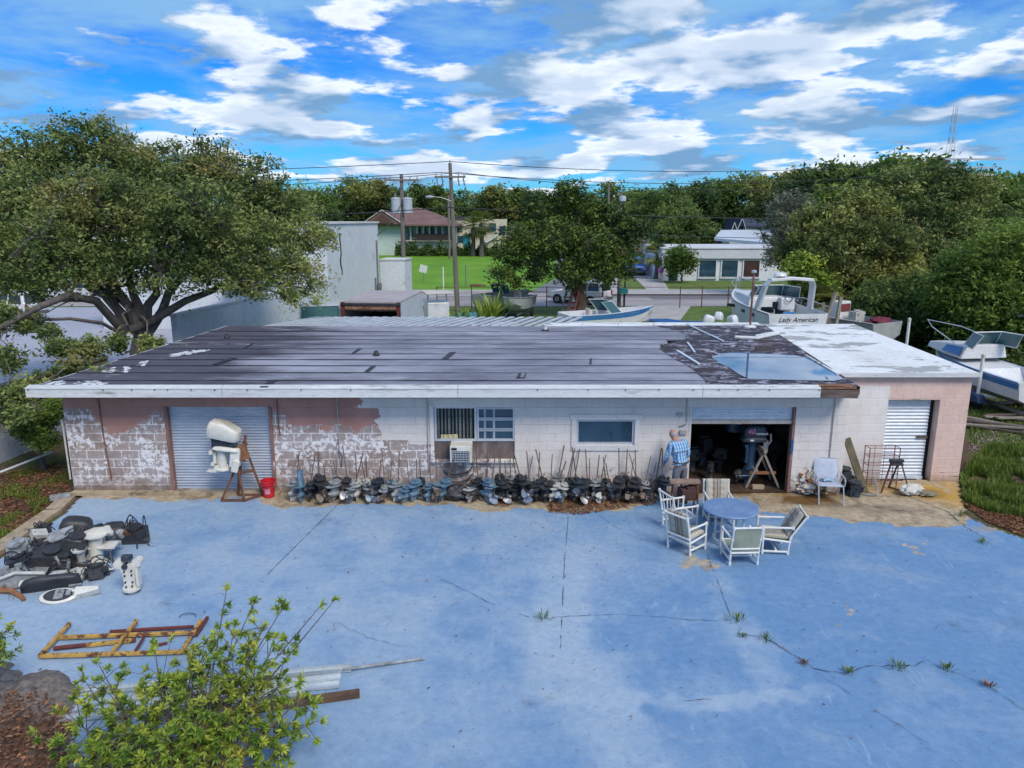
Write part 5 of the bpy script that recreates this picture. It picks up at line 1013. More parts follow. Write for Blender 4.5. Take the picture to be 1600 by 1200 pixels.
# ---- heap of engine parts at the left edge
def heap(name, lb, px, py, rot, parts, z=0.0, s=1.0):
    p = G(px, py); t = thing(name, lb, 'engine part', (p.x, p.y, z), 0, 'heap of scrapped outboard parts', s); t.rotation_euler = rot
    for (pn, bb, mt, l) in parts: obj(pn, bb, mt, t, l, smooth=45)
    return t
W_, BK, DK, GR, PL = MATS['owhite'], UC['black'], UC['dark'], UC['grey'], UC['pale']
heap('engine_cover', 'rounded black cowl at the top of the scrap heap', 118, 838, (0.1, 0.15, 0.4), [('shell', cowl_b(0.62, 0.42, 0.42), BK, None)])
heap('midsection_leg', 'upright cream outboard midsection with fin in the scrap heap', 152, 880, (0, 0.05, 0.2), [('leg', midsection_b(0.62, 0.34, 0.24), W_, None), ('wing', B().prism([(-0.22, 0), (0.26, -0.02), (0.2, 0.13), (-0.05, 0.10)], -0.02, 0.02, 'Y'), W_, (0.05, 0, 0.62)), ('plate', B().box((0.1, 0, 0.36), (0.52, 0.3, 0.03)), W_, None), ('fin_tip', B().prism([(-0.1, 0), (0.16, 0), (0.12, 0.06)], -0.02, 0.02, 'Y'), DK, (0.0, 0, 0.74))])
heap('midsection_leg', 'shorter speckled white leg just left of the cream midsection', 131, 890, (0.2, -0.05, 0.5), [('leg', midsection_b(0.5, 0.2, 0.14), PL, None)])
heap('gearcase_shell', 'long cream gearcase lying at the right foot of the scrap heap', 142, 896, (0, 0, 0.12), [('shell', B().loft([[Vector((x, v.x, 0.08+v.y*0.5)) for v in foil(l, w, 0)] for x, l, w in ((-0.36, 0.08, 0.10), (-0.2, 0.16, 0.17), (0.1, 0.17, 0.2), (0.3, 0.12, 0.16), (0.42, 0.04, 0.06))]), W_, None)])
heap('tilt_bracket', 'slanting grey blue cover near the back of the scrap heap', 96, 862, (0.3, -0.2, 0.5), [('cover', cowl_b(0.7, 0.3, 0.22), DK, (0, 0, 0.15)), ('lid', B().box((0, 0, 0.40), (0.68, 0.3, 0.03)), GR, None)])
heap('engine_block', 'black engine block with hoses in the middle of the scrap heap', 84, 895, (0.2, 0.1, 0.3), [('block', powerhead_b(rm, 0.8, 0.5, 0.55), BK, None), ('hose', hose_b(rm, 0.8, 0.5, 0.5, 7, 0.1), BK, None), ('bracket', B().bar((0.1, -0.2, 0.5), (0.3, -0.35, 0.2), 0.04, 0.04).bar((0.3, -0.35, 0.2), (0.34, -0.3, 0.45), 0.04, 0.04), GR, None)])
heap('engine_block', 'tall black engine block leaning beside the cream midsection', 112, 890, (0.0, 0.25, 0.1), [('block', powerhead_b(rm, 0.5, 0.45, 0.75), BK, None), ('cover', cowl_b(0.4, 0.35, 0.4), BK, (0, 0, 0.3)), ('hose', hose_b(rm, 0.5, 0.4, 0.7, 5, 0.08), BK, None)])
heap('engine_block', 'blue-grey engine block at the left side of the scrap heap', 42, 893, (0.1, -0.25, 0.7), [('block', powerhead_b(rm, 0.6, 0.45, 0.45), DK, None), ('head', powerhead_b(rm, 0.5, 0.3, 0.4), GR, (0.05, 0.05, 0.22)), ('hose', hose_b(rm, 0.6, 0.4, 0.5, 6, 0.1), BK, None), ('lever', B().bar((0, -0.25, 0.35), (-0.22, -0.42, 0.1), 0.03, 0.03), PL, None)])
heap('engine_block', 'small engine with white box on the back left of the scrap heap', 62, 868, (0.1, 0.1, 0.5), [('block', powerhead_b(rm, 0.45, 0.35, 0.4), BK, None), ('box', B().box((0.0, 0, 0.45), (0.26, 0.2, 0.12), (0.2, 0.2, 0.3)), PL, None)])
heap('black_cover', 'flat black side panel at the front of the scrap heap', 82, 918, (0.55, 0.0, 0.35), [('panel', cowl_b(0.95, 0.16, 0.34), BK, None), ('tag', B().box((0.38, -0.09, 0.1), (0.2, 0.03, 0.05)), GR, None)])
heap('hull_fairing', 'grey wedge-shaped fairing at the far left of the scrap heap', 22, 915, (0, 0, 0.35), [('wedge', B().prism([(-0.55, 0), (0.5, 0.05), (0.55, 0.22), (0.1, 0.30), (-0.5, 0.12)], -0.18, 0.18, 'Y'), GR, None), ('rim', B().tube([(-0.5, -0.2, 0.14), (0.1, -0.2, 0.32), (0.55, -0.2, 0.24)], 0.03, 7), PL, None), ('cups', B().lathe([(0.07, 0), (0.07, 0.12), (0.04, 0.12)], 10, (-0.1, 0, 0.25)).lathe([(0.06, 0), (0.06, 0.1), (0.03, 0.1)], 10, (0.1, 0.03, 0.28)), GR, None)])
heap('midsection_leg', 'long white lower unit lying flat in front of the scrap heap', 82, 915, (0, 0, 0.22), [('leg', B().loft([[Vector((x, v.x*1.0, 0.11+v.y*0.42)) for v in foil(l, w, 0)] for x, l, w in ((-0.48, 0.22, 0.22), (-0.25, 0.26, 0.22), (0.0, 0.36, 0.3), (0.3, 0.28, 0.24), (0.5, 0.2, 0.18))]), W_, None), ('bracket', B().box((0.12, -0.02, 0.22), (0.25, 0.16, 0.06)).tube([(0.3, 0.1, 0.2), (0.42, 0.05, 0.26), (0.5, -0.05, 0.2)], 0.03, 7), PL, None)])
hh = heap('gearcase_open', 'white gearcase with open oval flange facing the camera, front of the heap', 94, 936, (0.5, 0, 0.2), [('flange', B().lathe([(0.20, 0), (0.22, 0.02), (0.22, 0.10), (0.19, 0.12)], 22).xf(Matrix.Diagonal((1.35, 0.7, 1, 1))), W_, None), ('chamber', B().lathe([(0.001, 0.121), (0.17, 0.121), (0.17, 0.128), (0.001, 0.128)], 20).xf(Matrix.Diagonal((1.35, 0.7, 1, 1))), BK, None), ('web_plate', B().box((0.02, 0, 0.135), (0.14, 0.18, 0.03)).box((0.16, 0.02, 0.135), (0.07, 0.1, 0.03)), GR, None), ('tail', B().prism([(0.2, -0.05), (0.62, 0.05), (0.6, 0.12), (0.25, 0.14)], 0.0, 0.12), W_, None)])
heap('powerhead_tangle', 'tangled rusty powerhead with looping hoses right of the heap', 213, 846, (0.1, 0, 0.1), [('block', powerhead_b(rm, 0.62, 0.4, 0.34), BK, None), ('pump', B().ball((-0.24, -0.08, 0.22), (0.13, 0.1, 0.11)), GR, None), ('loops', hose_b(rm, 0.55, 0.35, 0.4, 9, 0.18), BK, None), ('cables', B().tube([(0.2, -0.1, 0.15), (0.35, -0.25, 0.02), (0.55, -0.28, 0.01), (0.75, -0.2, 0.01)], 0.012, 5).tube([(0.1, -0.2, 0.1), (0.16, -0.38, 0.02), (0.05, -0.55, 0.01)], 0.016, 5).tube([(0.0, 0.1, 0.3), (-0.5, 0.22, 0.22), (-0.9, 0.2, 0.2)], 0.014, 5), BK, None), ('rust_body', B().box((-0.05, 0.02, 0.18), (0.3, 0.3, 0.24), (0.2, 0.3, 0.1)), MATS['rust'], None)])
heap('tiller_handle', 'rusty brown shaft between the heap and the tangled powerhead', 190, 846, (0, 0.02, 0.05), [('shaft', B().tube([(-0.32, 0, 0.16), (0.25, 0, 0.2)], [0.07, 0.09], 9), MATS['rust'], None), ('cap', B().ball((-0.36, 0.02, 0.16), 0.07), PL, None)])
heap('cowl_base', 'black oval cowl base behind the cream midsection', 178, 826, (0.3, 0, 0.3), [('base', cowl_b(0.4, 0.28, 0.12), BK, None)])
heap('wood_scrap', 'brown stick lying at the left foot of the scrap heap', 15, 930, (0, 0, -0.25), [('stick', B().tube([(-0.4, 0, 0.04), (0, 0.05, 0.06), (0.3, -0.04, 0.03), (0.42, -0.1, 0.03)], [0.045, 0.05, 0.04, 0.03], 7), MATS['rustboard'], None)])
ub = heap('swivel_bracket', 'white bolted swivel bracket standing upright by itself on the blue yard', 207, 926, (0, 0, 0.1), [('post', B().loft([[Vector((x*w, y*d_, z)) for x, y in ((-1, -1), (1, -1), (1, 1), (-1, 1))] for z, w, d_ in ((0.1, 0.11, 0.09), (0.2, 0.09, 0.07), (0.40, 0.10, 0.07), (0.50, 0.13, 0.08), (0.56, 0.13, 0.08))]), W_, None), ('base_ring', B().lathe([(0.07, 0), (0.08, 0.06), (0.145, 0.07), (0.145, 0.11), (0.09, 0.13)], 18), W_, None), ('side_lugs', B().lathe([(0.075, -0.07), (0.075, 0.07)], 14, (-0.16, 0, 0.56), 'Y').lathe([(0.075, -0.07), (0.075, 0.07)], 14, (0.15, 0, 0.58), 'Y').box((0.13, 0.0, 0.32), (0.05, 0.12, 0.36)), W_, None), ('pivot', B().lathe([(0.05, -0.10), (0.05, 0.02)], 12, (-0.04, 0, 0.53), 'Y').box((-0.02, 0, 0.66), (0.16, 0.1, 0.08)), UC['dark'], None)])
for (x, z) in ((-0.05, 0.16), (0.05, 0.17), (-0.06, 0.24), (0.06, 0.24), (-0.06, 0.36), (0.055, 0.37), (-0.06, 0.44), (0.06, 0.45)): obj('bolt_hole', B().lathe([(0.016, -0.012), (0.016, 0.012)], 7, (x, -0.085-0.012*(z < 0.2), z), 'Y'), BK, ub)
rh_ = random.Random(31)
for i, (px, py, c, lb) in enumerate(((70, 878, BK, 'black tangle of hoses on the middle of the scrap heap'), (50, 905, DK, 'dark carburettor cluster low on the left of the heap'), (100, 905, BK, 'black pump casting at the front centre of the heap'), (125, 862, DK, 'charcoal bracket behind the white legs of the heap'), (30, 885, GR, 'grey pump body on the left shoulder of the heap'), (150, 905, BK, 'black trim strip under the cream midsection'), (75, 850, BK, 'black flywheel cover at the rear of the heap'), (168, 868, GR, 'small grey elbow right of the cream midsection'))):
    heap('scrap_part', lb, px, py, (rh_.uniform(-.4, .4), rh_.uniform(-.4, .4), rh_.uniform(0, 3)), [('casting', powerhead_b(rh_, 0.34, 0.26, 0.26), c, None), ('hose', hose_b(rh_, 0.6, 0.5, 0.3, 6, 0.12), BK, None)], 0.12 if py < 900 else 0.0)
# ---- yellow frame and pipes on the ground
MATS['yel'] = M('chipped yellow paint', (0.62, 0.38, 0.09), (0.42, 0.24, 0.06), 5, 0.6, bump=0.2, grime=(0.13, 0.045, 0.025), gr=(0.50, 0.58), gscale=7); MATS['darkred'] = M('dark red oxide', (0.17, 0.035, 0.03), (0.09, 0.025, 0.02), 6, 0.8, bump=0.3)
fp = G(180, 1000); yf = thing('yellow_scaffold_frame', 'yellow chipped steel ladder frame lying flat on the blue yard', 'frame', (fp.x, fp.y, 0))
for (nm, a, c, z, mt) in (('rail', (62, 1025), (297, 1018), 0.05, 'yel'), ('rail', (90, 996), (308, 988), 0.05, 'yel'), ('end_bar', (62, 1025), (109, 974), 0.075, 'yel'), ('cross_bar', (176, 1018), (214, 969), 0.09, 'yel'), ('cross_bar', (284, 1018), (314, 969), 0.09, 'yel'), ('inner_bar', (135, 1008), (212, 1000), 0.035, 'yel')):
    obj(nm, B().bar(G(*a, z), G(*c, z), 0.055, 0.055), MATS[mt], yf, world=True, bevel=0.008)
for lb, a, c, z, w_ in (('dark red pipe resting behind the yellow frame', (172, 987), (302, 979), 0.06, 0.04), ('rust-eaten bar lying inside the yellow frame', (84, 1013), (140, 1007), 0.035, 0.045), ('short dark red bar across the yellow frame, middle', (212, 1016), (226, 994), 0.10, 0.03), ('rusty pipe at the right end of the yellow frame', (306, 992), (324, 965), 0.05, 0.045), ('small rusty offcut between the frame rails', (236, 1010), (262, 1004), 0.03, 0.03)):
    A_, C_ = G(*a, z), G(*c, z); solo('rusty_pipe', B().tube([Vector((0, 0, 0)), (C_-A_)*0.5, C_-A_], [w_*0.7, w_*0.75, w_*0.65], 8), MATS['darkred'], lb, 'pipe', A_, smooth=True)
MATS['alu'] = M('milled aluminium', (0.62, 0.68, 0.72), (0.50, 0.56, 0.61), 3, 0.4, 0.4, bump=0.05)
for i, (lb, a, c, w_, h_) in enumerate((('long aluminium channel, farthest of the stack under the bush', (130, 1084), (549, 1047), 0.11, 0.06), ('wide white aluminium channel under the bush', (150, 1102), (532, 1062), 0.14, 0.05), ('middle aluminium channel under the bush', (110, 1112), (530, 1072), 0.12, 0.04), ('nearest aluminium channel of the stack under the bush', (90, 1128), (470, 1084), 0.10, 0.05))):
    A_, C_ = G(*a), G(*c); d = C_-A_; t = thing('aluminium_channel', lb, 'metal channel', A_+Vector((0, 0, 0.012)), math.atan2(d.y, d.x)); L = d.length
    obj('web', B().box((L/2, 0, 0.005), (L, w_, 0.008)), MATS['alu'], t)
    for s in (-1, 1): obj('flange', B().box((L/2, s*w_/2, h_/2), (L, 0.006, h_)), MATS['alu'], t)
A_, C_ = G(535, 1046, 0.06), G(663, 1029, 0.02); solo('grey_pole', B().tube([(0, 0, 0), C_-A_], [0.024, 0.02], 8), GR, 'thin grey pole sticking out past the aluminium channels', 'pole', A_, smooth=True)
A_, C_ = G(380, 1109, 0.05), G(562, 1083, 0.05); solo('timber_beam', B().bar((0, 0, 0), C_-A_, 0.10, 0.09), M('wet brown timber', (0.17, 0.10, 0.06), (0.08, 0.045, 0.03), 5, 0.85, bump=0.5), 'brown timber beam lying in front of the aluminium channels', 'beam', A_, bevel=0.008)
hp_ = G(293, 966); solo('wire_loop', B().tube([(0.13*math.cos(a), 0.11*math.sin(a), 0.01) for a in [k*0.33 for k in range(11)]], 0.006, 5), UC['black'], 'small black wire hoop on the yard above the yellow frame', 'wire', (hp_.x, hp_.y, 0.02))
# white pipe and metal box on the dirt at the far left
A_, C_ = G(0, 738, 0.15), G(82, 706, 0.4); solo('white_pipe', B().tube([(0, 0, 0), C_-A_], 0.03, 7), MATS['fascia'], 'thin white pipe lying on the dirt by the left boundary wall', 'pipe', A_, smooth=True)
p = G(95, 780); solo('metal_box', B().box((0, 0, 0.06), (0.42, 0.16, 0.11)).box((0.05, 0, 0.12), (0.2, 0.1, 0.02)), GR, 'flat grey metal box on the dirt at the workshop corner', 'box', (p.x, p.y, 0), R(28), bevel=0.012)
# ================================================================== NEIGHBOURS, STREET, BOATS
MATS['bluewall'] = M('pale blue-grey stucco', (0.66, 0.69, 0.73), (0.57, 0.61, 0.66), 0.6, 0.85, bump=0.2, grime=(0.30, 0.32, 0.36), gr=(0.6, 0.8), gscale=0.6)
b = NB('algae stained boundary wall'); X, Y_, Z = b.xyz(); n1 = b.noise(0.7, 5, 0.65); n2 = b.noise(5, 5, 0.7)
col = b.mix(b.ramp(n2, 0.3, 0.7), (0.34, 0.37, 0.44), (0.46, 0.49, 0.56)); st_ = b.ramp(b.math('ADD', Z, b.math('MULTIPLY', b.math('SUBTRACT', n1, 0.5), 2.2)), 0.9, 1.5)
col = b.mix(b.math('MULTIPLY', st_, 0.9), col, b.mix(n2, (0.07, 0.06, 0.02), (0.17, 0.14, 0.06))); MATS['algae'] = b.fin(col, 0.9)
wl_ = lambda y: -13.75+0.1017*(y-18)
def wall_line(name, lb, y0, y1, h0, h1, t, mat, cap=None):
    o = thing(name, lb, 'wall', (wl_(y0), y0, 0)); n = max(1, int((y1-y0)/2.4))
    for k in range(n):
        a, c = y0+(y1-y0)*k/n, y0+(y1-y0)*(k+1)/n-0.012; bb = B(); za, zb_ = h0+(h1-h0)*k/n, h0+(h1-h0)*(k+1)/n
        bb.hexa([(wl_(a)-t, a, -0.1), (wl_(a), a, -0.1), (wl_(c), c, -0.1), (wl_(c)-t, c, -0.1), (wl_(a)-t, a, za), (wl_(a), a, za), (wl_(c), c, zb_), (wl_(c)-t, c, zb_)]); obj('wall_panel', bb, mat, o, world=True)
    bb = B(); bb.hexa([(wl_(y0)-t-0.04, y0-0.04, h0+0.002), (wl_(y0)+0.04, y0-0.04, h0+0.002), (wl_(y1)+0.04, y1, h1+0.002), (wl_(y1)-t-0.04, y1, h1+0.002), (wl_(y0)-t-0.04, y0-0.04, h0+0.08), (wl_(y0)+0.04, y0-0.04, h0+0.08), (wl_(y1)+0.04, y1, h1+0.08), (wl_(y1)-t-0.04, y1, h1+0.08)]); obj('coping', bb, cap or mat, o, world=True)
wall_line('boundary_wall', 'algae-stained block wall along the left side of the workshop', 11.0, 23.6, 1.9, 1.9, 0.2, MATS['algae'])
wl_ = lambda y: -11.9+0.1017*(y-26)
wall_line('parapet_wall', 'plain pale blue wall running back from the oak to the tall block', 26, 41.4, 2.95, 2.95, 0.22, MATS['bluewall'], MATS['fascia'])
nbk = thing('tall_blue_block', 'windowless pale blue two-storey block behind the workshop, left', 'building', (-14, 46, 0))
def blk(name, x0, x1, y0, y1, z0, z1, mat, par, sk=SK):
    bb = B(); f = lambda x, y, z: (x+sk*(y-y0), y, z)
    bb.hexa([f(x0, y0, z0), f(x1, y0, z0), f(x1, y1, z0), f(x0, y1, z0), f(x0, y0, z1), f(x1, y0, z1), f(x1, y1, z1), f(x0, y1, z1)]); return obj(name, bb, mat, par, world=True)
blk('wall', -13.5, -10.3, 41.5, 51.8, 0, 6.05, MATS['bluewall'], nbk); blk('coping', -13.6, -10.22, 41.4, 51.9, 6.052, 6.16, MATS['fascia'], nbk)
w_ = blk('recessed_wing', -24, -13.52, 43.0, 51.5, 0, 5.1, MATS['bluewall'], nbk); blk('roof', -24.2, -13.54, 42.4, 51.6, 5.102, 5.32, M('grey wing roof', (0.30, 0.30, 0.34), (0.22, 0.22, 0.26), 1), nbk); blk('fascia', -24.2, -13.54, 42.32, 42.398, 4.95, 5.3, MATS['fascia'], nbk)
blk('balcony_box', -14.8, -13.9, 41.9, 42.9, 3.0, 4.0, M('maroon box', (0.10, 0.05, 0.06), None, 3), nbk); blk('window', -18.5, -16.2, 42.96, 42.998, 3.2, 4.6, MATS['glass'], nbk); blk('lower_roof', -16.5, -13.55, 41.45, 42.9, 2.75, 2.95, MATS['fascia'], nbk)
blk('rear_bay', -10.28+1.05, -8.6+1.1, 52.0, 54.0, 0, 3.5, MATS['bluewall'], nbk); blk('rear_bay_coping', -10.3+1.05, -8.55+1.1, 51.95, 54.05, 3.502, 3.6, MATS['fascia'], nbk)
for k, y in enumerate((50.6, 51.2)): bb = B(); xx = -10.3+SK*(y-41.5)+0.06; bb.tube([(xx, y, 0.2), (xx, y, 4.9 if k else 2.4)], 0.06, 6); obj('service_pipe', bb, MATS['steel'], nbk, world=True)
rv = random.Random(2); vb = B(); pv = Vector((-10.12, 43.8, 3.1))
vb.tube([pv+Vector((0.04, rv.uniform(-.12, .12), 0.3*k)) for k in range(9)], 0.07, 5); obj('climbing_vine', vb, M('dark vine', (0.03, 0.05, 0.02), None, 3), nbk, world=True)
bb = B(); bb.box((-9.15, 51.2, 1.2), (0.2, 0.5, 1.6)); obj('meter_cabinet', bb, MATS['steel'], nbk, world=True)
# apartment house and others across the lawn
MATS['mint'] = M('pale mint stucco', (0.55, 0.64, 0.62), (0.46, 0.55, 0.54), 0.3, 0.9); MATS['cream'] = M('cream stucco', (0.62, 0.56, 0.44), (0.52, 0.46, 0.36), 0.3, 0.9); MATS['rooftile'] = M('red brown shingles', (0.21, 0.125, 0.115), (0.15, 0.085, 0.08), 0.6, 0.9, bump=0.3)
MATS['brownrail'] = M('dark brown balustrade', (0.05, 0.035, 0.03), None, 2); MATS['whitest'] = M('white stucco', (0.70, 0.73, 0.77), (0.60, 0.63, 0.68), 0.4, 0.9, bump=0.15)
def pxz(px, py, Y): p = YP(px, py, Y); return p.x, p.z
ap = thing('apartment_house', 'mint two-storey apartment house with hipped red-brown roof beyond the lawn', 'building', (YP(635, 400, 132).x, 136, 0))
x0, x1 = YP(578, 400, 132).x, YP(622, 400, 132).x; xe = YP(697, 400, 132).x
blk('wall', x0, x1+0.8, 132, 143, 0, 5.4, MATS['mint'], ap, 0); blk('rear_wall', x1+0.82, xe+1.6, 134.2, 143, 0, 5.4, MATS['mint'], ap, 0)
ridge = 8.3; rb_ = B(); e0, e1 = x0-1.2, xe+2.6
rb_.add([(e0, 130.6, 5.4), (e1, 130.6, 5.4), (e1, 144.5, 5.4), (e0, 144.5, 5.4), (e0+6, 137.5, ridge), (e1-7.5, 137.5, ridge), (e0, 130.6, 5.15), (e1, 130.6, 5.15), (e1, 144.5, 5.15), (e0, 144.5, 5.15)], [(0, 1, 5, 4), (1, 2, 5), (2, 3, 4, 5), (3, 0, 4), (6, 7, 1, 0), (7, 8, 2, 1), (8, 9, 3, 2), (9, 6, 0, 3), (9, 8, 7, 6)])
rf_ = obj('roof', rb_, MATS['rooftile'], ap, world=True); gb_ = B(); gx0, gx1 = x0-1.0, x1+1.4
gb_.prism([(gx0, 5.42), (gx1, 5.42), ((gx0+gx1)/2, 7.8)], 130.3, 136, 'Y'); obj('gable', gb_, MATS['rooftile'], rf_, world=True); gb_ = B(); gb_.prism([(gx0+1.6, 5.6), (gx1-1.6, 5.6), ((gx0+gx1)/2, 7.3)], 130.2, 130.28, 'Y'); obj('gable_panel', gb_, M('brown gable', (0.12, 0.06, 0.05), None, 1), rf_, world=True)
bb = B(); bb.bar((gx0, 130.2, 5.4), ((gx0+gx1)/2, 130.2, 7.85), 0.1, 0.25, (0, 1, 0)).bar(((gx0+gx1)/2, 130.2, 7.85), (gx1, 130.2, 5.4), 0.1, 0.25, (0, 1, 0)); obj('bargeboard', bb, MATS['fascia'], rf_, world=True)
for k in range(8): bb = B(); xx = x1+1.2+k*(xe-x1)/7.6; bb.box((xx, 132.2, 3.9), (0.25, 0.25, 3.0)); obj('balcony_post', bb, MATS['mint'], ap, world=True)
for k in range(6): blk('window', x1+1.6+k*1.35, x1+2.5+k*1.35, 134.1, 134.19, 3.3, 4.9, MATS['glass'], ap, 0)
blk('balustrade', x1+3.0, xe+1.4, 131.9, 132.0, 2.7, 3.8, MATS['brownrail'], ap, 0); blk('balcony_floor', x1+0.9, xe+1.4, 132, 134.1, 2.5, 2.68, MATS['cream'], ap, 0)
bb = B(); bb.bar((x1+1.0, 131.5, 3.0), (x1+3.8, 131.5, 0.4), 0.2, 0.5, (0, 1, 0)); obj('stair', bb, MATS['steel'], ap, world=True); blk('ground_floor', x1+2.5, xe+1.4, 133, 134.1, 0, 2.4, MATS['whitest'], ap, 0); blk('window', x1+4.6, x1+5.9, 132.9, 132.99, 0.9, 1.9, MATS['glass'], ap, 0)
c2 = thing('cream_house', 'cream flat-roofed house with turquoise door right of the apartment house', 'building', (YP(740, 400, 138).x, 142, 0)); x0, x1 = YP(700, 400, 138).x, YP(792, 400, 138).x
blk('wall', x0, x1, 138, 147, 0, 6.3, MATS['cream'], c2, 0); blk('roof_edge', x0-0.3, x0+5.5, 137.7, 147.2, 6.302, 6.75, M('dark fascia', (0.06, 0.06, 0.07), None, 1), c2, 0)
for px, py, w, h, mt in ((717, 357, 1.3, 1.3, MATS['glass']), (718, 374, 1.4, 1.2, MATS['glass']), (729, 377, 1.3, 2.1, M('turquoise door', (0.02, 0.28, 0.42), None, 1)), (770, 355, 1.2, 1.4, MATS['glass']), (785, 360, 1.1, 1.6, MATS['glass'])):
    x, z = pxz(px, py, 137.95); blk('window' if mt is MATS['glass'] else 'door', x-w/2, x+w/2, 137.9, 137.99, z-h/2, z+h/2, mt, c2, 0)
bb = B(); bb.bar((x1-6.5, 137.6, 0.6), (x1-1.6, 137.6, 3.4), 0.2, 0.35, (0, 1, 0)); obj('stair', bb, MATS['whitest'], c2, world=True)
# white low building across the road
wb = thing('white_shop', 'low white flat building with three large dark windows across the road', 'building', (YP(1135, 440, 78).x, 82, 0)); x0, x1 = YP(1036, 440, 77).x, YP(1240, 440, 77).x
blk('wall', x0, x1, 77, 88, 0, 2.35, MATS['whitest'], wb, 0); blk('parapet', x0-0.25, x1+0.2, 76.7, 88, 2.352, 3.35, M('grey white parapet', (0.60, 0.62, 0.66), (0.52, 0.54, 0.58), 0.5, 0.8), wb, 0); blk('coping', x0-0.3, x1+0.25, 76.6, 88.1, 3.352, 3.45, MATS['fascia'], wb, 0)
for i, (pa_, pb_) in enumerate(((1092, 1119), (1127, 1153), (1161, 1187))):
    xa_, za = pxz(pa_, 432, 76.95); xc, zc_ = pxz(pb_, 407, 76.95); w = blk('window', xa_, xc, 76.93, 76.99, za, zc_, [MATS['glass'], MATS['glass'], M('brown curtained pane', (0.08, 0.035, 0.025), (0.04, 0.02, 0.02), 2, 0.2)][i], wb, 0)
    for nm, a in (('frame', (xa_-0.12, xa_-0.005)), ('frame', (xc+0.005, xc+0.12))): blk(nm, a[0], a[1], 76.88, 76.99, za-0.1, zc_+0.12, MATS['fascia'], w, 0)
    blk('sill', xa_-0.15, xc+0.15, 76.8, 76.99, za-0.22, za-0.105, MATS['fascia'], w, 0); blk('frame_head', xa_, xc, 76.88, 76.99, zc_+0.004, zc_+0.12, MATS['fascia'], w, 0)
xa_, za = pxz(1045, 437, 76.95); blk('door', xa_, xa_+0.9, 76.93, 76.99, 0.1, 2.1, MATS['glass'], wb, 0); bb = B(); bb.tube([(x0-0.2, 76.6, 0), (x0-0.2, 76.6, 2.4)], 0.1, 6); obj('porch_post', bb, MATS['fascia'], wb, world=True)
rb_ = B(); a0, z0 = pxz(1116, 372, 96); a1, z1 = pxz(1200, 384, 88); rb_.add([(a0, 96, z0), (a1+1, 88, z1+0.3), (a1+9, 88, z1+0.4), (a1+9, 104, z1+1.7), (a0+3, 104, z0+0.9), (a0, 96, z0-0.3), (a1+1, 88, z1-0.1)], [(0, 1, 2, 3, 4), (5, 6, 1, 0)])
hb = thing('white_roof_house', 'house with broad pale metal roof behind the white shop', 'building', (a1+3, 96, 0)); obj('roof', rb_, MATS['galvw'], hb, world=True); blk('wall', a0+2, a1+8, 97, 103.5, 0, 3.0, MATS['whitest'], hb, 0)
nv = thing('navy_roof_house', 'grey gabled house with navy shingle roof far behind the white shop', 'building', (YP(1172, 370, 125).x, 130, 0)); MATS['navyr'] = M('navy shingles', (0.05, 0.065, 0.11), (0.035, 0.045, 0.08), 0.8, 0.9); MATS['siding'] = M('pale siding', (0.60, 0.64, 0.70), (0.52, 0.56, 0.62), 0.5, 0.8)
def gable_house(px0, px1, pyt, pye, Y, dep, nm):
    xa_, ze = pxz(px0, pye, Y); xc, _ = pxz(px1, pye, Y); _, zt = pxz(px0, pyt, Y); xm = (xa_+xc)/2; bb = B(); bb.prism([(xa_, 0), (xc, 0), (xc, ze), (xm, zt-0.3), (xa_, ze)], Y, Y+dep, 'Y'); obj(nm+'_wall', bb, MATS['siding'], nv, world=True)
    for s, xx in ((-1, xa_), (1, xc)):
        bb = B(); o_ = (xx-xm)*0.25; bb.hexa([(xm, Y-0.5, zt-0.25), (xx+o_, Y-0.5, ze-0.25*(zt-ze)-0.25), (xx+o_, Y+dep, ze-0.25*(zt-ze)-0.25), (xm, Y+dep, zt-0.25), (xm, Y-0.5, zt), (xx+o_, Y-0.5, ze-0.25*(zt-ze)), (xx+o_, Y+dep, ze-0.25*(zt-ze)), (xm, Y+dep, zt)]); obj(nm+'_roof', bb, MATS['navyr'], nv, world=True)
        bb = B(); bb.bar((xm, Y-0.56, zt-0.12), (xx+o_, Y-0.56, ze-0.25*(zt-ze)-0.12), 0.08, 0.3, (0, 1, 0)); obj('bargeboard', bb, MATS['fascia'], nv, world=True)
gable_house(1150, 1164, 340, 358, 125, 8, 'gable'); gable_house(1141, 1150, 346, 360, 124, 4, 'porch_gable')
xa_, ze = pxz(1164, 353, 126); xc, zt = pxz(1204, 340.5, 130); bb = B(); bb.hexa([(xa_-1, 125.4, ze-0.2), (xc, 125.4, ze-0.2), (xc, 131, zt-0.2), (xa_-1, 131, zt-0.2), (xa_-1, 125.4, ze), (xc, 125.4, ze), (xc, 131, zt), (xa_-1, 131, zt)]); obj('main_roof', bb, MATS['navyr'], nv, world=True); blk('main_wall', xa_-1, xc, 126, 134, 0, ze-0.05, MATS['siding'], nv, 0)
blk('window', xa_+2.0, xa_+4.0, 125.9, 125.99, ze-1.6, ze-0.4, MATS['glass'], nv, 0); p = pxz(1157, 360, 124.9); blk('window', p[0]-0.5, p[0]+0.4, 124.9, 124.98, p[1]-1.0, p[1]+0.7, MATS['glass'], nv, 0)
rh = thing('hidden_house', 'pale house glimpsed through the trees at the far right', 'building', (YP(1550, 370, 75).x, 78, 0)); x0, z0 = pxz(1525, 385, 75); x1, z1 = pxz(1600, 352, 75)
blk('wall', x0, x1+3, 75, 83, 0, z1, MATS['mint'], rh, 0); blk('window', x0+1.2, x0+2.6, 74.93, 74.99, z1-2.0, z1-0.5, MATS['glass'], rh, 0); blk('roof', x0-0.5, x1+3, 74.5, 83, z1+0.002, z1+0.4, MATS['galvw'], rh, 0)
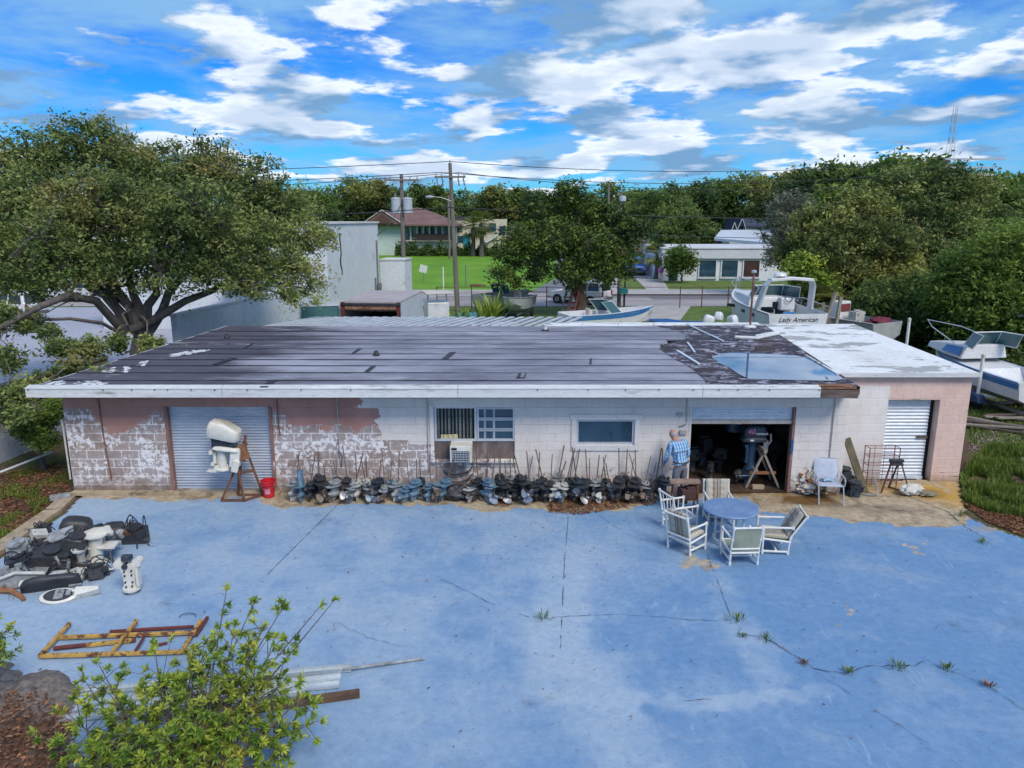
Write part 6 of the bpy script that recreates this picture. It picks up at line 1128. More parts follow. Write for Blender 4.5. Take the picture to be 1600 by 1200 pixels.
# ---- utility poles, lines, tower
MATS['pole'] = M('grey pole timber', (0.22, 0.20, 0.175), (0.14, 0.125, 0.11), 1.5, 0.9, bump=0.3, stretch=(4, 4, 0.5)); MATS['xfmr'] = M('transformer grey', (0.48, 0.52, 0.58), (0.40, 0.44, 0.5), 3, 0.5)
def upole(lb, px, pyb, pyt, r=0.16, lean=0.0, Y=None):
    Y = Y or G(px, pyb).y; base = YP(px, pyb, Y); top = YP(px+lean, pyt, Y); t = thing('utility_pole', lb, 'utility pole', (base.x, Y, 0)); h = top.z; dx = top.x-base.x
    obj('pole', B().tube([(0, 0, 0), (dx*0.5, 0, h*0.5), (dx, 0, h)], [r, r*0.85, r*0.65], 9), MATS['pole'], t, smooth=True); return t, h, dx
def insul(t, x, z, y=0): obj('insulator', B().lathe([(0.03, 0), (0.06, 0.05), (0.03, 0.08), (0.06, 0.12), (0.03, 0.16), (0.05, 0.2)], 7, (x, y, z)), MATS['xfmr'], t)
t1, h1, dx1 = upole('left timber utility pole carrying two pale transformers', 632, 478, 272, 0.19, -5)
obj('crossarm', B().box((dx1, -0.15, h1-0.42), (2.5, 0.1, 0.12)), MATS['pole'], t1)
for s in (-1, -0.7, 0.55, 1): insul(t1, dx1+s*1.15, h1-0.36, -0.15)
for s in (-1, 1):
    obj('brace', B().bar((dx1, -0.18, h1-1.0), (dx1+s*0.6, -0.18, h1-0.45), 0.03, 0.03), MATS['steel'], t1); o = obj('transformer', B().lathe([(0.3, 0), (0.34, 0.03), (0.34, 1.0), (0.36, 1.02), (0.34, 1.08), (0.1, 1.14)], 14, (dx1+s*0.42, -0.18, h1-2.75)), MATS['xfmr'], t1, smooth=40); obj('bushing', B().lathe([(0.04, 0), (0.06, 0.1), (0.03, 0.25)], 7, (dx1+s*0.45, -0.2, h1-1.6)), MATS['steel'], o)
t2, h2, dx2 = upole('taller timber utility pole with street lamp right of the lawn sign', 715, 486, 255, 0.18, -12)
for z, w in ((h2-0.9, 2.1),): obj('crossarm', B().box((dx2, -0.15, z), (w, 0.1, 0.12)), MATS['pole'], t2)
for s in (-1, -0.6, 0.6, 1): insul(t2, dx2+s*0.95, h2-0.85, -0.15); obj('cutout', B().tube([(dx2+s*0.9, -0.2, h2-0.95), (dx2+s*0.9+0.08, -0.2, h2-1.5)], 0.05, 6), MATS['steel'], t2)
insul(t2, dx2, h2); lm = obj('lamp_arm', B().tube([(dx2*0.8, -0.1, h2-2.5), (dx2-0.6, -0.1, h2-2.25), (dx2-1.2, -0.1, h2-2.2)], 0.035, 6), MATS['steel'], t2, smooth=True); obj('lamp_head', B().ball((dx2-1.4, -0.1, h2-2.2), (0.3, 0.13, 0.09)), MATS['xfmr'], lm, smooth=True)
t3, h3, _ = upole('slim grey pole rising behind the cedar', 951, 425, 283, 0.2, 0, 95); t4, h4, _ = upole('pale pole with ringed top right of the cedar', 969, 430, 299, 0.2, 1, 90)
obj('top_ring', B().lathe([(0.2, h4-1.2), (0.42, h4-1.1), (0.42, h4-0.6), (0.2, h4-0.5)], 9), MATS['xfmr'], t4)
t5, h5, _ = upole('concrete pole with three stacked crossarms above the right trees', 1480, 470, 247, 0.25, 0, 62)
for z, w in ((h5-0.1, 5.5), (h5-0.75, 4.2), (h5-1.3, 4.0)): obj('crossarm', B().box((0.3, -0.2, z), (w, 0.14, 0.14)), MATS['xfmr'], t5)
t6, h6, _ = upole('low pole standing on the pavement right of the white truck', 967, 492, 435, 0.16, 0, 53)
cr = thing('crossing_post', 'slim brown pole rising behind the apartment house roof', 'pole', (YP(702, 380, 120).x, 120, 0)); obj('shaft', B().tube([(0, 0, 0), (0, 0, YP(702, 305, 120).z)], 0.18, 7), MATS['pole'], cr)
def wire(lb, a, c, sag, r=0.022, cat='power line'):
    a, c = Vector(a), Vector(c); solo('power_line', B().tube([a.lerp(c, t)-a-Vector((0, 0, 4*sag*t*(1-t))) for t in [i/14 for i in range(15)]], r, 4), UC['black'], lb, cat, a)
P1 = t1.location+Vector((dx1, -0.15, h1)); P2 = t2.location+Vector((dx2, -0.15, h2)); far_l, far_r = Vector((-60, 58, 9.5)), Vector((72, 60, 11.2))
for i, (zo, s) in enumerate(((0.1, 0.5), (-0.6, 0.7), (-0.62, 0.9))):
    wire('%s power line crossing the sky left of the poles' % ['top', 'middle', 'lowest'][i], far_l+Vector((0, 0, 0.3-0.5*i)), P2+Vector((-0.6*(i > 0)+1.2*(i > 1), 0, zo)), s); wire('%s power line crossing the sky right of the poles' % ['top', 'middle', 'lowest'][i], P2+Vector((-0.6*(i > 0)+1.2*(i > 1), 0, zo)), t5.location+Vector((1.5*(i-1), -0.2, h5-0.1-0.6*i)), s+0.3)
wire('slack service line sloping down to the tall blue block', P1+Vector((0, 0, -2.0)), (-9.3, 51.5, 5.2), 0.3, 0.03); wire('telephone line running right from the second pole', P2+Vector((0, 0, -2.9)), (60, 62, 7.0), 0.8, 0.03); wire('telephone line running left from the second pole', P2+Vector((0, 0, -2.9)), (-60, 58, 6.6), 0.8, 0.03); wire('lower telephone line above the white shop', P2+Vector((0, 0, -4.2)), (60, 63, 4.9), 0.6, 0.025)
tw = thing('radio_tower', 'distant steel lattice radio tower above the right trees', 'tower', (YP(1472, 340, 300).x, 300, 0)); ht = YP(1472, 176, 300).z; wd = 1.5
for a, c in ((-1, -1), (1, -1), (1, 1), (-1, 1)): obj('leg', B().tube([(a*wd*1.4, c*wd*1.4, 0), (a*wd*0.35, c*wd*0.35, ht)], 0.09, 5), MATS['xfmr'], tw)
for k in range(22):
    z = ht*(0.3+0.7*k/22); w = wd*(1.4-1.05*z/ht); obj('lattice', B().bar((-w, -w, z), (w, -w, z+ht*0.03), 0.06, 0.06).bar((w, -w, z), (-w, -w, z+ht*0.03), 0.06, 0.06), MATS['xfmr'], tw)
for k, z in enumerate((ht-2, ht-6, ht-10)): [obj('antenna', B().box((q, 0, z), (0.3, 0.3, 2.2)), MATS['xfmr'], tw) for q in (1.0-0.2*k, -1.0)]
for s in (-1, 0.2, 1): obj('whip', B().tube([(s*0.8, 0, ht-1), (s*0.8, 0, ht+2.5)], 0.08, 5), MATS['steel'], tw)
# ---- fence along the road
fe = thing('chain_link_fence', 'rusty chain-link fence posts and rails along the near side of the road', 'fence', (2, 53.6, 0)); fx = [YP(px, 480, 53.6).x for px in (683, 737, 794, 854, 915, 974, 1062, 1096, 1137, 1180)]
for x in fx: bb = B(); bb.tube([(x, 53.6, 0), (x, 53.6, 1.55)], 0.04, 6); obj('post', bb, MATS['rust'], fe, world=True)
for z in (1.5, 0.8):
    for a, c in zip(fx, fx[1:]): bb = B(); bb.tube([(a, 53.6, z), (c, 53.6, z)], 0.022, 5); obj('rail', bb, MATS['rust'], fe, world=True)
sg = thing('lawn_sign', 'small white square sign on a post in the green lawn', 'sign', (YP(662, 441, 75).x, 75, 0.06)); obj('panel', B().box((0, 0, 1.35), (0.75, 0.05, 0.75), (0, 0.25, 0)), MATS['fascia'], sg); obj('post', B().tube([(0, 0.06, 0), (0.05, 0.06, 1.3)], 0.05, 6), MATS['steel'], sg)
for i, (px, py, h, mt, lb) in enumerate(((693, 453, 2.0, MATS['pvc'], 'thin white marker stake at the kerb of the lawn'), (778, 447, 1.1, MATS['pvc'], 'short pale stake in the lawn left of the side street'), (728, 448, 2.0, MATS['steel'], 'dark thin post in the lawn'), (1154, 458, 1.4, MATS['pvc'], 'white marker post on the verge before the white shop'))):
    p = G(px, py); solo('marker_post', B().tube([(0, 0, 0), (0, 0, h)], 0.06, 6), mt, lb, 'post', (p.x, p.y, 0.06))
gt = G(745, 448); solo('dirt_mound', lump(0.7, 0.5, 0.12, 3, 0.4), MATS['rust'], 'low brown mound in the green lawn', 'mound', (gt.x, gt.y, 0.0), smooth=50)
mb = thing('mailbox', 'teal mailbox on a dark post beside the white truck', 'mailbox', (YP(975, 492, 52.5).x, 52.5, 0)); obj('box', B().prism([(-0.3, 0), (0.3, 0), (0.3, 0.25), (0.2, 0.38), (-0.2, 0.38), (-0.3, 0.25)], -0.25, 0.25, 'Y'), M('teal enamel', (0.02, 0.20, 0.22), None, 3, 0.5), mb, (-0.1, 0, 1.15)); obj('post', B().tube([(0, 0, 0), (0, 0, 2.6)], 0.06, 6), UC['black'], mb)
# ---- cars
MATS['tyre'] = M('tyre rubber', (0.015, 0.015, 0.017), None, 6, 0.9); cg = NB('car glass'); cg.b.inputs['Specular IOR Level'].default_value = 0.8; MATS['cglass'] = cg.fin((0.012, 0.018, 0.022), 0.08)
def paint(name, c):
    b = NB(name); b.b.inputs['Coat Weight'].default_value = 0.5; n = b.noise(3, 4, 0.6); return b.fin(b.mix(b.ramp(n, 0.3, 0.7), tuple(x*0.85 for x in c), c), 0.35)
def vehicle(name, lb, cat, loc, rz, pm, prof, cab, Wd=1.85, wheels=(0.95, 3.75), wr=0.37, group=None):
    """prof: side outline (y,z), y from rear 0 to nose; cab: greenhouse outline"""
    t = thing(name, lb, cat, loc, rz, group); n = len(prof)
    def body(pr, w0, w1, nm, mt, e=0.08):
        zt = max(p[1] for p in pr); zb = min(p[1] for p in pr); rings = []
        cy = sum(p[0] for p in pr)/len(pr); cz = (zt+zb)/2
        for xx, k in ((-1, 0.93), (-0.94, 1), (0.94, 1), (1, 0.93)):
            ring = []
            for y, z in pr:
                ww = w0+(w1-w0)*(z-zb)/(zt-zb); ring.append(Vector((xx*ww/2, cy+(y-cy)*(1-(1-k)*0.4), cz+(z-cz)*(1-(1-k)*0.7))))
            rings.append(ring)
        return obj(nm, B().loft(rings), mt, t, bevel=0.03)
    bd_ = body(prof, Wd, Wd*0.97, 'body', pm); zc0 = min(p[1] for p in cab)
    body(cab, Wd*0.94, Wd*0.76, 'cabin', pm)
    ys, zs = [p[0] for p in cab], [p[1] for p in cab]; zt = max(zs); gl = []
    top = [p for p in cab if p[1] > zt-0.12]; yt0, yt1 = min(p[0] for p in top), max(p[0] for p in top); yb0, yb1 = min(ys), max(ys)
    h = zt-zc0
    def wx(z): return (Wd*0.94+(Wd*0.76-Wd*0.94)*(z-zc0)/h)/2+0.012
    z0, z1 = zc0+0.06, zt-0.12; f0, f1 = (z0-zc0)/h, (z1-zc0)/h
    ya = lambda f: yb0+(yt0-yb0)*f; yb = lambda f: yb1+(yt1-yb1)*f
    for s in (-1, 1):
        for q0, q1 in ((0.06, 0.36), (0.40, 0.66), (0.70, 0.95)):
            pts = [(s*wx(z), ya(f)+(yb(f)-ya(f))*q, z) for (z, f) in ((z0, f0), (z1, f1)) for q in (q0, q1)]; obj('side_window', B().quad(pts[0], pts[1], pts[3], pts[2]), MATS['cglass'], t)
    for nm, ff, d in (('rear_window', ya, -0.02), ('windscreen', yb, 0.02)):
        obj(nm, B().quad(*[(sx_*(wx(z)-0.1), ff(f)+d*1.2, z) for (z, f, sx_) in ((z0, f0, -1), (z0, f0, 1), (z1, f1, 1), (z1, f1, -1))]), MATS['cglass'], t)
    for y in wheels:
        for s in (-1, 1): w = obj('wheel', B().lathe([(wr*0.6, -0.11), (wr, -0.1), (wr, 0.1), (wr*0.6, 0.11)], 18, (0, 0, 0), 'X'), MATS['tyre'], t, (s*(Wd/2-0.08), y, wr), smooth=30); obj('rim', B().lathe([(0.02, -0.115), (wr*0.58, -0.115), (wr*0.58, 0.115), (0.02, 0.115)], 12, (0, 0, 0), 'X'), MATS['steel'], w)
    Lx = max(p[0] for p in prof); zl = 0.78
    for s in (-1, 1): obj('tail_light', B().box((s*(Wd/2-0.13), -0.0, zl+0.12), (0.16, 0.08, 0.34)), M('tail lamp red', (0.35, 0.01, 0.015), None, 4, 0.3), t); obj('headlight', B().box((s*(Wd/2-0.24), Lx-0.02, zl), (0.36, 0.1, 0.18)), M('lamp glass', (0.6, 0.62, 0.65), None, 4, 0.15), t)
    [obj('bumper', B().box((0, q, 0.49), (Wd*0.92, 0.14, 0.2)), M('bumper grey', (0.12, 0.12, 0.13), None, 4, 0.6), t) for q in (-0.03, Lx)]; obj('grille', B().box((0, Lx+0.02, 0.78), (0.9, 0.06, 0.2)), UC['black'], t); obj('number_plate', B().box((0, -0.06, 0.78), (0.4, 0.04, 0.16)), MATS['fascia'], t); return t
SUVP = [(0, 0.45), (0.02, 1.0), (0.1, 1.08), (3.3, 1.05), (4.35, 0.95), (4.55, 0.7), (4.5, 0.4), (4.2, 0.32), (0.3, 0.32)]; SUVC = [(0.06, 1.06), (0.28, 1.70), (0.5, 1.76), (2.4, 1.74), (2.65, 1.66), (3.4, 1.04)]
sv = G(940, 488); vehicle('parked_truck', 'white sport utility vehicle parked behind the cedar trunk, tail to the fence', 'car', (sv.x+0.9, 55.2, 0), R(58), paint('white car paint', (0.75, 0.76, 0.78)), SUVP, SUVC, 1.85)
PKP = [(0, 0.55), (0.02, 1.15), (3.9, 1.18), (5.3, 1.12), (5.45, 0.85), (5.42, 0.5), (5.1, 0.42), (0.3, 0.42)]; PKC = [(1.9, 1.17), (2.1, 1.86), (2.3, 1.95), (3.5, 1.93), (3.75, 1.85), (4.35, 1.16)]
bv = G(1001, 432); vehicle('blue_pickup', 'bright blue pickup facing the road on the driveway by the white shop', 'car', (bv.x-0.2, 88.5, 0.1), R(176), paint('bright blue car paint', (0.015, 0.12, 0.55)), PKP, PKC, 2.15, (1.1, 4.3), 0.42)
for i, (px, py, c, rz, lb) in enumerate(((60, 500, (0.7, 0.71, 0.73), 80, 'white car in the left lot seen beneath the oak, leftmost'), (150, 470, (0.55, 0.57, 0.62), 95, 'silver car farther back in the left lot behind the oak trunk'), (255, 480, (0.7, 0.7, 0.7), 40, 'pale car in the left lot beside the plain blue wall'))):
    p = G(px, py); vehicle('parked_car', lb, 'car', (p.x, p.y, 0), R(rz), paint('lot car paint %d' % i, c), SUVP, SUVC, group='cars parked in the left lot')
# box truck, rear to us
bt = thing('box_truck', 'old white box truck with open rusty rear behind the canopy', 'truck', (YP(580, 490, 29).x, 29, 0), R(-4)); BW, BH_, BL_ = 2.35, 3.15, 4.6; MATS['truckw'] = M('chalky truck body', (0.60, 0.63, 0.68), (0.5, 0.53, 0.58), 0.8, 0.6, bump=0.1, grime=(0.25, 0.2, 0.17), gr=(0.64, 0.78)); MATS['truckr'] = M('rusty truck rear', (0.26, 0.11, 0.06), (0.36, 0.24, 0.16), 5, 0.8, grime=(0.08, 0.04, 0.03), gr=(0.5, 0.65), gscale=4)
obj('roof', B().box((0, BL_/2, BH_-0.03), (BW, BL_, 0.06)), M('pinkish truck roof', (0.46, 0.41, 0.42), (0.36, 0.31, 0.32), 1.2, 0.8), bt); obj('floor', B().box((0, BL_/2, 0.95), (BW, BL_, 0.1)), UC['black'], bt)
for s in (-1, 1): obj('side_panel', B().box((s*(BW/2-0.03), BL_/2, 2.06), (0.05, BL_-0.02, 2.1)), MATS['truckw'], bt); obj('rear_post', B().box((s*(BW/2-0.06), -0.04, 2.05), (0.14, 0.1, 2.15)), MATS['darkred'], bt)
obj('front_panel', B().box((0, BL_-0.03, 2.06), (BW-0.12, 0.05, 2.1)), UC['black'], bt); obj('header', B().box((0, -0.05, 2.92), (BW-0.3, 0.1, 0.15)), MATS['truckr'], bt); obj('roll_door', B().box((0, 0.02, 2.80), (BW-0.3, 0.06, 0.06)), MATS['truckr'], bt); obj('top_rail', B().box((0, -0.07, 3.05), (BW+0.04, 0.14, 0.08)), UC['black'], bt)
for x, y in ((-1, 0.9), (1, 0.9), (-1, 5.9), (1, 5.9)): obj('wheel', B().lathe([(0.25, -0.14), (0.45, -0.13), (0.45, 0.13), (0.25, 0.14)], 16, (0, 0, 0), 'X'), MATS['tyre'], bt, (x*1.0, y, 0.45))
obj('cab', B().prism([(4.75, 0.6), (4.75, 2.3), (5.6, 2.3), (6.1, 1.5), (7.0, 1.35), (7.05, 0.6)], -1.0, 1.0, 'X'), MATS['truckw'], bt, bevel=0.06)
gw = thing('glass_frames', 'stack of teal window frames leaning left of the box truck', 'window frames', (YP(500, 480, 29).x, 29, 0), R(15))
for k in range(2): fr = obj('frame', B().bar((-0.9, k*0.6, 0), (-0.75, k*0.6, 3.0), 0.07, 0.07).bar((0.9, k*0.6, 0), (0.75, k*0.6, 3.0), 0.07, 0.07).bar((-0.75, k*0.6, 3.0), (0.75, k*0.6, 3.0), 0.07, 0.07), MATS['galvw'], gw); obj('pane', B().quad((-0.82, k*0.6, 1.4), (0.82, k*0.6, 1.4), (0.74, k*0.6, 2.95), (-0.74, k*0.6, 2.95)), M('teal pane', (0.10, 0.24, 0.25), None, 2, 0.1), fr)
# ---- boats
MATS['gel'] = M('white gelcoat', (0.74, 0.75, 0.76), (0.62, 0.63, 0.65), 1.2, 0.35, bump=0.03, grime=(0.36, 0.34, 0.32), gr=(0.62, 0.8), gscale=2); MATS['gelg'] = M('grey dirty gelcoat', (0.40, 0.42, 0.43), (0.28, 0.30, 0.31), 1.5, 0.6, grime=(0.14, 0.14, 0.13), gr=(0.56, 0.75)); MATS['cream_v'] = M('cream vinyl', (0.62, 0.58, 0.50), (0.5, 0.46, 0.4), 3, 0.6); MATS['blueg'] = M('faded blue gelcoat', (0.05, 0.22, 0.50), (0.04, 0.16, 0.40), 2, 0.4); MATS['tealg'] = M('tinted windscreen', (0.06, 0.16, 0.18), (0.04, 0.1, 0.12), 2, 0.1)
def hull_rings(L, Bm, H, deck, floor=0.25, sheer=0.25, wall=0.09, n=16):
    rings = []
    for i in range(n+1):
        t = i/n; hb = Bm/2*max(0.02, (1-max(0, (t-0.35)/0.65)**2.3)); g = H*(1+sheer*t*t); kz = H*0.9*max(0, (t-0.55)/0.45)**2.4; ch = kz+(g-kz)*0.38*(1-0.5*max(0, t-0.6)); y = L*t; fz = (floor*H+kz*0.5) if t < deck else g-0.02; ins = max(hb-wall, hb*0.5)
        fz = min(max(fz, kz+0.03), g-0.015); rings.append([Vector(p) for p in ((-hb, y, g), (-hb*0.9, y, ch), (0, y, kz), (hb*0.9, y, ch), (hb, y, g), (ins, y, g+0.015), (ins*0.97, y, fz), (-ins*0.97, y, fz), (-ins, y, g+0.015))])
    return rings
def boat(name, lb, loc, rz, L, Bm, H, deck, mat, z=0.55, floor=0.25, stripe=None, trailer=True, pitch=0.0):
    t = thing(name, lb, 'boat', loc, rz); t.rotation_euler = (pitch, 0, rz); R_ = hull_rings(L, Bm, H, deck, floor); R_ = [[v+Vector((0, 0, z)) for v in r] for r in R_]; obj('hull', B().loft(R_), mat, t, smooth=35)
    tp_ = [(R_[0][k].x*0.985, R_[0][k].z-(0.02 if k in (0, 4) else 0)) for k in range(5)]; obj('transom', B().prism(tp_, -0.03, 0.05, 'Y'), mat, t)
    for s, k in ((-1, 0), (1, 4)): obj('rub_rail', B().tube([r[k]+Vector((s*0.01, 0, -0.02)) for r in R_], 0.025, 6), MATS['steel'] if not stripe else stripe, t)
    if stripe:
        for a, c in ((0, 1), (4, 3)): obj('stripe', B().loft([[r[a].lerp(r[c], 0.12)+Vector(((r[a].x > 0)*0.024-0.012, 0, 0)), r[a].lerp(r[c], 0.42)+Vector(((r[a].x > 0)*0.024-0.012, 0, 0))] for r in R_[:-1]], False, False), stripe, t)
    if trailer:
        for s in (-1, 1): obj('trailer_rail', B().bar((s*Bm*0.28, -0.2, z*0.8), (s*Bm*0.2, L*0.9, z*0.8), 0.08, 0.1), MATS['steel'], t); obj('trailer_wheel', B().lathe([(0.15, -0.1), (0.3, -0.09), (0.3, 0.09), (0.15, 0.1)], 14, (s*Bm*0.46, L*0.35, 0.3), 'X'), MATS['tyre'], t)
        obj('axle', B().box((0, L*0.35, 0.32), (Bm*0.9, 0.08, 0.08)), MATS['steel'], t)
    return t, R_
def screen(t, y, z, w, h, rake=0.5, mat=None, wings=0.7):
    m = mat or MATS['tealg']; P = [(-w/2, y-wings), (-w*0.36, y), (w*0.36, y), (w/2, y-wings)]
    for a, c in zip(P, P[1:]):
        q = [(a[0], a[1], z), (c[0], c[1], z), (c[0]*0.88, c[1]-rake*h, z+h), (a[0]*0.88, a[1]-rake*h, z+h)]; obj('windscreen', B().quad(*q), m, t); obj('windscreen_frame', B().tube(q+[q[0]], 0.022, 5), MATS['gel'], t)
# big cruiser
cb_ = YP(1246, 505, 33.0); t, R_ = boat('cabin_cruiser', 'large white cabin cruiser with radar arch, stern towards the workshop', (cb_.x, 33.0, 0), R(3), 8.2, 2.75, 1.55, 0.42, MATS['gel'], 0.62, 0.35)
g0 = 0.62+1.55
obj('cockpit_bulkhead', B().box((0, 3.1, g0-0.1), (2.3, 0.1, 0.9)), MATS['gel'], t, bevel=0.03); obj('cabin_door', B().box((0.35, 3.04, g0-0.15), (0.6, 0.04, 0.7)), MATS['cglass'], t); obj('bench', B().box((-0.55, 2.6, g0-0.35), (0.9, 0.6, 0.55)), MATS['cream_v'], t, bevel=0.06); obj('bench', B().box((0, 0.45, g0-0.45), (2.0, 0.6, 0.5)), MATS['cream_v'], t, bevel=0.06); obj('helm_console', B().box((0.65, 2.9, g0+0.12), (0.7, 0.5, 0.6)), MATS['gel'], t, bevel=0.05); obj('hatch', B().box((-0.05, 0.80, g0-0.22), (0.6, 0.04, 0.4)), MATS['blueg'], t); obj('hatch', B().box((-0.5, 2.28, g0-0.1), (0.62, 0.03, 0.28)), MATS['cglass'], t); obj('steering_wheel', B().tube([(0.65+0.18*math.cos(a), 2.6+0.05*math.sin(a), g0+0.42+0.18*math.sin(a)) for a in [k*PI/6 for k in range(13)]], 0.018, 5), UC['black'], t)
obj('cabin_top', B().loft([[Vector(p) for p in ((-w, y, g0+0.02), (-w*0.85, y, g0+h), (w*0.85, y, g0+h), (w, y, g0+0.02))] for y, w, h in ((3.2, 1.2, 0.42), (4.5, 1.1, 0.48), (6.0, 0.85, 0.42), (7.3, 0.4, 0.36))]), MATS['gel'], t, bevel=0.04)
screen(t, 3.9, g0+0.42, 2.3, 0.55, 0.7, None, 1.3)
obj('radar_arch', B().loft([[Vector((x+dx_, y+dy_, z)) for dx_, dy_ in ((-0.07, -0.28), (0.07, -0.28), (0.07, 0.18), (-0.07, 0.18))] for x, y, z in ((-1.28, 1.7, g0), (-1.12, 1.25, g0+1.15), (-0.95, 1.1, g0+1.42))]).loft([[Vector((x, y+dy_, z+dz_)) for dy_, dz_ in ((-0.28, -0.07), (0.2, -0.07), (0.2, 0.07), (-0.28, 0.07))] for x, y, z in ((-1.0, 1.1, g0+1.42), (0, 1.05, g0+1.5), (1.0, 1.1, g0+1.42))]).loft([[Vector((x+dx_, y+dy_, z)) for dx_, dy_ in ((-0.07, -0.28), (0.07, -0.28), (0.07, 0.18), (-0.07, 0.18))] for x, y, z in ((1.28, 1.7, g0), (1.12, 1.25, g0+1.15), (0.95, 1.1, g0+1.42))]), MATS['gel'], t, bevel=0.03)
obj('radar_dome', B().lathe([(0.28, 0), (0.3, 0.06), (0.24, 0.16), (0.05, 0.2)], 14, (-0.5, 1.1, g0+1.56)), MATS['gel'], t, smooth=40); obj('swim_platform', B().box((0, -0.25, 1.0), (2.4, 0.5, 0.08)), MATS['gel'], t, bevel=0.03)
tx = text_mesh('Lady American', 0.30, UC['dark'], 0.004, 0.4); obj('transom_lettering', tx, None, t, (0.0, -0.045, g0-0.28), (PI/2, 0, 0))
for k, (y, w) in enumerate(((2.0, 0.5), (3.2, 0.4), (5.0, 1.0))):
    r = R_[int(y/8.2*16)]; p = r[0].lerp(r[1], 0.35); obj('porthole', B().box((p.x-0.02, y, p.z+0.05), (0.05, w, 0.15), (0, 0.1, -0.05 if k < 2 else 0.2)), MATS['cglass'], t)
obj('bow_rail', B().tube([(-1.15, 4.6, g0+0.6), (-0.8, 6.6, g0+0.85), (0, 8.2, g0+1.0), (0.8, 6.6, g0+0.85), (1.15, 4.6, g0+0.6)], 0.02, 5), MATS['silver'], t); obj('bow_rail_post', B().tube([(0, 8.1, g0+0.4), (0, 8.2, g0+1.0)], 0.02, 5), MATS['silver'], t)
# bowrider
p = G(916, 500, 1.0); t, R_ = boat('bowrider_boat', 'white bowrider speedboat with blue stripe and raked windscreen by the cedar', (p.x-1.3, 37.4, 0), R(-72), 5.0, 2.0, 0.95, 0.97, MATS['gel'], 0.65, 0.3, MATS['blueg']); screen(t, 2.9, 1.6, 1.8, 0.62, 0.9)
for x in (-0.45, 0.45): obj('seat', B().box((x, 1.7, 1.15), (0.5, 0.5, 0.6)).box((x, 1.45, 1.55), (0.5, 0.1, 0.5)), MATS['cream_v'], t, bevel=0.05)
obj('console', B().box((0.5, 2.5, 1.3), (0.6, 0.3, 0.5)), MATS['blueg'], t, bevel=0.04)
p = G(1052, 500, 1.0); t, R_ = boat('covered_skiff', 'low skiff under a sagging blue cover beyond the flat canopy', (p.x+1.6, 36.2, 0), R(86), 3.6, 1.5, 0.7, 0.99, MATS['gelg'], 0.55)
obj('cover', B().loft([[Vector((-w, y, z)), Vector((-w*0.5, y, z+h)), Vector((0, y, z+h*0.7)), Vector((w*0.5, y, z+h)), Vector((w, y, z))] for y, w, z, h in ((-0.05, 0.76, 1.24, 0.02), (0.6, 0.79, 1.26, 0.10), (1.6, 0.79, 1.28, 0.05), (2.6, 0.6, 1.34, 0.12), (3.5, 0.15, 1.42, 0.05))], False, False), M('blue boat cover', (0.02, 0.115, 0.33), (0.012, 0.07, 0.22), 2.5, 0.75, bump=0.3), t, smooth=50)
p = G(762, 492); t, R_ = boat('grey_skiff', 'grey runabout with teal screen on a trailer by the fence, left one', (YP(745, 470, 48).x, 49.5, 0), R(-60), 4.0, 1.7, 0.85, 0.9, MATS['gelg'], 0.5); screen(t, 2.3, 1.35, 1.5, 0.6, 0.5)
p = G(812, 492); t, R_ = boat('grey_skiff', 'dirty grey open skiff bow-on beside the fence, right one', (YP(818, 470, 50).x, 50.5, 0), R(168), 4.4, 1.9, 0.85, 0.8, MATS['gelg'], 0.45); obj('console', B().box((0, 1.8, 1.4), (0.5, 0.4, 0.7)), MATS['gelg'], t, bevel=0.04)
p = YP(690, 485, 36); t, R_ = boat('upturned_hull', 'long white hull lying low behind the spiky plants', (p.x+3.6, 36.5, 0), R(80), 6.0, 2.0, 0.9, 0.5, MATS['gel'], 0.35, trailer=False); obj('teal_cover', B().loft([[Vector((-0.9, y, 1.25)), Vector((-0.4, y, 1.5+h)), Vector((0.4, y, 1.5+h)), Vector((0.9, y, 1.25))] for y, h in ((1.2, 0), (2.2, 0.22), (3.2, 0.1))], True, False), M('teal tarpaulin', (0.08, 0.28, 0.33), (0.05, 0.2, 0.25), 3, 0.7), t, smooth=40)
jn = thing('boat_clutter', 'white outboard cowls and brackets clustered left of the big cruiser', 'engine part', (YP(1123, 490, 33).x, 33, 0))
for k in range(3): obj('cowl', cowl_b(0.5, 0.35, 0.38), MATS['gel'], jn, (k*0.55-0.5, rm.uniform(-.2, .2), 1.75+0.1*(k % 2)), (0, 0.2, k), smooth=50); obj('leg', midsection_b(1.7, 0.2, 0.14), UC['pale'], jn, (k*0.55-0.5, 0, 0.05), (0, 0, k*0.6), smooth=50)
t7 = thing('boat_hardware', 'beige hard-top frame on a hull right of the box truck', 'boat part', (YP(683, 475, 40).x, 40, 0), 0.3); obj('frame', B().bar((-0.6, 0, 0), (-0.5, 0, 2.4), 0.08, 0.08).bar((0.7, 0, 0), (0.5, 0, 2.4), 0.08, 0.08), MATS['pvc'], t7); obj('hardtop', B().box((0, 0, 2.45), (1.5, 1.6, 0.1)), MATS['cream_v'], t7, bevel=0.03); obj('cabin', B().box((0, 0.2, 1.5), (1.2, 1.2, 0.9)), MATS['gel'], t7, bevel=0.08)
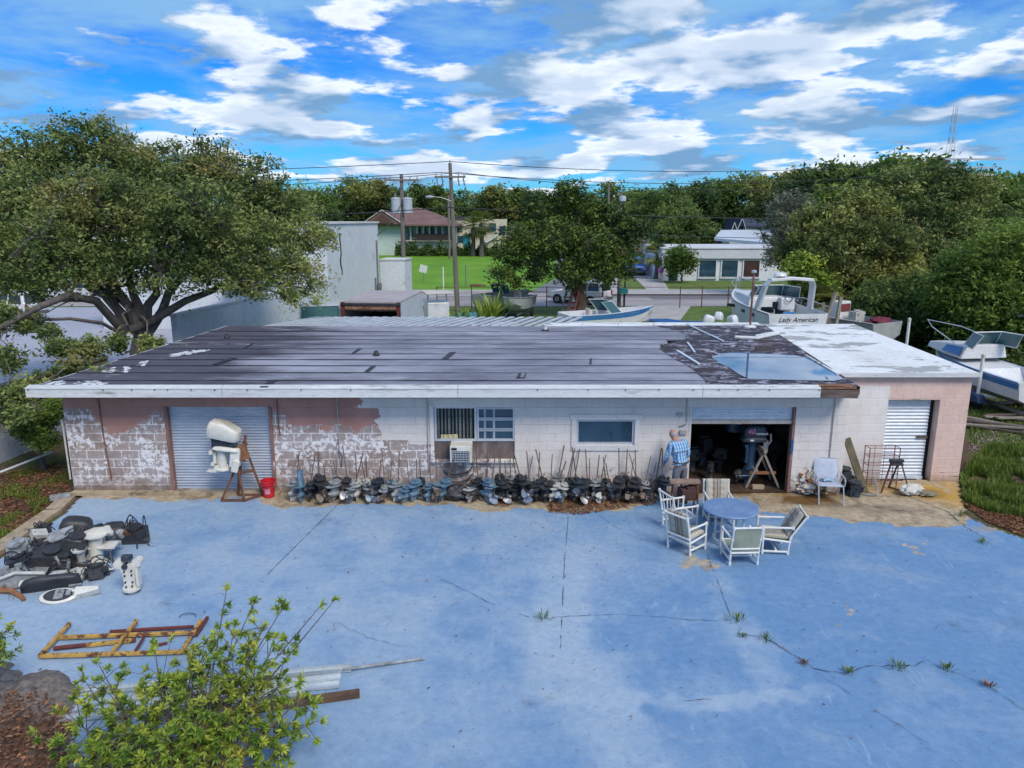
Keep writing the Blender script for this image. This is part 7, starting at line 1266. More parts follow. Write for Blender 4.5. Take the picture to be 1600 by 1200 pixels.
# right side boats
p = G(1560, 648); t, R_ = boat('blue_striped_boat', 'white cuddy boat with broad faded blue side stripe on a trailer right of the annex', (17.0, 23.0, -0.25), R(8), 5.0, 1.85, 0.95, 0.35, MATS['gel'], 0.55, 0.6, MATS['blueg'], pitch=R(1.5))
obj('cabin_top', B().loft([[Vector(q) for q in ((-w, y, 1.7), (-w*0.8, y, 1.7+h), (w*0.8, y, 1.7+h), (w, y, 1.7))] for y, w, h in ((2.6, 0.92, 0.5), (3.6, 0.8, 0.42), (5.0, 0.4, 0.2))]), MATS['gel'], t, bevel=0.04); screen(t, 2.9, 2.15, 1.7, 0.5, 0.6)
for s in (-1, 1): obj('side_glass', B().quad((s*0.93, 2.7, 1.82), (s*0.82, 3.7, 1.82), (s*0.72, 3.6, 2.05), (s*0.80, 2.7, 2.12)), MATS['blueg'], t)
obj('bow_rail', B().tube([(-0.9, 3.0, 2.2), (-0.6, 4.6, 2.5), (0, 5.7, 2.6), (0.6, 4.6, 2.5), (0.9, 3.0, 2.2)], 0.02, 5), MATS['silver'], t)
obj('fender', B().prism([(1.1, 0.5), (1.2, 0.75), (1.7, 0.85), (2.3, 0.8), (2.5, 0.45)], -1.25, -0.95, 'X'), M('dark blue fender', (0.03, 0.06, 0.13), None, 3, 0.5), t, bevel=0.03)
for i, (x, y, h) in enumerate(((15.2, 28.0, 2.5), (15.75, 24.2, 1.8))): tt = thing('trailer_guide', 'tall white guide post at the %s of the blue striped boat' % ('bow' if i == 0 else 'side'), 'post', (x, y, 0)); obj('pipe', B().tube([(0, 0, 0.5), (0, 0, h)], 0.055, 7), MATS['pvc'], tt, smooth=True); obj('cap', B().lathe([(0.065, 0), (0.065, 0.1), (0.03, 0.14)], 7, (0, 0, h)), MATS['cream_v'], tt); obj('foot', B().tube([(0, 0, 0.55), (0.5, -0.15, 0.45)], 0.05, 6), MATS['pvc'], tt)
t, R_ = boat('open_fishing_boat', 'weathered open fishing boat with square console beyond the annex roof', (17.2, 33.5, 0), R(28), 6.2, 2.1, 1.0, 0.8, MATS['gelg'], 0.7); obj('console', B().box((0, 2.6, 1.85), (0.8, 0.6, 1.2)), MATS['gel'], t, bevel=0.05); obj('instrument_panel', B().box((0, 2.28, 2.15), (0.6, 0.03, 0.35)), M('maroon panel', (0.22, 0.04, 0.05), None, 4), t); obj('tackle', powerhead_b(rm, 0.9, 0.6, 0.6), UC['pale'], t, (0.2, 1.8, 1.5)); obj('bow_rail', B().tube([(-0.9, 3.6, 1.9), (-0.6, 5.3, 2.3), (0, 6.3, 2.4), (0.6, 5.3, 2.3), (0.9, 3.6, 1.9)], 0.02, 5), MATS['silver'], t); obj('red_tarp', lump(0.7, 0.5, 0.25, 3, 0.4), M('maroon tarp', (0.16, 0.02, 0.04), None, 3), t, (0.3, 0.6, 1.35), smooth=50)
t, R_ = boat('white_skiff_hull', 'plain white hull at the right frame edge beside the striped boat', (21.0, 24.5, -0.2), R(-10), 5.0, 2.0, 0.95, 0.5, MATS['gel'], 0.65)
sh = thing('dark_shed', 'dark open shed beneath the trees at the right edge', 'shed', (23.0, 32, 0)); blk('wall', 22.0, 27, 33, 36, 0, 2.2, M('shed black', (0.02, 0.025, 0.04), None, 2), sh, 0); blk('roof', 21.7, 27.3, 31.5, 36.2, 2.21, 2.35, M('grey shed roof', (0.35, 0.36, 0.38), None, 1), sh, 0); blk('white_jug', 22.3, 22.6, 32.6, 32.95, 1.2, 1.7, MATS['gel'], sh, 0)
# timber piles on the right
for i, (px, py, n_, rz, lb) in enumerate(((1540, 668, 6, -28, 'fallen heap of weathered planks on the grass beside the annex'), (1585, 655, 4, 5, 'neat stack of boards at the right edge of the grass'))):
    p = G(px, py); tt = thing('plank_pile', lb, 'plank pile', (p.x, p.y, 0), R(rz))
    for k in range(n_): obj('plank', B().box((rm.uniform(-.2, .2), (k % 3)*0.2-0.2, 0.05+0.06*(k//2)), (rm.uniform(1.4, 2.0), 0.14, 0.05), (0, rm.uniform(-.05, .08), rm.uniform(-.15, .15))), MATS['oldwood'] if k % 2 else MATS['rotten'], tt, bevel=0.005)
# leaning props by the cruiser, ladders on the cedar
lp = thing('leaning_poles', 'grey poles propped in a wigwam right of the cruiser', 'poles', (YP(1300, 500, 34).x, 34, 0))
for a, c in (((-0.8, 0, 0), (0.2, 0.3, 3.0)), ((0.1, 0, 0), (0.45, 0.3, 2.8)), ((0.6, 0, 0), (-0.3, 0.5, 2.5))): obj('pole', B().bar(a, c, 0.13, 0.13), MATS['oldwood'], lp)
for i, (px, mt, lb) in enumerate(((885, MATS['pole'], 'grey wooden ladder leaning on the cedar trunk'), (896, M('faded red ladder', (0.36, 0.10, 0.12), None, 4), 'faded red ladder leaning on the cedar trunk'))):
    p = YP(px-5, 493, 49.2); tt = thing('ladder', lb, 'ladder', (p.x, 49.0, 0), 0)
    for s in (-0.18, 0.18): obj('stile', B().bar((s, 0, 0), (s+0.75, 0.6, 3.2), 0.07, 0.09), mt, tt)
    for k in range(7): z = 0.4+k*0.4; q = z/3.2; obj('rung', B().bar((-0.18+0.75*q, 0.6*q, z), (0.18+0.75*q, 0.6*q, z), 0.05, 0.05), mt, tt)
# ================================================================== VEGETATION
def leaf_mat(name, dark, mid, light, trans=0.42, odd=None):
    b = NB(name); tn = b.attr('tone')['Fac']; n = b.noise(0.8, 4, 0.6)
    f = b.math('ADD', tn, b.math('MULTIPLY', b.math('SUBTRACT', n, 0.5), 0.5)); col = b.mix(b.ramp(f, 0.1, 0.5), dark, mid); col = b.mix(b.ramp(f, 0.5, 0.95), col, light)
    if odd: col = b.mix(b.ramp(b.noise(0.5, 4, 0.6), 0.56, 0.68), col, odd)
    b.fin(col, 0.6, 0, 0.3); tr = b.n('ShaderNodeBsdfTranslucent'); b.l(col, tr.inputs[0]); mx = b.n('ShaderNodeMixShader'); mx.inputs[0].default_value = trans
    o = b.t.nodes['Material Output']; b.l(b.b.outputs[0], mx.inputs[1]); b.l(tr.outputs[0], mx.inputs[2]); b.l(mx.outputs[0], o.inputs[0]); return b.m
LM = {'oak': leaf_mat('live oak leaves', (0.065, 0.106, 0.035), (0.162, 0.223, 0.065), (0.340, 0.375, 0.119), 0.3, (0.340, 0.301, 0.106)),
      'green': leaf_mat('bright green leaves', (0.050, 0.097, 0.021), (0.116, 0.198, 0.036), (0.244, 0.329, 0.065)),
      'deep': leaf_mat('deep green leaves', (0.041, 0.079, 0.027), (0.104, 0.165, 0.049), (0.225, 0.300, 0.079)),
      'cedar': leaf_mat('cedar foliage', (0.024, 0.051, 0.017), (0.068, 0.115, 0.030), (0.189, 0.257, 0.041), 0.2),
      'olive': leaf_mat('olive foliage', (0.070, 0.100, 0.030), (0.172, 0.208, 0.059), (0.359, 0.367, 0.098), 0.3, (0.296, 0.267, 0.081)),
      'grey': leaf_mat('grey green foliage', (0.096, 0.120, 0.084), (0.192, 0.216, 0.144), (0.312, 0.324, 0.216)),
      'lime': leaf_mat('glossy lime shrub leaves', (0.076, 0.159, 0.025), (0.212, 0.333, 0.046), (0.514, 0.559, 0.083), 0.3, (0.544, 0.500, 0.091)),
      'grass': leaf_mat('grass blades', (0.06, 0.105, 0.018), (0.13, 0.20, 0.03), (0.26, 0.31, 0.06), 0.3), 'dry': leaf_mat('dry leaf litter', (0.07, 0.03, 0.018), (0.20, 0.085, 0.04), (0.38, 0.19, 0.10), 0.1)}
MATS['bark'] = M('grey bark', (0.16, 0.14, 0.125), (0.075, 0.065, 0.06), 3, 0.95, bump=0.8, stretch=(3, 3, 0.6)); MATS['cbark'] = M('red brown bark', (0.24, 0.15, 0.11), (0.12, 0.08, 0.065), 3, 0.95, bump=0.8, stretch=(4, 4, 0.5))
def leaves_np(P, size, rng, tone, aspect=0.42, up=0.25):
    N = len(P); a = rng.normal(size=(N, 3)); a[:, 2] *= 0.7; a /= np.linalg.norm(a, axis=1, keepdims=True)
    c = rng.normal(size=(N, 3)); c[:, 2] += up; c -= (c*a).sum(1, keepdims=True)*a; c /= np.linalg.norm(c, axis=1, keepdims=True)
    s = (size*rng.uniform(0.35, 1.6, (N, 1))); w = s*aspect; nrm = np.cross(a, c)*s*0.16
    V = np.stack([P+a*s, P+c*w+nrm, P-a*s, P-c*w+nrm], 1).reshape(-1, 3); F = np.arange(4*N).reshape(N, 4); return V, F, np.repeat(tone, 4)
def crown_points(lobes, n, rng, clump_r=0.45, per=42, shell=0.55, flat=0.8):
    """lobes: (centre, radius); clumps sit towards the lobe's outside, leaves cloud round clump centres"""
    vol = np.array([r**2 for _, r in lobes]); nc = max(len(lobes), n//per); pick = rng.choice(len(lobes), nc, p=vol/vol.sum()); C = np.array([c for c, _ in lobes])[pick]; Rr = np.array([r for _, r in lobes])[pick]
    d = rng.normal(size=(nc, 3)); d /= np.linalg.norm(d, axis=1, keepdims=True); rad = Rr*rng.uniform(shell, 1.0, nc)**0.7; CC = C+d*rad[:, None]*np.array([1, 1, flat]); cs = clump_r*rng.uniform(0.5, 1.5, nc)
    cnt = rng.poisson(per, nc)+4; idx_ = np.repeat(np.arange(nc), cnt); off = rng.normal(size=(len(idx_), 3))*0.5; P = CC[idx_]+off*cs[idx_][:, None]*np.array([1, 1, 0.75]); lt = rng.normal(0, 0.16, len(lobes))[pick]; tone = np.clip(0.47+(lt+rng.normal(0, 0.22, nc))[idx_]+rng.normal(0, 0.14, len(idx_))+0.18*off[:, 2], 0, 1); return P, tone, CC
def limb(a, c, r0, r1, rng, bend=0.15, n=6):
    a, c = Vector(a), Vector(c); L = (c-a).length; p = []
    for k in range(n+1):
        t = k/n; q = a.lerp(c, t)+Vector((0, 0, L*bend*4*t*(1-t)*0.4)); 
        if 0 < k < n: q += Vector((rng.normal(), rng.normal(), rng.normal()))*min(L*0.03, 0.09)
        p.append(q)
    return p, [r0+(r1-r0)*k/n for k in range(n+1)]
def tree(name, label, cat, base, lobes, nleaf, lsize, lmat, bark='bark', trunk_r=0.3, fork=0.4, seed=1, group=None, clump=0.45, per=42, twigs=60, shell=0.5, aspect=0.42, flat=0.8, rk_=0.9):
    rng = np.random.default_rng(seed); base = Vector(base); t = thing(name, label, cat, base, 0, group); L = [(np.array(Vector(c)-base), r*rk_) for c, r in lobes]
    top = max(c[2] for c, _ in L); cen = sum(c for c, _ in L)/len(L); fk = Vector((cen[0]*0.25, cen[1]*0.25, top*fork)); tb_ = B(); p, rs = limb((0, 0, -0.1), fk, trunk_r*1.15, trunk_r*0.8, rng, 0.02, 5); rs[0] = trunk_r*1.5; tb_.tube(p, rs, 9); obj('trunk', tb_, MATS[bark], t, smooth=50)
    P, tone, CC = crown_points(L, nleaf, rng, clump, per, shell, flat); bb = B()
    order = sorted(L, key=lambda q: -q[1]); mains = order[:7]
    for c, r in mains: p, rs = limb(fk, c, trunk_r*0.42, trunk_r*0.10, rng, 0.12, 8); bb.tube(p, rs, 7)
    for c, r in order[7:]:
        m_ = min((Vector(q) for q, _ in mains), key=lambda q: (q-Vector(c)).length); p, rs = limb(fk.lerp(m_, 0.6), c, trunk_r*0.16, trunk_r*0.06, rng, 0.08); bb.tube(p, rs, 5)
    LC = [Vector(c) for c, _ in L]
    for k in rng.choice(len(CC), min(twigs, len(CC)), False):
        e = Vector(CC[k]); s = min(LC, key=lambda q: (q-e).length); p, rs = limb(s, e, trunk_r*0.12+0.008, 0.006, rng, 0.05, 4); bb.tube(p, rs, 4)
    obj('limbs', bb, MATS[bark], t, smooth=50); V, F, tn = leaves_np(P, lsize, rng, tone, aspect); obj('crown', mesh_np('crown', V, F, LM[lmat], {'tone': tn}), None, t); return t
def lob(*a): return [(YP(px, py, Y), r) for px, py, Y, r in a]
# the spreading live oak at the left
tree('live_oak', 'huge spreading live oak overhanging the left end of the workshop roof', 'tree', (-12.75, 24.7, 0), lob((50, 255, 26, 1.9), (130, 235, 27, 1.7), (185, 250, 27, 1.5), (255, 290, 27, 1.9), (320, 265, 28, 1.6), (380, 285, 28, 1.7), (430, 325, 29, 1.8), (472, 370, 28, 1.4), (15, 320, 24.5, 2.0), (95, 330, 24, 2.1), (175, 345, 24.5, 2.1), (260, 360, 25, 2.0), (335, 360, 26, 2.0), (405, 390, 27, 1.7), (462, 425, 27, 1.0), (487, 452, 27, 0.75), (445, 462, 26.5, 0.6), (25, 410, 23, 1.6), (100, 415, 23, 1.5), (180, 420, 24, 1.2), (250, 425, 24, 1.2), (330, 425, 25, 1.1), (395, 440, 26, 0.8), (-60, 280, 25, 2.2), (-60, 400, 23, 1.8), (60, 370, 22, 1.0), (300, 320, 24, 1.4), (210, 300, 26, 1.7)), 150000, 0.062, 'oak', 'bark', 0.45, 0.27, 11, None, 0.36, 62, 700, 0.25)
rng0 = np.random.default_rng(77)
def drooping(lb, root, pts, n, seed, lm='oak', size=0.058):
    """a low bough reaching forward from the oak"""
    rng = np.random.default_rng(seed); t = thing('oak_bough', lb, 'tree branch', root, 0, 'low boughs of the oak'); r0 = Vector(root); bb = B(); L = []
    pts = sorted(pts, key=lambda q: -q[2])
    for k_, q in enumerate(pts):
        c = YP(q[0], q[1], q[2])-r0; st_ = Vector((0, 0, 0)) if k_ == 0 else min((Vector(u) for u, _ in L), key=lambda u: (u-c).length); p, rs = limb(st_, c, 0.045 if k_ == 0 else 0.022, 0.010, rng, 0.08, 7); bb.tube(p, rs, 5); L.append((np.array(c), q[3]))
    P, tone, CC = crown_points([(c_, r_*0.8) for c_, r_ in L], int(n*1.25), rng, 0.2, 34, 0.1)
    for k in range(len(CC)):
        e = Vector(CC[k]); s = min((Vector(c) for c, _ in L), key=lambda q: (q-e).length); p, rs = limb(s, e, 0.014, 0.004, rng, 0.0, 3); bb.tube(p, rs, 4)
    obj('branches', bb, MATS['bark'], t); V, F, tn = leaves_np(P, size, rng, tone); obj('leaves', mesh_np('leaves', V, F, LM[lm], {'tone': tn}), None, t)
drooping('low oak bough hanging over the left end of the fascia', (-12.7, 24.6, 3.6), ((110, 575, 19.5, 0.55), (150, 590, 17.5, 0.35), (60, 600, 18.0, 0.45), (140, 545, 20.5, 0.55), (95, 545, 21, 0.5), (180, 535, 22, 0.5)), 4200, 5)
drooping('low oak bough sagging onto the dark roof corner', (-12.5, 24.6, 3.2), ((250, 560, 20.5, 0.5), (285, 572, 19.5, 0.35), (235, 540, 22, 0.5), (300, 560, 20.5, 0.3)), 2600, 6)
drooping('oak bough hanging down at the left frame edge', (-12.8, 24.6, 4.2), ((10, 560, 19, 0.6), (20, 620, 17.5, 0.6), (30, 650, 17, 0.45), (5, 500, 21, 0.8), (45, 500, 22, 0.6), (75, 520, 21.5, 0.4)), 4600, 7)
for i, (lb, pts, r) in enumerate((('bare grey oak limb sweeping left in front of the pale lot', ((195, 520, 24.5), (150, 470, 23.5), (105, 462, 22.5), (60, 480, 21.5), (0, 512, 20.5), (-40, 520, 20)), 0.15), ('crooked bare oak limb reaching right over the blue wall', ((205, 515, 24.6), (240, 500, 24.8), (290, 470, 25.4), (330, 455, 26), (370, 430, 26.6), (400, 415, 27)), 0.16), ('thin bare oak limb arching left below the main limb', ((195, 525, 24.4), (160, 505, 23.5), (110, 498, 22.5), (60, 500, 22), (20, 480, 21.5)), 0.07))):
    Q = [YP(*q) for q in pts]; solo('oak_limb', B().tube([q-Q[0] for q in Q], [r*(1-0.7*k/len(Q)) for k in range(len(Q))], 8), MATS['bark'], lb, 'tree branch', Q[0], smooth=50)
# cedar by the fence
tree('cedar_tree', 'dark windswept cedar with reddish trunk by the roadside fence', 'tree', (YP(908, 487, 50).x, 50, 0), lob((890, 305, 50, 1.2), (850, 325, 50, 1.5), (905, 335, 51, 1.9), (950, 345, 51, 1.7), (985, 365, 51, 1.3), (820, 370, 49, 1.6), (870, 375, 48.5, 1.9), (925, 385, 49, 1.9), (970, 395, 50, 1.5), (800, 400, 49, 1.2), (785, 430, 48.5, 0.8), (840, 415, 48.5, 1.4), (895, 425, 48.5, 1.4), (945, 425, 49, 1.2), (805, 445, 48, 0.6), (975, 425, 50, 0.8)), 34000, 0.12, 'cedar', 'cbark', 0.42, 0.30, 21, None, 0.5, 44, 130, 0.35, 0.36)
# trees on the right
tree('willowy_tree', 'pale grey-green feathery tree standing before the white shop', 'tree', (YP(1245, 440, 60).x, 60, 0), lob((1235, 330, 60, 2.2), (1222, 365, 60, 2.0), (1250, 385, 60, 2.2), (1215, 400, 60, 1.4)), 9000, 0.12, 'grey', 'bark', 0.25, 0.4, 31, 'trees on the right', 0.5, 30, 120, 0.2)
tree('broad_tree', 'broad olive tree filling the right middle behind the annex', 'tree', (YP(1330, 500, 44).x, 45, 0), lob((1290, 360, 45, 2.2), (1345, 335, 46, 2.4), (1310, 400, 43, 2.2), (1370, 385, 43, 2.5), (1270, 430, 43, 1.6), (1330, 445, 42, 2.1), (1390, 440, 42, 2.3), (1285, 475, 42, 1.3), (1350, 490, 41, 1.7), (1240, 400, 47, 1.3)), 52000, 0.11, 'olive', 'bark', 0.4, 0.3, 32, 'trees on the right', 0.5, 56, 260, 0.3)
tree('broad_tree', 'tall olive tree behind the others, rising under the radio tower', 'tree', (YP(1440, 470, 50).x, 52, 0), lob((1400, 300, 52, 2.4), (1460, 290, 52, 2.5), (1510, 310, 52, 2.4), (1430, 345, 50, 2.6), (1490, 360, 50, 2.6), (1545, 350, 52, 2.2), (1420, 400, 48, 2.4), (1475, 420, 47, 2.4)), 52000, 0.115, 'oak', 'bark', 0.4, 0.3, 33, 'trees on the right', 0.5, 56, 200, 0.3)
tree('broad_tree', 'bright green tree at the right frame edge behind the striped boat', 'tree', (YP(1560, 560, 33).x, 34.5, 0), lob((1570, 385, 34, 1.8), (1530, 415, 34, 1.8), (1590, 440, 33, 1.8), (1500, 450, 34, 1.5), (1545, 470, 33, 1.8), (1475, 470, 35, 1.2), (1600, 500, 32, 1.5), (1520, 510, 33, 1.3), (1640, 420, 34, 2.0)), 38000, 0.10, 'green', 'bark', 0.3, 0.3, 34, 'trees on the right', 0.5, 44, 120, 0.4)
tree('understory_tree', 'dark low tree crowding behind the open fishing boat', 'tree', (YP(1420, 540, 38).x, 38.5, 0), lob((1380, 475, 38, 1.7), (1430, 470, 38, 1.8), (1460, 510, 37, 1.5), (1400, 520, 38, 1.5), (1335, 515, 39, 1.2), (1300, 500, 40, 1.0), (1490, 545, 36, 1.2), (1440, 540, 37, 1.0), (1530, 550, 33, 1.0), (1575, 560, 32, 1.0), (1605, 585, 31, 0.9), (1490, 560, 34, 0.8), (1320, 500, 38, 1.1), (1450, 500, 36, 1.2), (1550, 520, 34, 1.2)), 36000, 0.11, 'deep', 'bark', 0.25, 0.3, 35, 'trees on the right', 0.5, 44, 90, 0.3)
tree('yellow_bush', 'yellow-green bush beside the cruiser under the right trees', 'bush', (YP(1262, 500, 41).x, 41, 0), lob((1262, 435, 41, 1.0), (1250, 415, 41, 0.9), (1285, 450, 41, 0.9)), 6000, 0.1, 'lime', 'bark', 0.1, 0.3, 36, None, 0.4, 40, 40, 0.3)
tree('small_tree', 'young bright green tree in front of the white shop door', 'tree', (YP(1066, 441, 74).x, 74, 0.05), lob((1062, 398, 74, 1.3), (1050, 410, 74, 1.1), (1075, 412, 74, 1.2), (1058, 425, 74, 0.9)), 5000, 0.13, 'green', 'bark', 0.12, 0.3, 37, None, 0.5, 36, 40, 0.3)
tree('corner_shrub', 'bright green bushy shrub in the shade at the workshop\'s left corner', 'bush', (-12.2, 18.2, 0), lob((88, 640, 17.8, 0.42), (58, 660, 18, 0.5), (38, 675, 18, 0.35), (70, 685, 17.6, 0.4), (25, 650, 18.6, 0.4)), 12000, 0.034, 'green', 'bark', 0.06, 0.35, 38, None, 0.16, 40, 60, 0.3)
# background wood: four kinds copied into single trees
protos = []
for k, (lm, sd) in enumerate((('deep', 51), ('olive', 52), ('deep', 53), ('green', 54))):
    rg = np.random.default_rng(sd); L = [((rg.uniform(-3.6, 3.6), rg.uniform(-3.6, 3.6), rg.uniform(5.5, 11.0)), rg.uniform(2.0, 3.2)) for _ in range(9)]; L.append(((0, 0, 11.5), 2.4))
    protos.append(tree('wood_tree', 'x', 'tree', (0, 0, 0), L, 9000, 0.30, lm, 'bark', 0.35, 0.35, sd, 'wood beyond the houses', 1.1, 40, 40, 0.4))
BT = [(440, 300, 120), (475, 290, 125), (510, 285, 150), (545, 268, 150), (575, 276, 145), (610, 290, 155), (645, 285, 160), (680, 284, 165), (715, 290, 160), (745, 295, 155), (780, 285, 150), (815, 290, 150), (845, 300, 160), (1000, 290, 165), (960, 276, 150), (1030, 288, 120), (1075, 300, 105), (1055, 285, 130), (1105, 280, 135), (1140, 272, 150), (1175, 262, 148), (1210, 266, 142), (1245, 262, 105), (1280, 258, 100), (1315, 250, 95), (1345, 245, 95), (1385, 240, 90), (1420, 234, 85), (1455, 231, 85), (1490, 236, 85), (1525, 250, 85), (1560, 258, 85), (1595, 260, 85), (1092, 318, 100), (1068, 330, 98), (450, 330, 100), (500, 320, 110), (1640, 260, 90), (400, 300, 110), (350, 300, 110), (890, 300, 170), (930, 300, 170)]
kinds = ['deep green', 'olive', 'dense dark', 'fresh green']
wrds = ['apartment house', 'tall blue block']
for i, (px, py, Y) in enumerate(BT):
    k = (i*7+i//3) % 4 if not (1410 < px < 1500) else 3; k = 2 if (px in (1075, 1068, 1092)) else k
    o = protos[k] if protos[k].get('label') == 'x' else copy_tree(protos[k])
    top = YP(px, py, Y).z; s = top/13.6; o.location = (YP(px, py, Y).x, Y+4, 0); o.scale = (s*1.05, s*1.05, s); o.rotation_euler = (0, 0, i*1.7)
    o['label'] = '%s tree in the far wood, %s along the skyline from the left' % (kinds[k], ORD[[q[0] for q in sorted(BT)].index(px)] if sorted(BT).index((px, py, Y)) < 40 else 'near last')
    o['label'] = '%s tree in the far wood, %s along the skyline from the left' % (kinds[k], (ORD+['forty-first', 'forty-second', 'forty-third'])[sorted(BT).index((px, py, Y))])
# hedge before the apartment house
hd = thing('hedge', 'dark clipped hedge along the back of the lawn before the apartment house', 'hedge', (YP(700, 400, 129).x, 129, 0.06)); rg = np.random.default_rng(4); x0, x1 = YP(618, 400, 129).x-hd.location.x, YP(790, 400, 129).x-hd.location.x
P = np.stack([rg.uniform(x0, x1, 9000), rg.uniform(-1, 1, 9000), np.abs(rg.normal(0, 0.9, 9000))+0.2], 1); P[:, 2] *= 0.6+0.5*np.sin(P[:, 0]*1.3)**2; V, F, tn = leaves_np(P, 0.22, rg, np.clip(rg.normal(0.45, 0.25, 9000), 0, 1)); obj('foliage', mesh_np('foliage', V, F, LM['deep'], {'tone': tn}), None, hd)
# palms
def palm(lb, base, h, fr=1.3, n=22, seed=1, tr=0.2, lm='olive', grp=None):
    rg = random.Random(seed); t = thing('sabal_palm', lb, 'palm', base, 0, grp); obj('trunk', B().tube([(0, 0, 0), (0.1, 0, h*0.5), (0.05, 0, h)], [tr*1.2, tr, tr*0.9], 8), MATS['bark'], t, smooth=True)
    V, F, T = [], [], []
    for k in range(n):
        az, el = rg.uniform(0, 2*PI), rg.uniform(-0.9, 1.2); d = Vector((math.cos(az)*math.cos(el), math.sin(az)*math.cos(el), math.sin(el))); c = Vector((0.05, 0, h))+d*fr*0.5; sd = d.cross(Vector((0, 0, 1))).normalized() if abs(d.z) < 0.98 else Vector((1, 0, 0)); tn = rg.random()
        for j in range(13):
            a = (j/12-0.5)*2.6; v = (d*math.cos(a)+sd*math.sin(a)).normalized(); L = fr*rg.uniform(0.55, 0.75); w = v.cross(d.cross(sd)).normalized()*0.03*fr; o_ = len(V); m_ = c+v*L*0.6; V += [c-w*0.3, m_-w*1.2, c+v*L+Vector((0, 0, -0.25*L)), m_+w*1.2]; F.append((o_, o_+1, o_+2, o_+3)); T += [tn]*4
        o_ = len(V); w = sd*0.02*fr; b0 = Vector((0.05, 0, h)); V += [b0-w, c-w, c+w, b0+w]; F.append((o_, o_+1, o_+2, o_+3)); T += [tn]*4
    obj('fronds', mesh_np('fronds', np.array([tuple(v) for v in V]), np.array(F), LM[lm], {'tone': np.array(T)}), None, t)
palm('taller of the twin palms in front of the cream house', (YP(752, 400, 127).x, 127, 0), 5.6, 2.6, 30, 3, 0.35); palm('shorter of the twin palms in front of the cream house', (YP(739, 400, 128).x, 128, 0), 4.8, 2.4, 26, 4, 0.35)
palm('palm at the corner of the white shop', (YP(1027, 440, 80).x-0.4, 79, 0), 2.6, 1.6, 26, 5, 0.2); palm('shaggy palm tucked beside the leaning poles', (YP(1268, 500, 40).x, 40, 0), 1.9, 1.5, 30, 6, 0.25); palm('shaggy palm in the shade above the striped boat', (YP(1535, 520, 33).x, 33, 0), 2.6, 1.0, 30, 7, 0.2, 'deep')
def spiky(lb, base, h, n, sp, seed, mat='lime', w=0.03, grp=None, nm='spiky_plant', cat='plant'):
    rg = random.Random(seed); V, F, T = [], [], []
    for k in range(n):
        az = rg.uniform(0, 2*PI); el = rg.uniform(0.7, 1.5); L = h*rg.uniform(0.5, 1); r = rg.uniform(0, sp*0.4); a = Vector((r*math.cos(az), r*math.sin(az), 0)); d = Vector((math.cos(az)*math.cos(el), math.sin(az)*math.cos(el), math.sin(el))); s = Vector((-math.sin(az), math.cos(az), 0))*w; m_ = a+d*L*0.55; e = a+d*L+Vector((math.cos(az), math.sin(az), -0.6))*L*0.12; o_ = len(V); V += [a-s*0.6, m_-s, e, m_+s, a+s*0.6]; F.append((o_, o_+1, o_+3, o_+4)); F.append((o_+1, o_+2, o_+2, o_+3)); T += [rg.random()]*5
    me = bpy.data.meshes.new(nm); me.from_pydata([tuple(v) for v in V], [], [tuple(dict.fromkeys(f)) for f in F]); a_ = me.attributes.new('tone', 'FLOAT', 'POINT'); a_.data.foreach_set('value', T); me.materials.append(LM[mat]); return tag(obj(nm, me, None, None, base), lb, cat, grp)
for i, (px, s) in enumerate(((720, 0.9), (755, 1.0), (770, 1.1), (690, 0.6), (706, 0.5))):
    p = YP(px, 490, 29.5); spiky('%s of the yellow-green spiky plants behind the slatted canopy' % ['second largest', 'tall pointed one', 'rightmost and fullest', 'leftmost small one', 'small one in the middle'][i], (p.x, 29.5, 2.0*s+0.2), 1.25*s, 70, 0.9*s, i+3, 'lime', 0.03, 'spiky plants behind the canopy')
# weeds in the cracks
for i, (px, py, s, lb) in enumerate(((847, 968, 0.22, 'weed tuft in the crack left of the joint crossing'), (1151, 970, 0.22, 'weed tuft at the right end of the long crack'), (1161, 995, 0.10, 'tiny weed just below the long crack'), (1197, 999, 0.17, 'weed at the top of the dead root'), (1325, 1052, 0.15, 'small weed at the bend of the right crack'), (1402, 1043, 0.2, 'weed tuft midway along the right crack'), (1478, 1046, 0.18, 'flat weed near the right frame edge'), (1544, 1073, 0.12, 'brown weed farthest right in the crack'), (1536, 848, 0.2, 'weed where the apron meets the blue paint'), (1256, 1038, 0.1, 'dry weed along the dead root'), (1500, 806, 0.2, 'weed clump at the edge of the yellow apron'))):
    p = G(px, py); spiky(lb, (p.x, p.y, 0.01), s*0.72, 34, s*1.6, 40+i, 'grass' if i not in (7, 9) else 'dry', 0.007, 'weeds in the yard cracks', 'weed', 'weed')
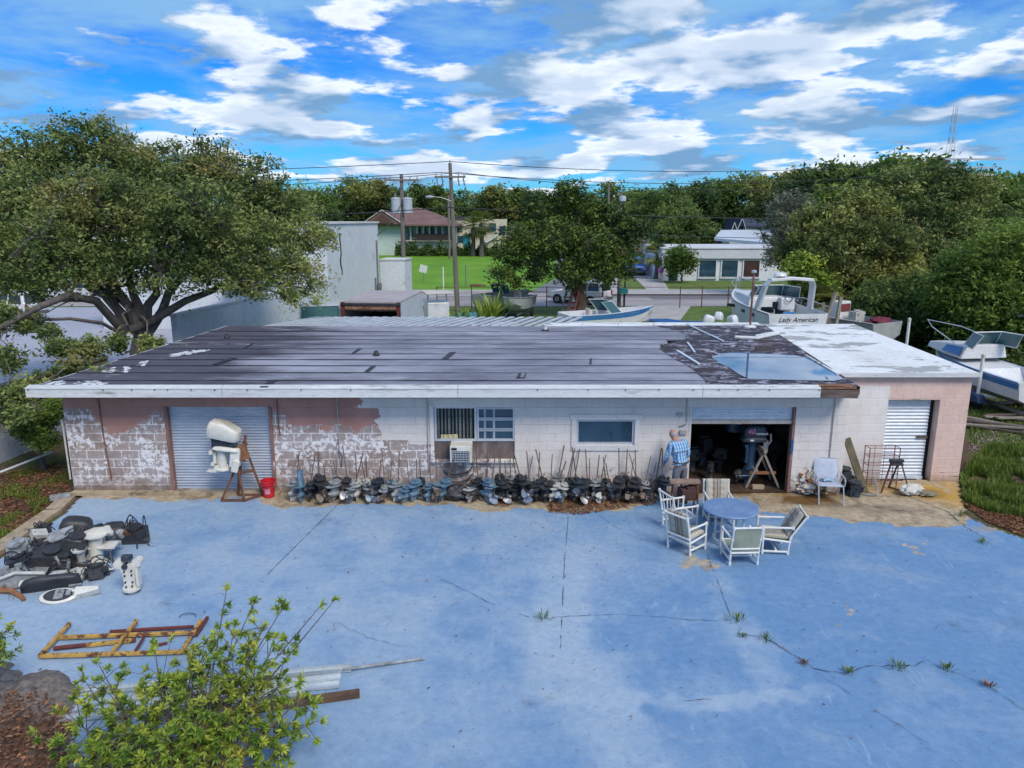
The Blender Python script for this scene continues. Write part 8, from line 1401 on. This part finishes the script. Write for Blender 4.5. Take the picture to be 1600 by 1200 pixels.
# grass and litter scattered on the dirt
def blades(name, polys, n, h, seed, mat, w=0.012, kind='stuff', lbl=None, z0=-0.05, clus=0.0):
    rg = np.random.default_rng(seed); pts = []
    for poly, frac in polys:
        Q = [G(*q).xy[:] for q in poly]; xs_ = [q[0] for q in Q]; ys_ = [q[1] for q in Q]; k = 0; need = int(n*frac)
        while k < need:
            x, y = rg.uniform(min(xs_), max(xs_)), rg.uniform(min(ys_), max(ys_))
            if poly_in(Q, x, y) and (clus == 0 or fbm(x, y, 1.3, 8.0) > clus): pts.append((x, y, z0)); k += 1
            elif rg.random() < 0.002: k += 1
    P = np.array(pts); N = len(P); az = rg.uniform(0, 2*PI, N); L = h*rg.uniform(0.4, 1.2, N)*(0.7+0.5*np.array([fbm(p[0], p[1], 0.8, 2) for p in pts])); ln = rg.uniform(0.1, 0.7, N); d = np.stack([np.cos(az)*ln, np.sin(az)*ln, np.ones(N)], 1); d /= np.linalg.norm(d, axis=1, keepdims=True); s = np.stack([-np.sin(az), np.cos(az), np.zeros(N)], 1)*w*rg.uniform(0.6, 1.5, (N, 1)); e = P+d*L[:, None]; m_ = P+d*L[:, None]*0.5+np.array([0, 0, 0.06])*L[:, None]
    V = np.stack([P-s, m_-s*0.8, e, m_+s*0.8, P+s], 1).reshape(-1, 3); i0 = np.arange(N)*5; F = np.concatenate([np.stack([i0, i0+1, i0+3, i0+4], 1)]); F2 = np.stack([i0+1, i0+2, i0+2, i0+3], 1)
    V4 = np.stack([P-s, P+s, m_+s*0.8, m_-s*0.8, m_-s*0.8, m_+s*0.8, e+s*0.08, e-s*0.08], 1).reshape(-1, 3); F4 = np.arange(8*N).reshape(2*N, 4); tn = np.repeat(np.clip(rg.normal(0.5, 0.25, N), 0, 1), 8)
    return tag(obj(name, mesh_np(name, V4, F4, LM[mat], {'tone': tn})), lbl, 'grass', None, kind)
blades('tall_grass', [([(1502, 745), (1540, 700), (1640, 690), (1700, 780), (1600, 806), (1545, 800), (1506, 780)], 1.0)], 24000, 0.34, 1, 'grass', 0.009, lbl='lush tall green grass right of the annex', clus=-0.22)
blades('rough_grass', [([(1515, 640), (1640, 640), (1680, 690), (1540, 700), (1515, 690)], 0.6), ([(1510, 600), (1640, 600), (1640, 645), (1515, 645)], 0.4)], 9000, 0.16, 2, 'grass', 0.010, lbl='thin rough grass among the gravel at the right', clus=0.0)
blades('rough_grass', [([(0, 735), (100, 715), (108, 765), (60, 800), (0, 850)], 1.0)], 4200, 0.12, 3, 'grass', 0.009, lbl='patchy grass on the brown dirt at the left', clus=0.05)
def litter(name, polys, n, size, seed, lbl, z=0.02, mat='dry', soft=True):
    rg = np.random.default_rng(seed); pts = []
    for poly, frac in polys:
        Q = [G(*q).xy[:] for q in poly]; xs_ = [q[0] for q in Q]; ys_ = [q[1] for q in Q]; k = 0
        while k < int(n*frac):
            x, y = rg.uniform(min(xs_), max(xs_)), rg.uniform(min(ys_), max(ys_))
            if poly_in(Q, x, y): pts.append((x, y, z+rg.uniform(0, 0.015))); k += 1
    P = np.array(pts); V, F, tn = leaves_np(P, size, rg, np.clip(rg.normal(0.5, 0.3, len(P)), 0, 1), 0.5, 1.6); zz = V[:, 2]-np.repeat(P[:, 2], 4); V[:, 2] = np.repeat(P[:, 2], 4)+zz*0.4+0.008; return tag(obj(name, mesh_np(name, V, F, LM[mat], {'tone': tn})), lbl, 'leaf litter', None, 'stuff')
litter('leaf_pile', [([(850, 788), (880, 782), (980, 782), (985, 792), (930, 802), (900, 806), (860, 802)], 0.8), ([(770, 782), (800, 780), (800, 792), (775, 793)], 0.1), ([(980, 785), (1030, 782), (1020, 792)], 0.1)], 2200, 0.032, 5, 'drift of red-brown dead leaves in front of the lower units')
litter('leaf_litter', [([(0, 740), (100, 720), (110, 770), (0, 850)], 0.5), ([(1500, 782), (1600, 806), (1660, 830), (1600, 836), (1540, 812)], 0.5)], 8000, 0.035, 6, 'dead leaves lying on the dirt beside the yard', -0.03)
litter('yard_debris', [([(300, 800), (1560, 830), (1600, 1190), (500, 1190), (150, 900)], 0.6), ([(700, 800), (1050, 800), (1080, 900), (760, 900)], 0.25), ([(20, 900), (150, 905), (130, 940), (10, 945)], 0.15)], 1300, 0.019, 7, 'scattered specks of dead leaf on the blue yard')
# gravel on the right
rg = np.random.default_rng(12); gb = B(); rq = random.Random(12)
GQ = [G(*q).xy[:] for q in ((1512, 700), (1525, 672), (1560, 668), (1620, 690), (1620, 725), (1560, 722))]
for k in range(1100):
    while True:
        x, y = rq.uniform(min(q[0] for q in GQ), max(q[0] for q in GQ)), rq.uniform(min(q[1] for q in GQ), max(q[1] for q in GQ))
        if poly_in(GQ, x, y): break
    s = rq.uniform(0.015, 0.045); gb.box((x, y, -0.03), (s*1.4, s, s*0.8), (rq.random(), rq.random(), rq.random()*3), 0.6)
tag(obj('gravel', gb, M('pale shell gravel', (0.36, 0.32, 0.27), (0.2, 0.17, 0.14), 6, 0.9)), 'pale shell gravel on the ground right of the annex', 'gravel', None, 'stuff')
# broken ground bank at the lower left
V, F = [], []; n = 90; P0, P1_ = G(-120, 1330), G(130, 1030); xs_, ys_ = np.linspace(-8.2, -3.6, n), np.linspace(6.2, 10.2, n); rk = {}
for j in range(n):
    for i in range(n):
        x, y = xs_[i], ys_[j]; px, py = proj(x, y); e = interp([(-200, 1015), (0, 1036), (60, 1042), (95, 1060), (118, 1082), (108, 1120), (150, 1200), (200, 1330)], px); ins = sstep(-8, 16, py-e+14*fbm(x, y, 2.0, 1.0)) if px < 60 else sstep(30, -14, px-interp([(1040, 62), (1060, 92), (1082, 118), (1110, 104), (1200, 96), (1400, 60)], py)+18*fbm(x, y, 2.0, 1.0))*sstep(1030, 1046, py)
        V.append((x, y, -0.06+ins*(0.13+0.09*fbm(x, y, 1.2, 4.0)+0.05*fbm(x, y, 6.0, 2.0))))
F = [(j*n+i, j*n+i+1, (j+1)*n+i+1, (j+1)*n+i) for j in range(n-1) for i in range(n-1)]
b = NB('broken asphalt and leaf mould'); n1 = b.noise(1.6, 5, 0.65); n2 = b.noise(14, 5, 0.75); X, Y_, Z = b.xyz()
col = b.mix(b.ramp(n2, 0.3, 0.7), (0.075, 0.06, 0.05), (0.27, 0.235, 0.215)); col = b.mix(b.ramp(b.math('ADD', Y_, b.math('MULTIPLY', b.math('SUBTRACT', n1, 0.5), 2.5)), 8.55, 8.25), col, b.mix(b.ramp(n2, 0.35, 0.65), (0.035, 0.02, 0.014), (0.17, 0.09, 0.055))); b.bump(n2, 0.9, 0.04); bk_m = b.fin(col, 0.95)
tag(obj('earth_bank', mesh_np('earth_bank', np.array(V), np.array(F), bk_m, None, True)), kind='structure')
litter('leaf_litter', [([(-60, 1100), (60, 1085), (110, 1120), (130, 1250), (-80, 1250)], 1.0)], 1500, 0.035, 16, 'dead leaves on the broken ground under the front bush', 0.09)
# foreground shrub: rosettes of pointed leaves at twig ends
def shrub(lb, base, tips, seed, main=None, per=15, ll=0.10):
    rg = random.Random(seed); t = thing('leafy_shrub', lb, 'bush', base); b0 = Vector(base); bb = B(); V, F, T = [], [], []
    def leaf(c, d, L, tone):
        side = d.cross(Vector((0, 0, 1)));
        if side.length < 0.05: side = Vector((1, 0, 0))
        side = (Matrix.Rotation(rg.uniform(-0.6, 0.6), 3, d) @ side.normalized())*L*0.15; up = side.cross(d).normalized()*L*0.05; o_ = len(V); dr = Vector((0, 0, -L*0.18*rg.random()))
        V.extend([c, c+d*L*0.45+side+up, c+d*L+dr, c+d*L*0.45-side+up, c+d*L*0.5-up*0.3]); F.extend([(o_, o_+4, o_+1), (o_+4, o_+2, o_+1), (o_, o_+3, o_+4), (o_+4, o_+3, o_+2)]); T.extend([tone]*5)
    def rosette(c, ax, n, L):
        tone0 = rg.gauss(0.48, 0.2)
        for k in range(n):
            a = rg.uniform(0, 2*PI); sp = rg.uniform(0.3, 1.45); x = ax.orthogonal().normalized(); y = ax.cross(x); d = (ax*math.cos(sp)+(x*math.cos(a)+y*math.sin(a))*math.sin(sp)).normalized(); leaf(c-ax*rg.uniform(0, 0.07), d, L*rg.uniform(0.6, 1.15), min(1, max(0, tone0+rg.uniform(-.15, .25))))
    for (tp_, n, spread) in tips:
        tp_ = Vector(tp_)-b0; st_ = Vector((rg.uniform(-.25, .25), rg.uniform(-.15, .15), 0)); mid = st_.lerp(tp_, 0.5)+Vector((rg.uniform(-.1, .1), rg.uniform(-.1, .1), 0.12)); P = [st_.lerp(mid, k/4) for k in range(4)]+[mid.lerp(tp_, k/4) for k in range(5)]; bb.tube(P, [0.022-0.018*k/8 for k in range(9)], 5)
        ax = (tp_-mid).normalized(); rosette(tp_, ax, per, ll)
        for k in range(int(n*2.4)):
            q = mid.lerp(tp_, rg.uniform(0.0, 0.98)); e = q+Vector((rg.gauss(0, 1), rg.gauss(0, 1), rg.gauss(0.25, 0.8)))*spread; bb.tube([q, q.lerp(e, 0.5)+Vector((0, 0, 0.02)), e], [0.006, 0.005, 0.003], 4); rosette(e, ((e-q).normalized()+Vector((0, 0, 0.4))).normalized(), per, ll)
    obj('branches', bb, MATS['bark'], t); me = bpy.data.meshes.new('leaves'); me.from_pydata([tuple(v) for v in V], [], F); a_ = me.attributes.new('tone', 'FLOAT', 'POINT'); a_.data.foreach_set('value', T); me.materials.append(LM['lime']); obj('leaves', me, None, t)
rs_ = random.Random(77); TI = []
for (px, py, Y, n, sp) in ((355, 915, 8.2, 3, 0.10), (400, 935, 8.2, 2, 0.08), (445, 945, 8.0, 3, 0.09), (505, 942, 8.2, 4, 0.10), (525, 935, 8.3, 1, 0.05), (415, 975, 8.0, 9, 0.16), (365, 990, 8.0, 8, 0.15), (430, 1010, 7.9, 12, 0.18), (320, 1000, 8.1, 8, 0.15), (240, 1000, 8.2, 4, 0.10), (150, 1030, 8.1, 6, 0.12), (300, 1040, 7.9, 16, 0.2), (380, 1050, 7.7, 18, 0.22), (250, 1060, 7.8, 16, 0.2), (180, 1080, 7.8, 14, 0.2), (130, 1060, 8.0, 8, 0.14), (440, 1070, 7.6, 14, 0.2), (480, 1085, 7.6, 9, 0.14), (330, 1090, 7.5, 20, 0.24), (230, 1120, 7.5, 20, 0.24), (400, 1120, 7.4, 20, 0.24), (120, 1130, 7.6, 14, 0.2), (80, 1160, 7.5, 12, 0.18), (160, 1160, 7.4, 18, 0.22), (300, 1150, 7.3, 20, 0.24), (370, 1170, 7.2, 18, 0.22), (450, 1180, 7.3, 9, 0.15), (485, 1130, 7.5, 6, 0.12), (220, 1190, 7.2, 18, 0.22), (100, 1200, 7.3, 12, 0.2), (420, 1210, 7.1, 12, 0.2), (300, 1215, 7.1, 14, 0.2), (500, 1090, 7.7, 4, 0.1), (350, 1140, 7.3, 16, 0.22), (270, 1170, 7.2, 16, 0.22), (180, 1210, 7.1, 14, 0.2)): TI.append((YP(px, py, Y), n, sp))
bx_ = YP(280, 1200, 7.0); shrub('leafy lime-green bush in the lower left foreground over the aluminium channels', (bx_.x, 7.0, 0), TI, 6, per=24, ll=0.088)
shrub('sprig of a second bush at the left frame edge', (YP(-60, 1040, 8.6).x, 8.6, 0), [(YP(14, 980, 8.8), 5, 0.12), (YP(8, 1005, 8.6), 3, 0.1), (YP(30, 1012, 8.6), 1, 0.06), (YP(-20, 990, 8.7), 6, 0.15)], 9)
# ================================================================== PEOPLE
MATS['skin'] = M('skin', (0.50, 0.27, 0.20), (0.42, 0.20, 0.15), 9, 0.6, bump=0.1); MATS['hair'] = M('grey hair', (0.45, 0.43, 0.42), (0.28, 0.26, 0.25), 25, 0.8)
b = NB('blue plaid shirt'); oc = b.objc(); sx = b.n('ShaderNodeSeparateXYZ'); b.l(oc, sx.inputs[0])
def stripes(sock, f, d): return b.ramp(b.math('ABSOLUTE', b.math('SINE', b.math('MULTIPLY', sock, f))), d, d+0.12)
v_ = stripes(sx.outputs[0], 46, 0.55); h_ = stripes(sx.outputs[2], 40, 0.62); col = b.mix(b.math('MULTIPLY', v_, 0.75), (0.035, 0.17, 0.42), (0.55, 0.66, 0.74)); col = b.mix(b.math('MULTIPLY', h_, 0.5), col, (0.08, 0.28, 0.52)); col = b.mix(b.math('MULTIPLY', stripes(sx.outputs[0], 23, 0.95), 0.7), col, (0.02, 0.08, 0.25)); MATS['plaid'] = b.fin(col, 0.85)
def skin_obj(name, chains, mat, parent, root=0, sub=2):
    """chains: lists of (pos, radius); a shared position joins chains; grown by Skin + Subdivision"""
    vs, rs, es, key = [], [], [], {}
    def vid(p, r):
        k = tuple(round(c, 4) for c in p)
        if k not in key: key[k] = len(vs); vs.append(p); rs.append(r)
        return key[k]
    for ch in chains:
        ids = [vid(p, r) for p, r in ch]; es += list(zip(ids, ids[1:]))
    me = bpy.data.meshes.new(name); me.from_pydata(vs, es, []); o = bpy.data.objects.new(name, me); COL.objects.link(o); o.parent = parent; m = o.modifiers.new('skin', 'SKIN'); m.use_smooth_shade = True; 
    for i, sv_ in enumerate(me.skin_vertices[0].data): sv_.radius = rs[i] if isinstance(rs[i], tuple) else (rs[i], rs[i]); sv_.use_root = (i == root)
    s = o.modifiers.new('sub', 'SUBSURF'); s.levels = s.render_levels = sub; me.materials.append(mat); return o
def person(lb, loc, rz, J, shirt, trouser, hairm, shortleg=False):
    t = thing('person', lb, 'person', loc, rz); pe, sp2, chn, nk, hd_ = J['pelvis'], J['spine'], J['chest'], J['neck'], J['head']
    def hand(w, e):
        d = (Vector(e)-Vector(w)).normalized(); x = d.cross(Vector((0, 1, 0))).normalized(); w = Vector(w); ch = [[(tuple(w), (0.026, 0.02)), (tuple(w+d*0.05), (0.036, 0.018)), (tuple(w+d*0.085), (0.036, 0.015))]]
        for k, (o_, L) in enumerate(((-0.03, 0.06), (-0.01, 0.075), (0.01, 0.07), (0.03, 0.055))): q = w+d*0.085; ch.append([(tuple(q), (0.036, 0.015)), (tuple(q+x*o_+d*0.03), (0.009, 0.009)), (tuple(q+x*o_+d*L+Vector((0, 0.02, 0))), (0.008, 0.008))])
        ch.append([(tuple(w+d*0.05), (0.036, 0.018)), (tuple(w+d*0.06-x*0.045), (0.01, 0.01)), (tuple(w+d*0.1-x*0.06), (0.009, 0.009))]); return ch
    body = [[(pe, (0.13, 0.10)), (sp2, (0.125, 0.095)), (chn, (0.15, 0.10)), (nk, 0.055), (hd_, (0.062, 0.07))]]
    for s in ('L', 'R'):
        body += [[(chn, (0.15, 0.10)), (J['sh'+s], 0.06), (J['el'+s], 0.042), (J['wr'+s], 0.028)], [(pe, (0.13, 0.10)), (J['hip'+s], 0.08), (J['kn'+s], 0.055), (J['an'+s], 0.04), (J['toe'+s], 0.035)]]; d = Vector(J['wr'+s])+(Vector(J['wr'+s])-Vector(J['el'+s])).normalized()*0.1; body += hand(J['wr'+s], d)
    skin_obj('body', body, MATS['skin'], t)
    h = Vector(hd_); f = Vector(J['face']).normalized(); up = Vector((0, 0, 1)); r_ = f.cross(up).normalized(); up = r_.cross(f)
    hb_ = B(); m = Matrix((r_, f, up)).transposed(); hb_.ball((0, 0, 0), (0.075, 0.092, 0.112), 16, 12); hb_.ball((0, 0.085, -0.015), (0.014, 0.022, 0.022), 7, 5); hb_.ball((0, 0.05, -0.09), (0.04, 0.035, 0.03), 8, 6)
    for s in (-1, 1): hb_.ball((s*0.076, -0.01, -0.005), (0.012, 0.022, 0.034), 7, 5)
    hb_.v = [tuple(m @ Vector(v)+h) for v in hb_.v]; ho = obj('head', hb_, MATS['skin'], t, smooth=True)
    eb = B()
    for s in (-1, 1): eb.ball((s*0.03, 0.082, 0.012), (0.012, 0.008, 0.007), 6, 4)
    eb.box((0, 0.088, -0.062), (0.04, 0.008, 0.007)); eb.v = [tuple(m @ Vector(v)+h) for v in eb.v]; obj('face_features', eb, MATS['brownrail'], ho)
    hr = B(); hr.ball((0, -0.012, 0.008), (0.082, 0.094, 0.114), 16, 12, 0.03, random.Random(1)); hr.v = [v for v in hr.v]; keep = [f_ for f_ in hr.f if all((hr.v[i][1] < 0.035-0.3*(hr.v[i][2]) if not J.get('bald') else (hr.v[i][1] < 0.03 and hr.v[i][2] < 0.06)) and hr.v[i][2] > -0.065 for i in f_)]; hr.f = keep; hr.v = [tuple(m @ Vector(v)+h) for v in hr.v]; obj('hair', hr, hairm, ho, smooth=True)
    sc_ = [[(tuple(Vector(pe)+Vector((0, 0, 0.03))), (0.165, 0.125)), (sp2, (0.165, 0.125)), (tuple(Vector(sp2).lerp(Vector(chn), 0.55)), (0.185, 0.13)), (chn, (0.185, 0.12)), (tuple(Vector(chn).lerp(Vector(nk), 0.62)), (0.085, 0.08))]]
    for s in ('L', 'R'): sc_ += [[(chn, (0.185, 0.12)), (J['sh'+s], 0.085), (J['el'+s], 0.066), (tuple(Vector(J['el'+s]).lerp(Vector(J['wr'+s]), 0.9)), 0.046)]]
    skin_obj('shirt', sc_, shirt, t, 1)
    tc_ = [[(tuple(Vector(pe)+Vector((0, 0, 0.09))), (0.158, 0.12)), (pe, (0.165, 0.13))]]
    for s in ('L', 'R'): tc_ += [[(pe, (0.165, 0.13)), (J['hip'+s], 0.105), (J['kn'+s], 0.078)]+([] if shortleg else [(tuple(Vector(J['an'+s])+Vector((0, 0, 0.03))), 0.065)])]
    skin_obj('trousers', tc_, trouser, t, 1); bl_ = B(); c_ = Vector(pe)+Vector((0, 0, 0.085)); bl_.tube([c_+Vector((0.178*math.cos(a), 0.138*math.sin(a), 0)) for a in [k*PI/10 for k in range(21)]], 0.018, 6); obj('belt', bl_, UC['black'], t, smooth=True)
    for s in ('L', 'R'):
        a, e = Vector(J['an'+s]), Vector(J['toe'+s]); fb_ = B(); d = (e-a); d.z = 0; d.normalize(); x = Vector((d.y, -d.x, 0)); fb_.loft([[q+x*w*sx_+Vector((0, 0, hz)) for sx_, hz in ((-1, 0), (1, 0), (0.9, hh_), (-0.9, hh_))] for q, w, hh_ in ((Vector((a.x, a.y, 0))-d*0.07, 0.035, 0.09), (Vector((a.x, a.y, 0)), 0.042, 0.12), (Vector((a.x, a.y, 0))+d*0.1, 0.048, 0.075), (Vector((a.x, a.y, 0))+d*0.2, 0.03, 0.045))]); obj('shoe', fb_, UC['dark'], t, bevel=0.012)
    return t
J1 = dict(pelvis=(0, 0, 0.90), spine=(0, 0.03, 1.06), chest=(0, 0.13, 1.30), neck=(0.0, 0.22, 1.45), head=(0.0, 0.30, 1.54), face=(-0.25, 0.85, -0.5), bald=True, shL=(-0.20, 0.14, 1.37), elL=(-0.26, 0.16, 1.09), wrL=(-0.22, 0.30, 0.88), shR=(0.20, 0.12, 1.37), elR=(0.27, 0.06, 1.10), wrR=(0.22, 0.22, 0.90), hipL=(-0.10, 0, 0.85), knL=(-0.11, 0.04, 0.48), anL=(-0.12, -0.03, 0.09), toeL=(-0.14, 0.13, 0.04), hipR=(0.10, 0, 0.85), knR=(0.12, 0.03, 0.48), anR=(0.13, -0.06, 0.09), toeR=(0.16, 0.10, 0.04))
MATS['jeans'] = M('grey trousers', (0.20, 0.20, 0.24), (0.13, 0.13, 0.16), 6, 0.9, bump=0.3)
person('stooping man in blue plaid shirt and grey trousers seen from behind by the wall', (3.80, 15.78, 0.015), R(28), J1, MATS['plaid'], MATS['jeans'], MATS['hair'])
J2 = dict(J1); J2.update(spine=(0, 0, 1.06), chest=(0, 0.02, 1.32), neck=(0, 0.03, 1.48), head=(0, 0.05, 1.60), face=(0, 1, -0.1), bald=False, shL=(-0.18, 0.02, 1.38), elL=(-0.25, 0.0, 1.10), wrL=(-0.2, 0.2, 1.02), shR=(0.18, 0.02, 1.38), elR=(0.25, -0.03, 1.10), wrR=(0.2, 0.15, 0.98), knL=(-0.1, 0.18, 0.5), anL=(-0.1, 0.22, 0.09), toeL=(-0.1, 0.38, 0.05), knR=(0.1, 0.02, 0.47), anR=(0.1, -0.25, 0.12), toeR=(0.1, -0.1, 0.04))
p = G(1031, 443); person('walker in a purple top and pale shorts on the pavement by the white shop', (p.x, p.y, 0.12), R(200), J2, M('purple top', (0.36, 0.10, 0.42), (0.28, 0.08, 0.34), 6), M('pale pink shorts', (0.55, 0.36, 0.36), None, 6), M('dark hair', (0.05, 0.03, 0.025), None, 20), True)
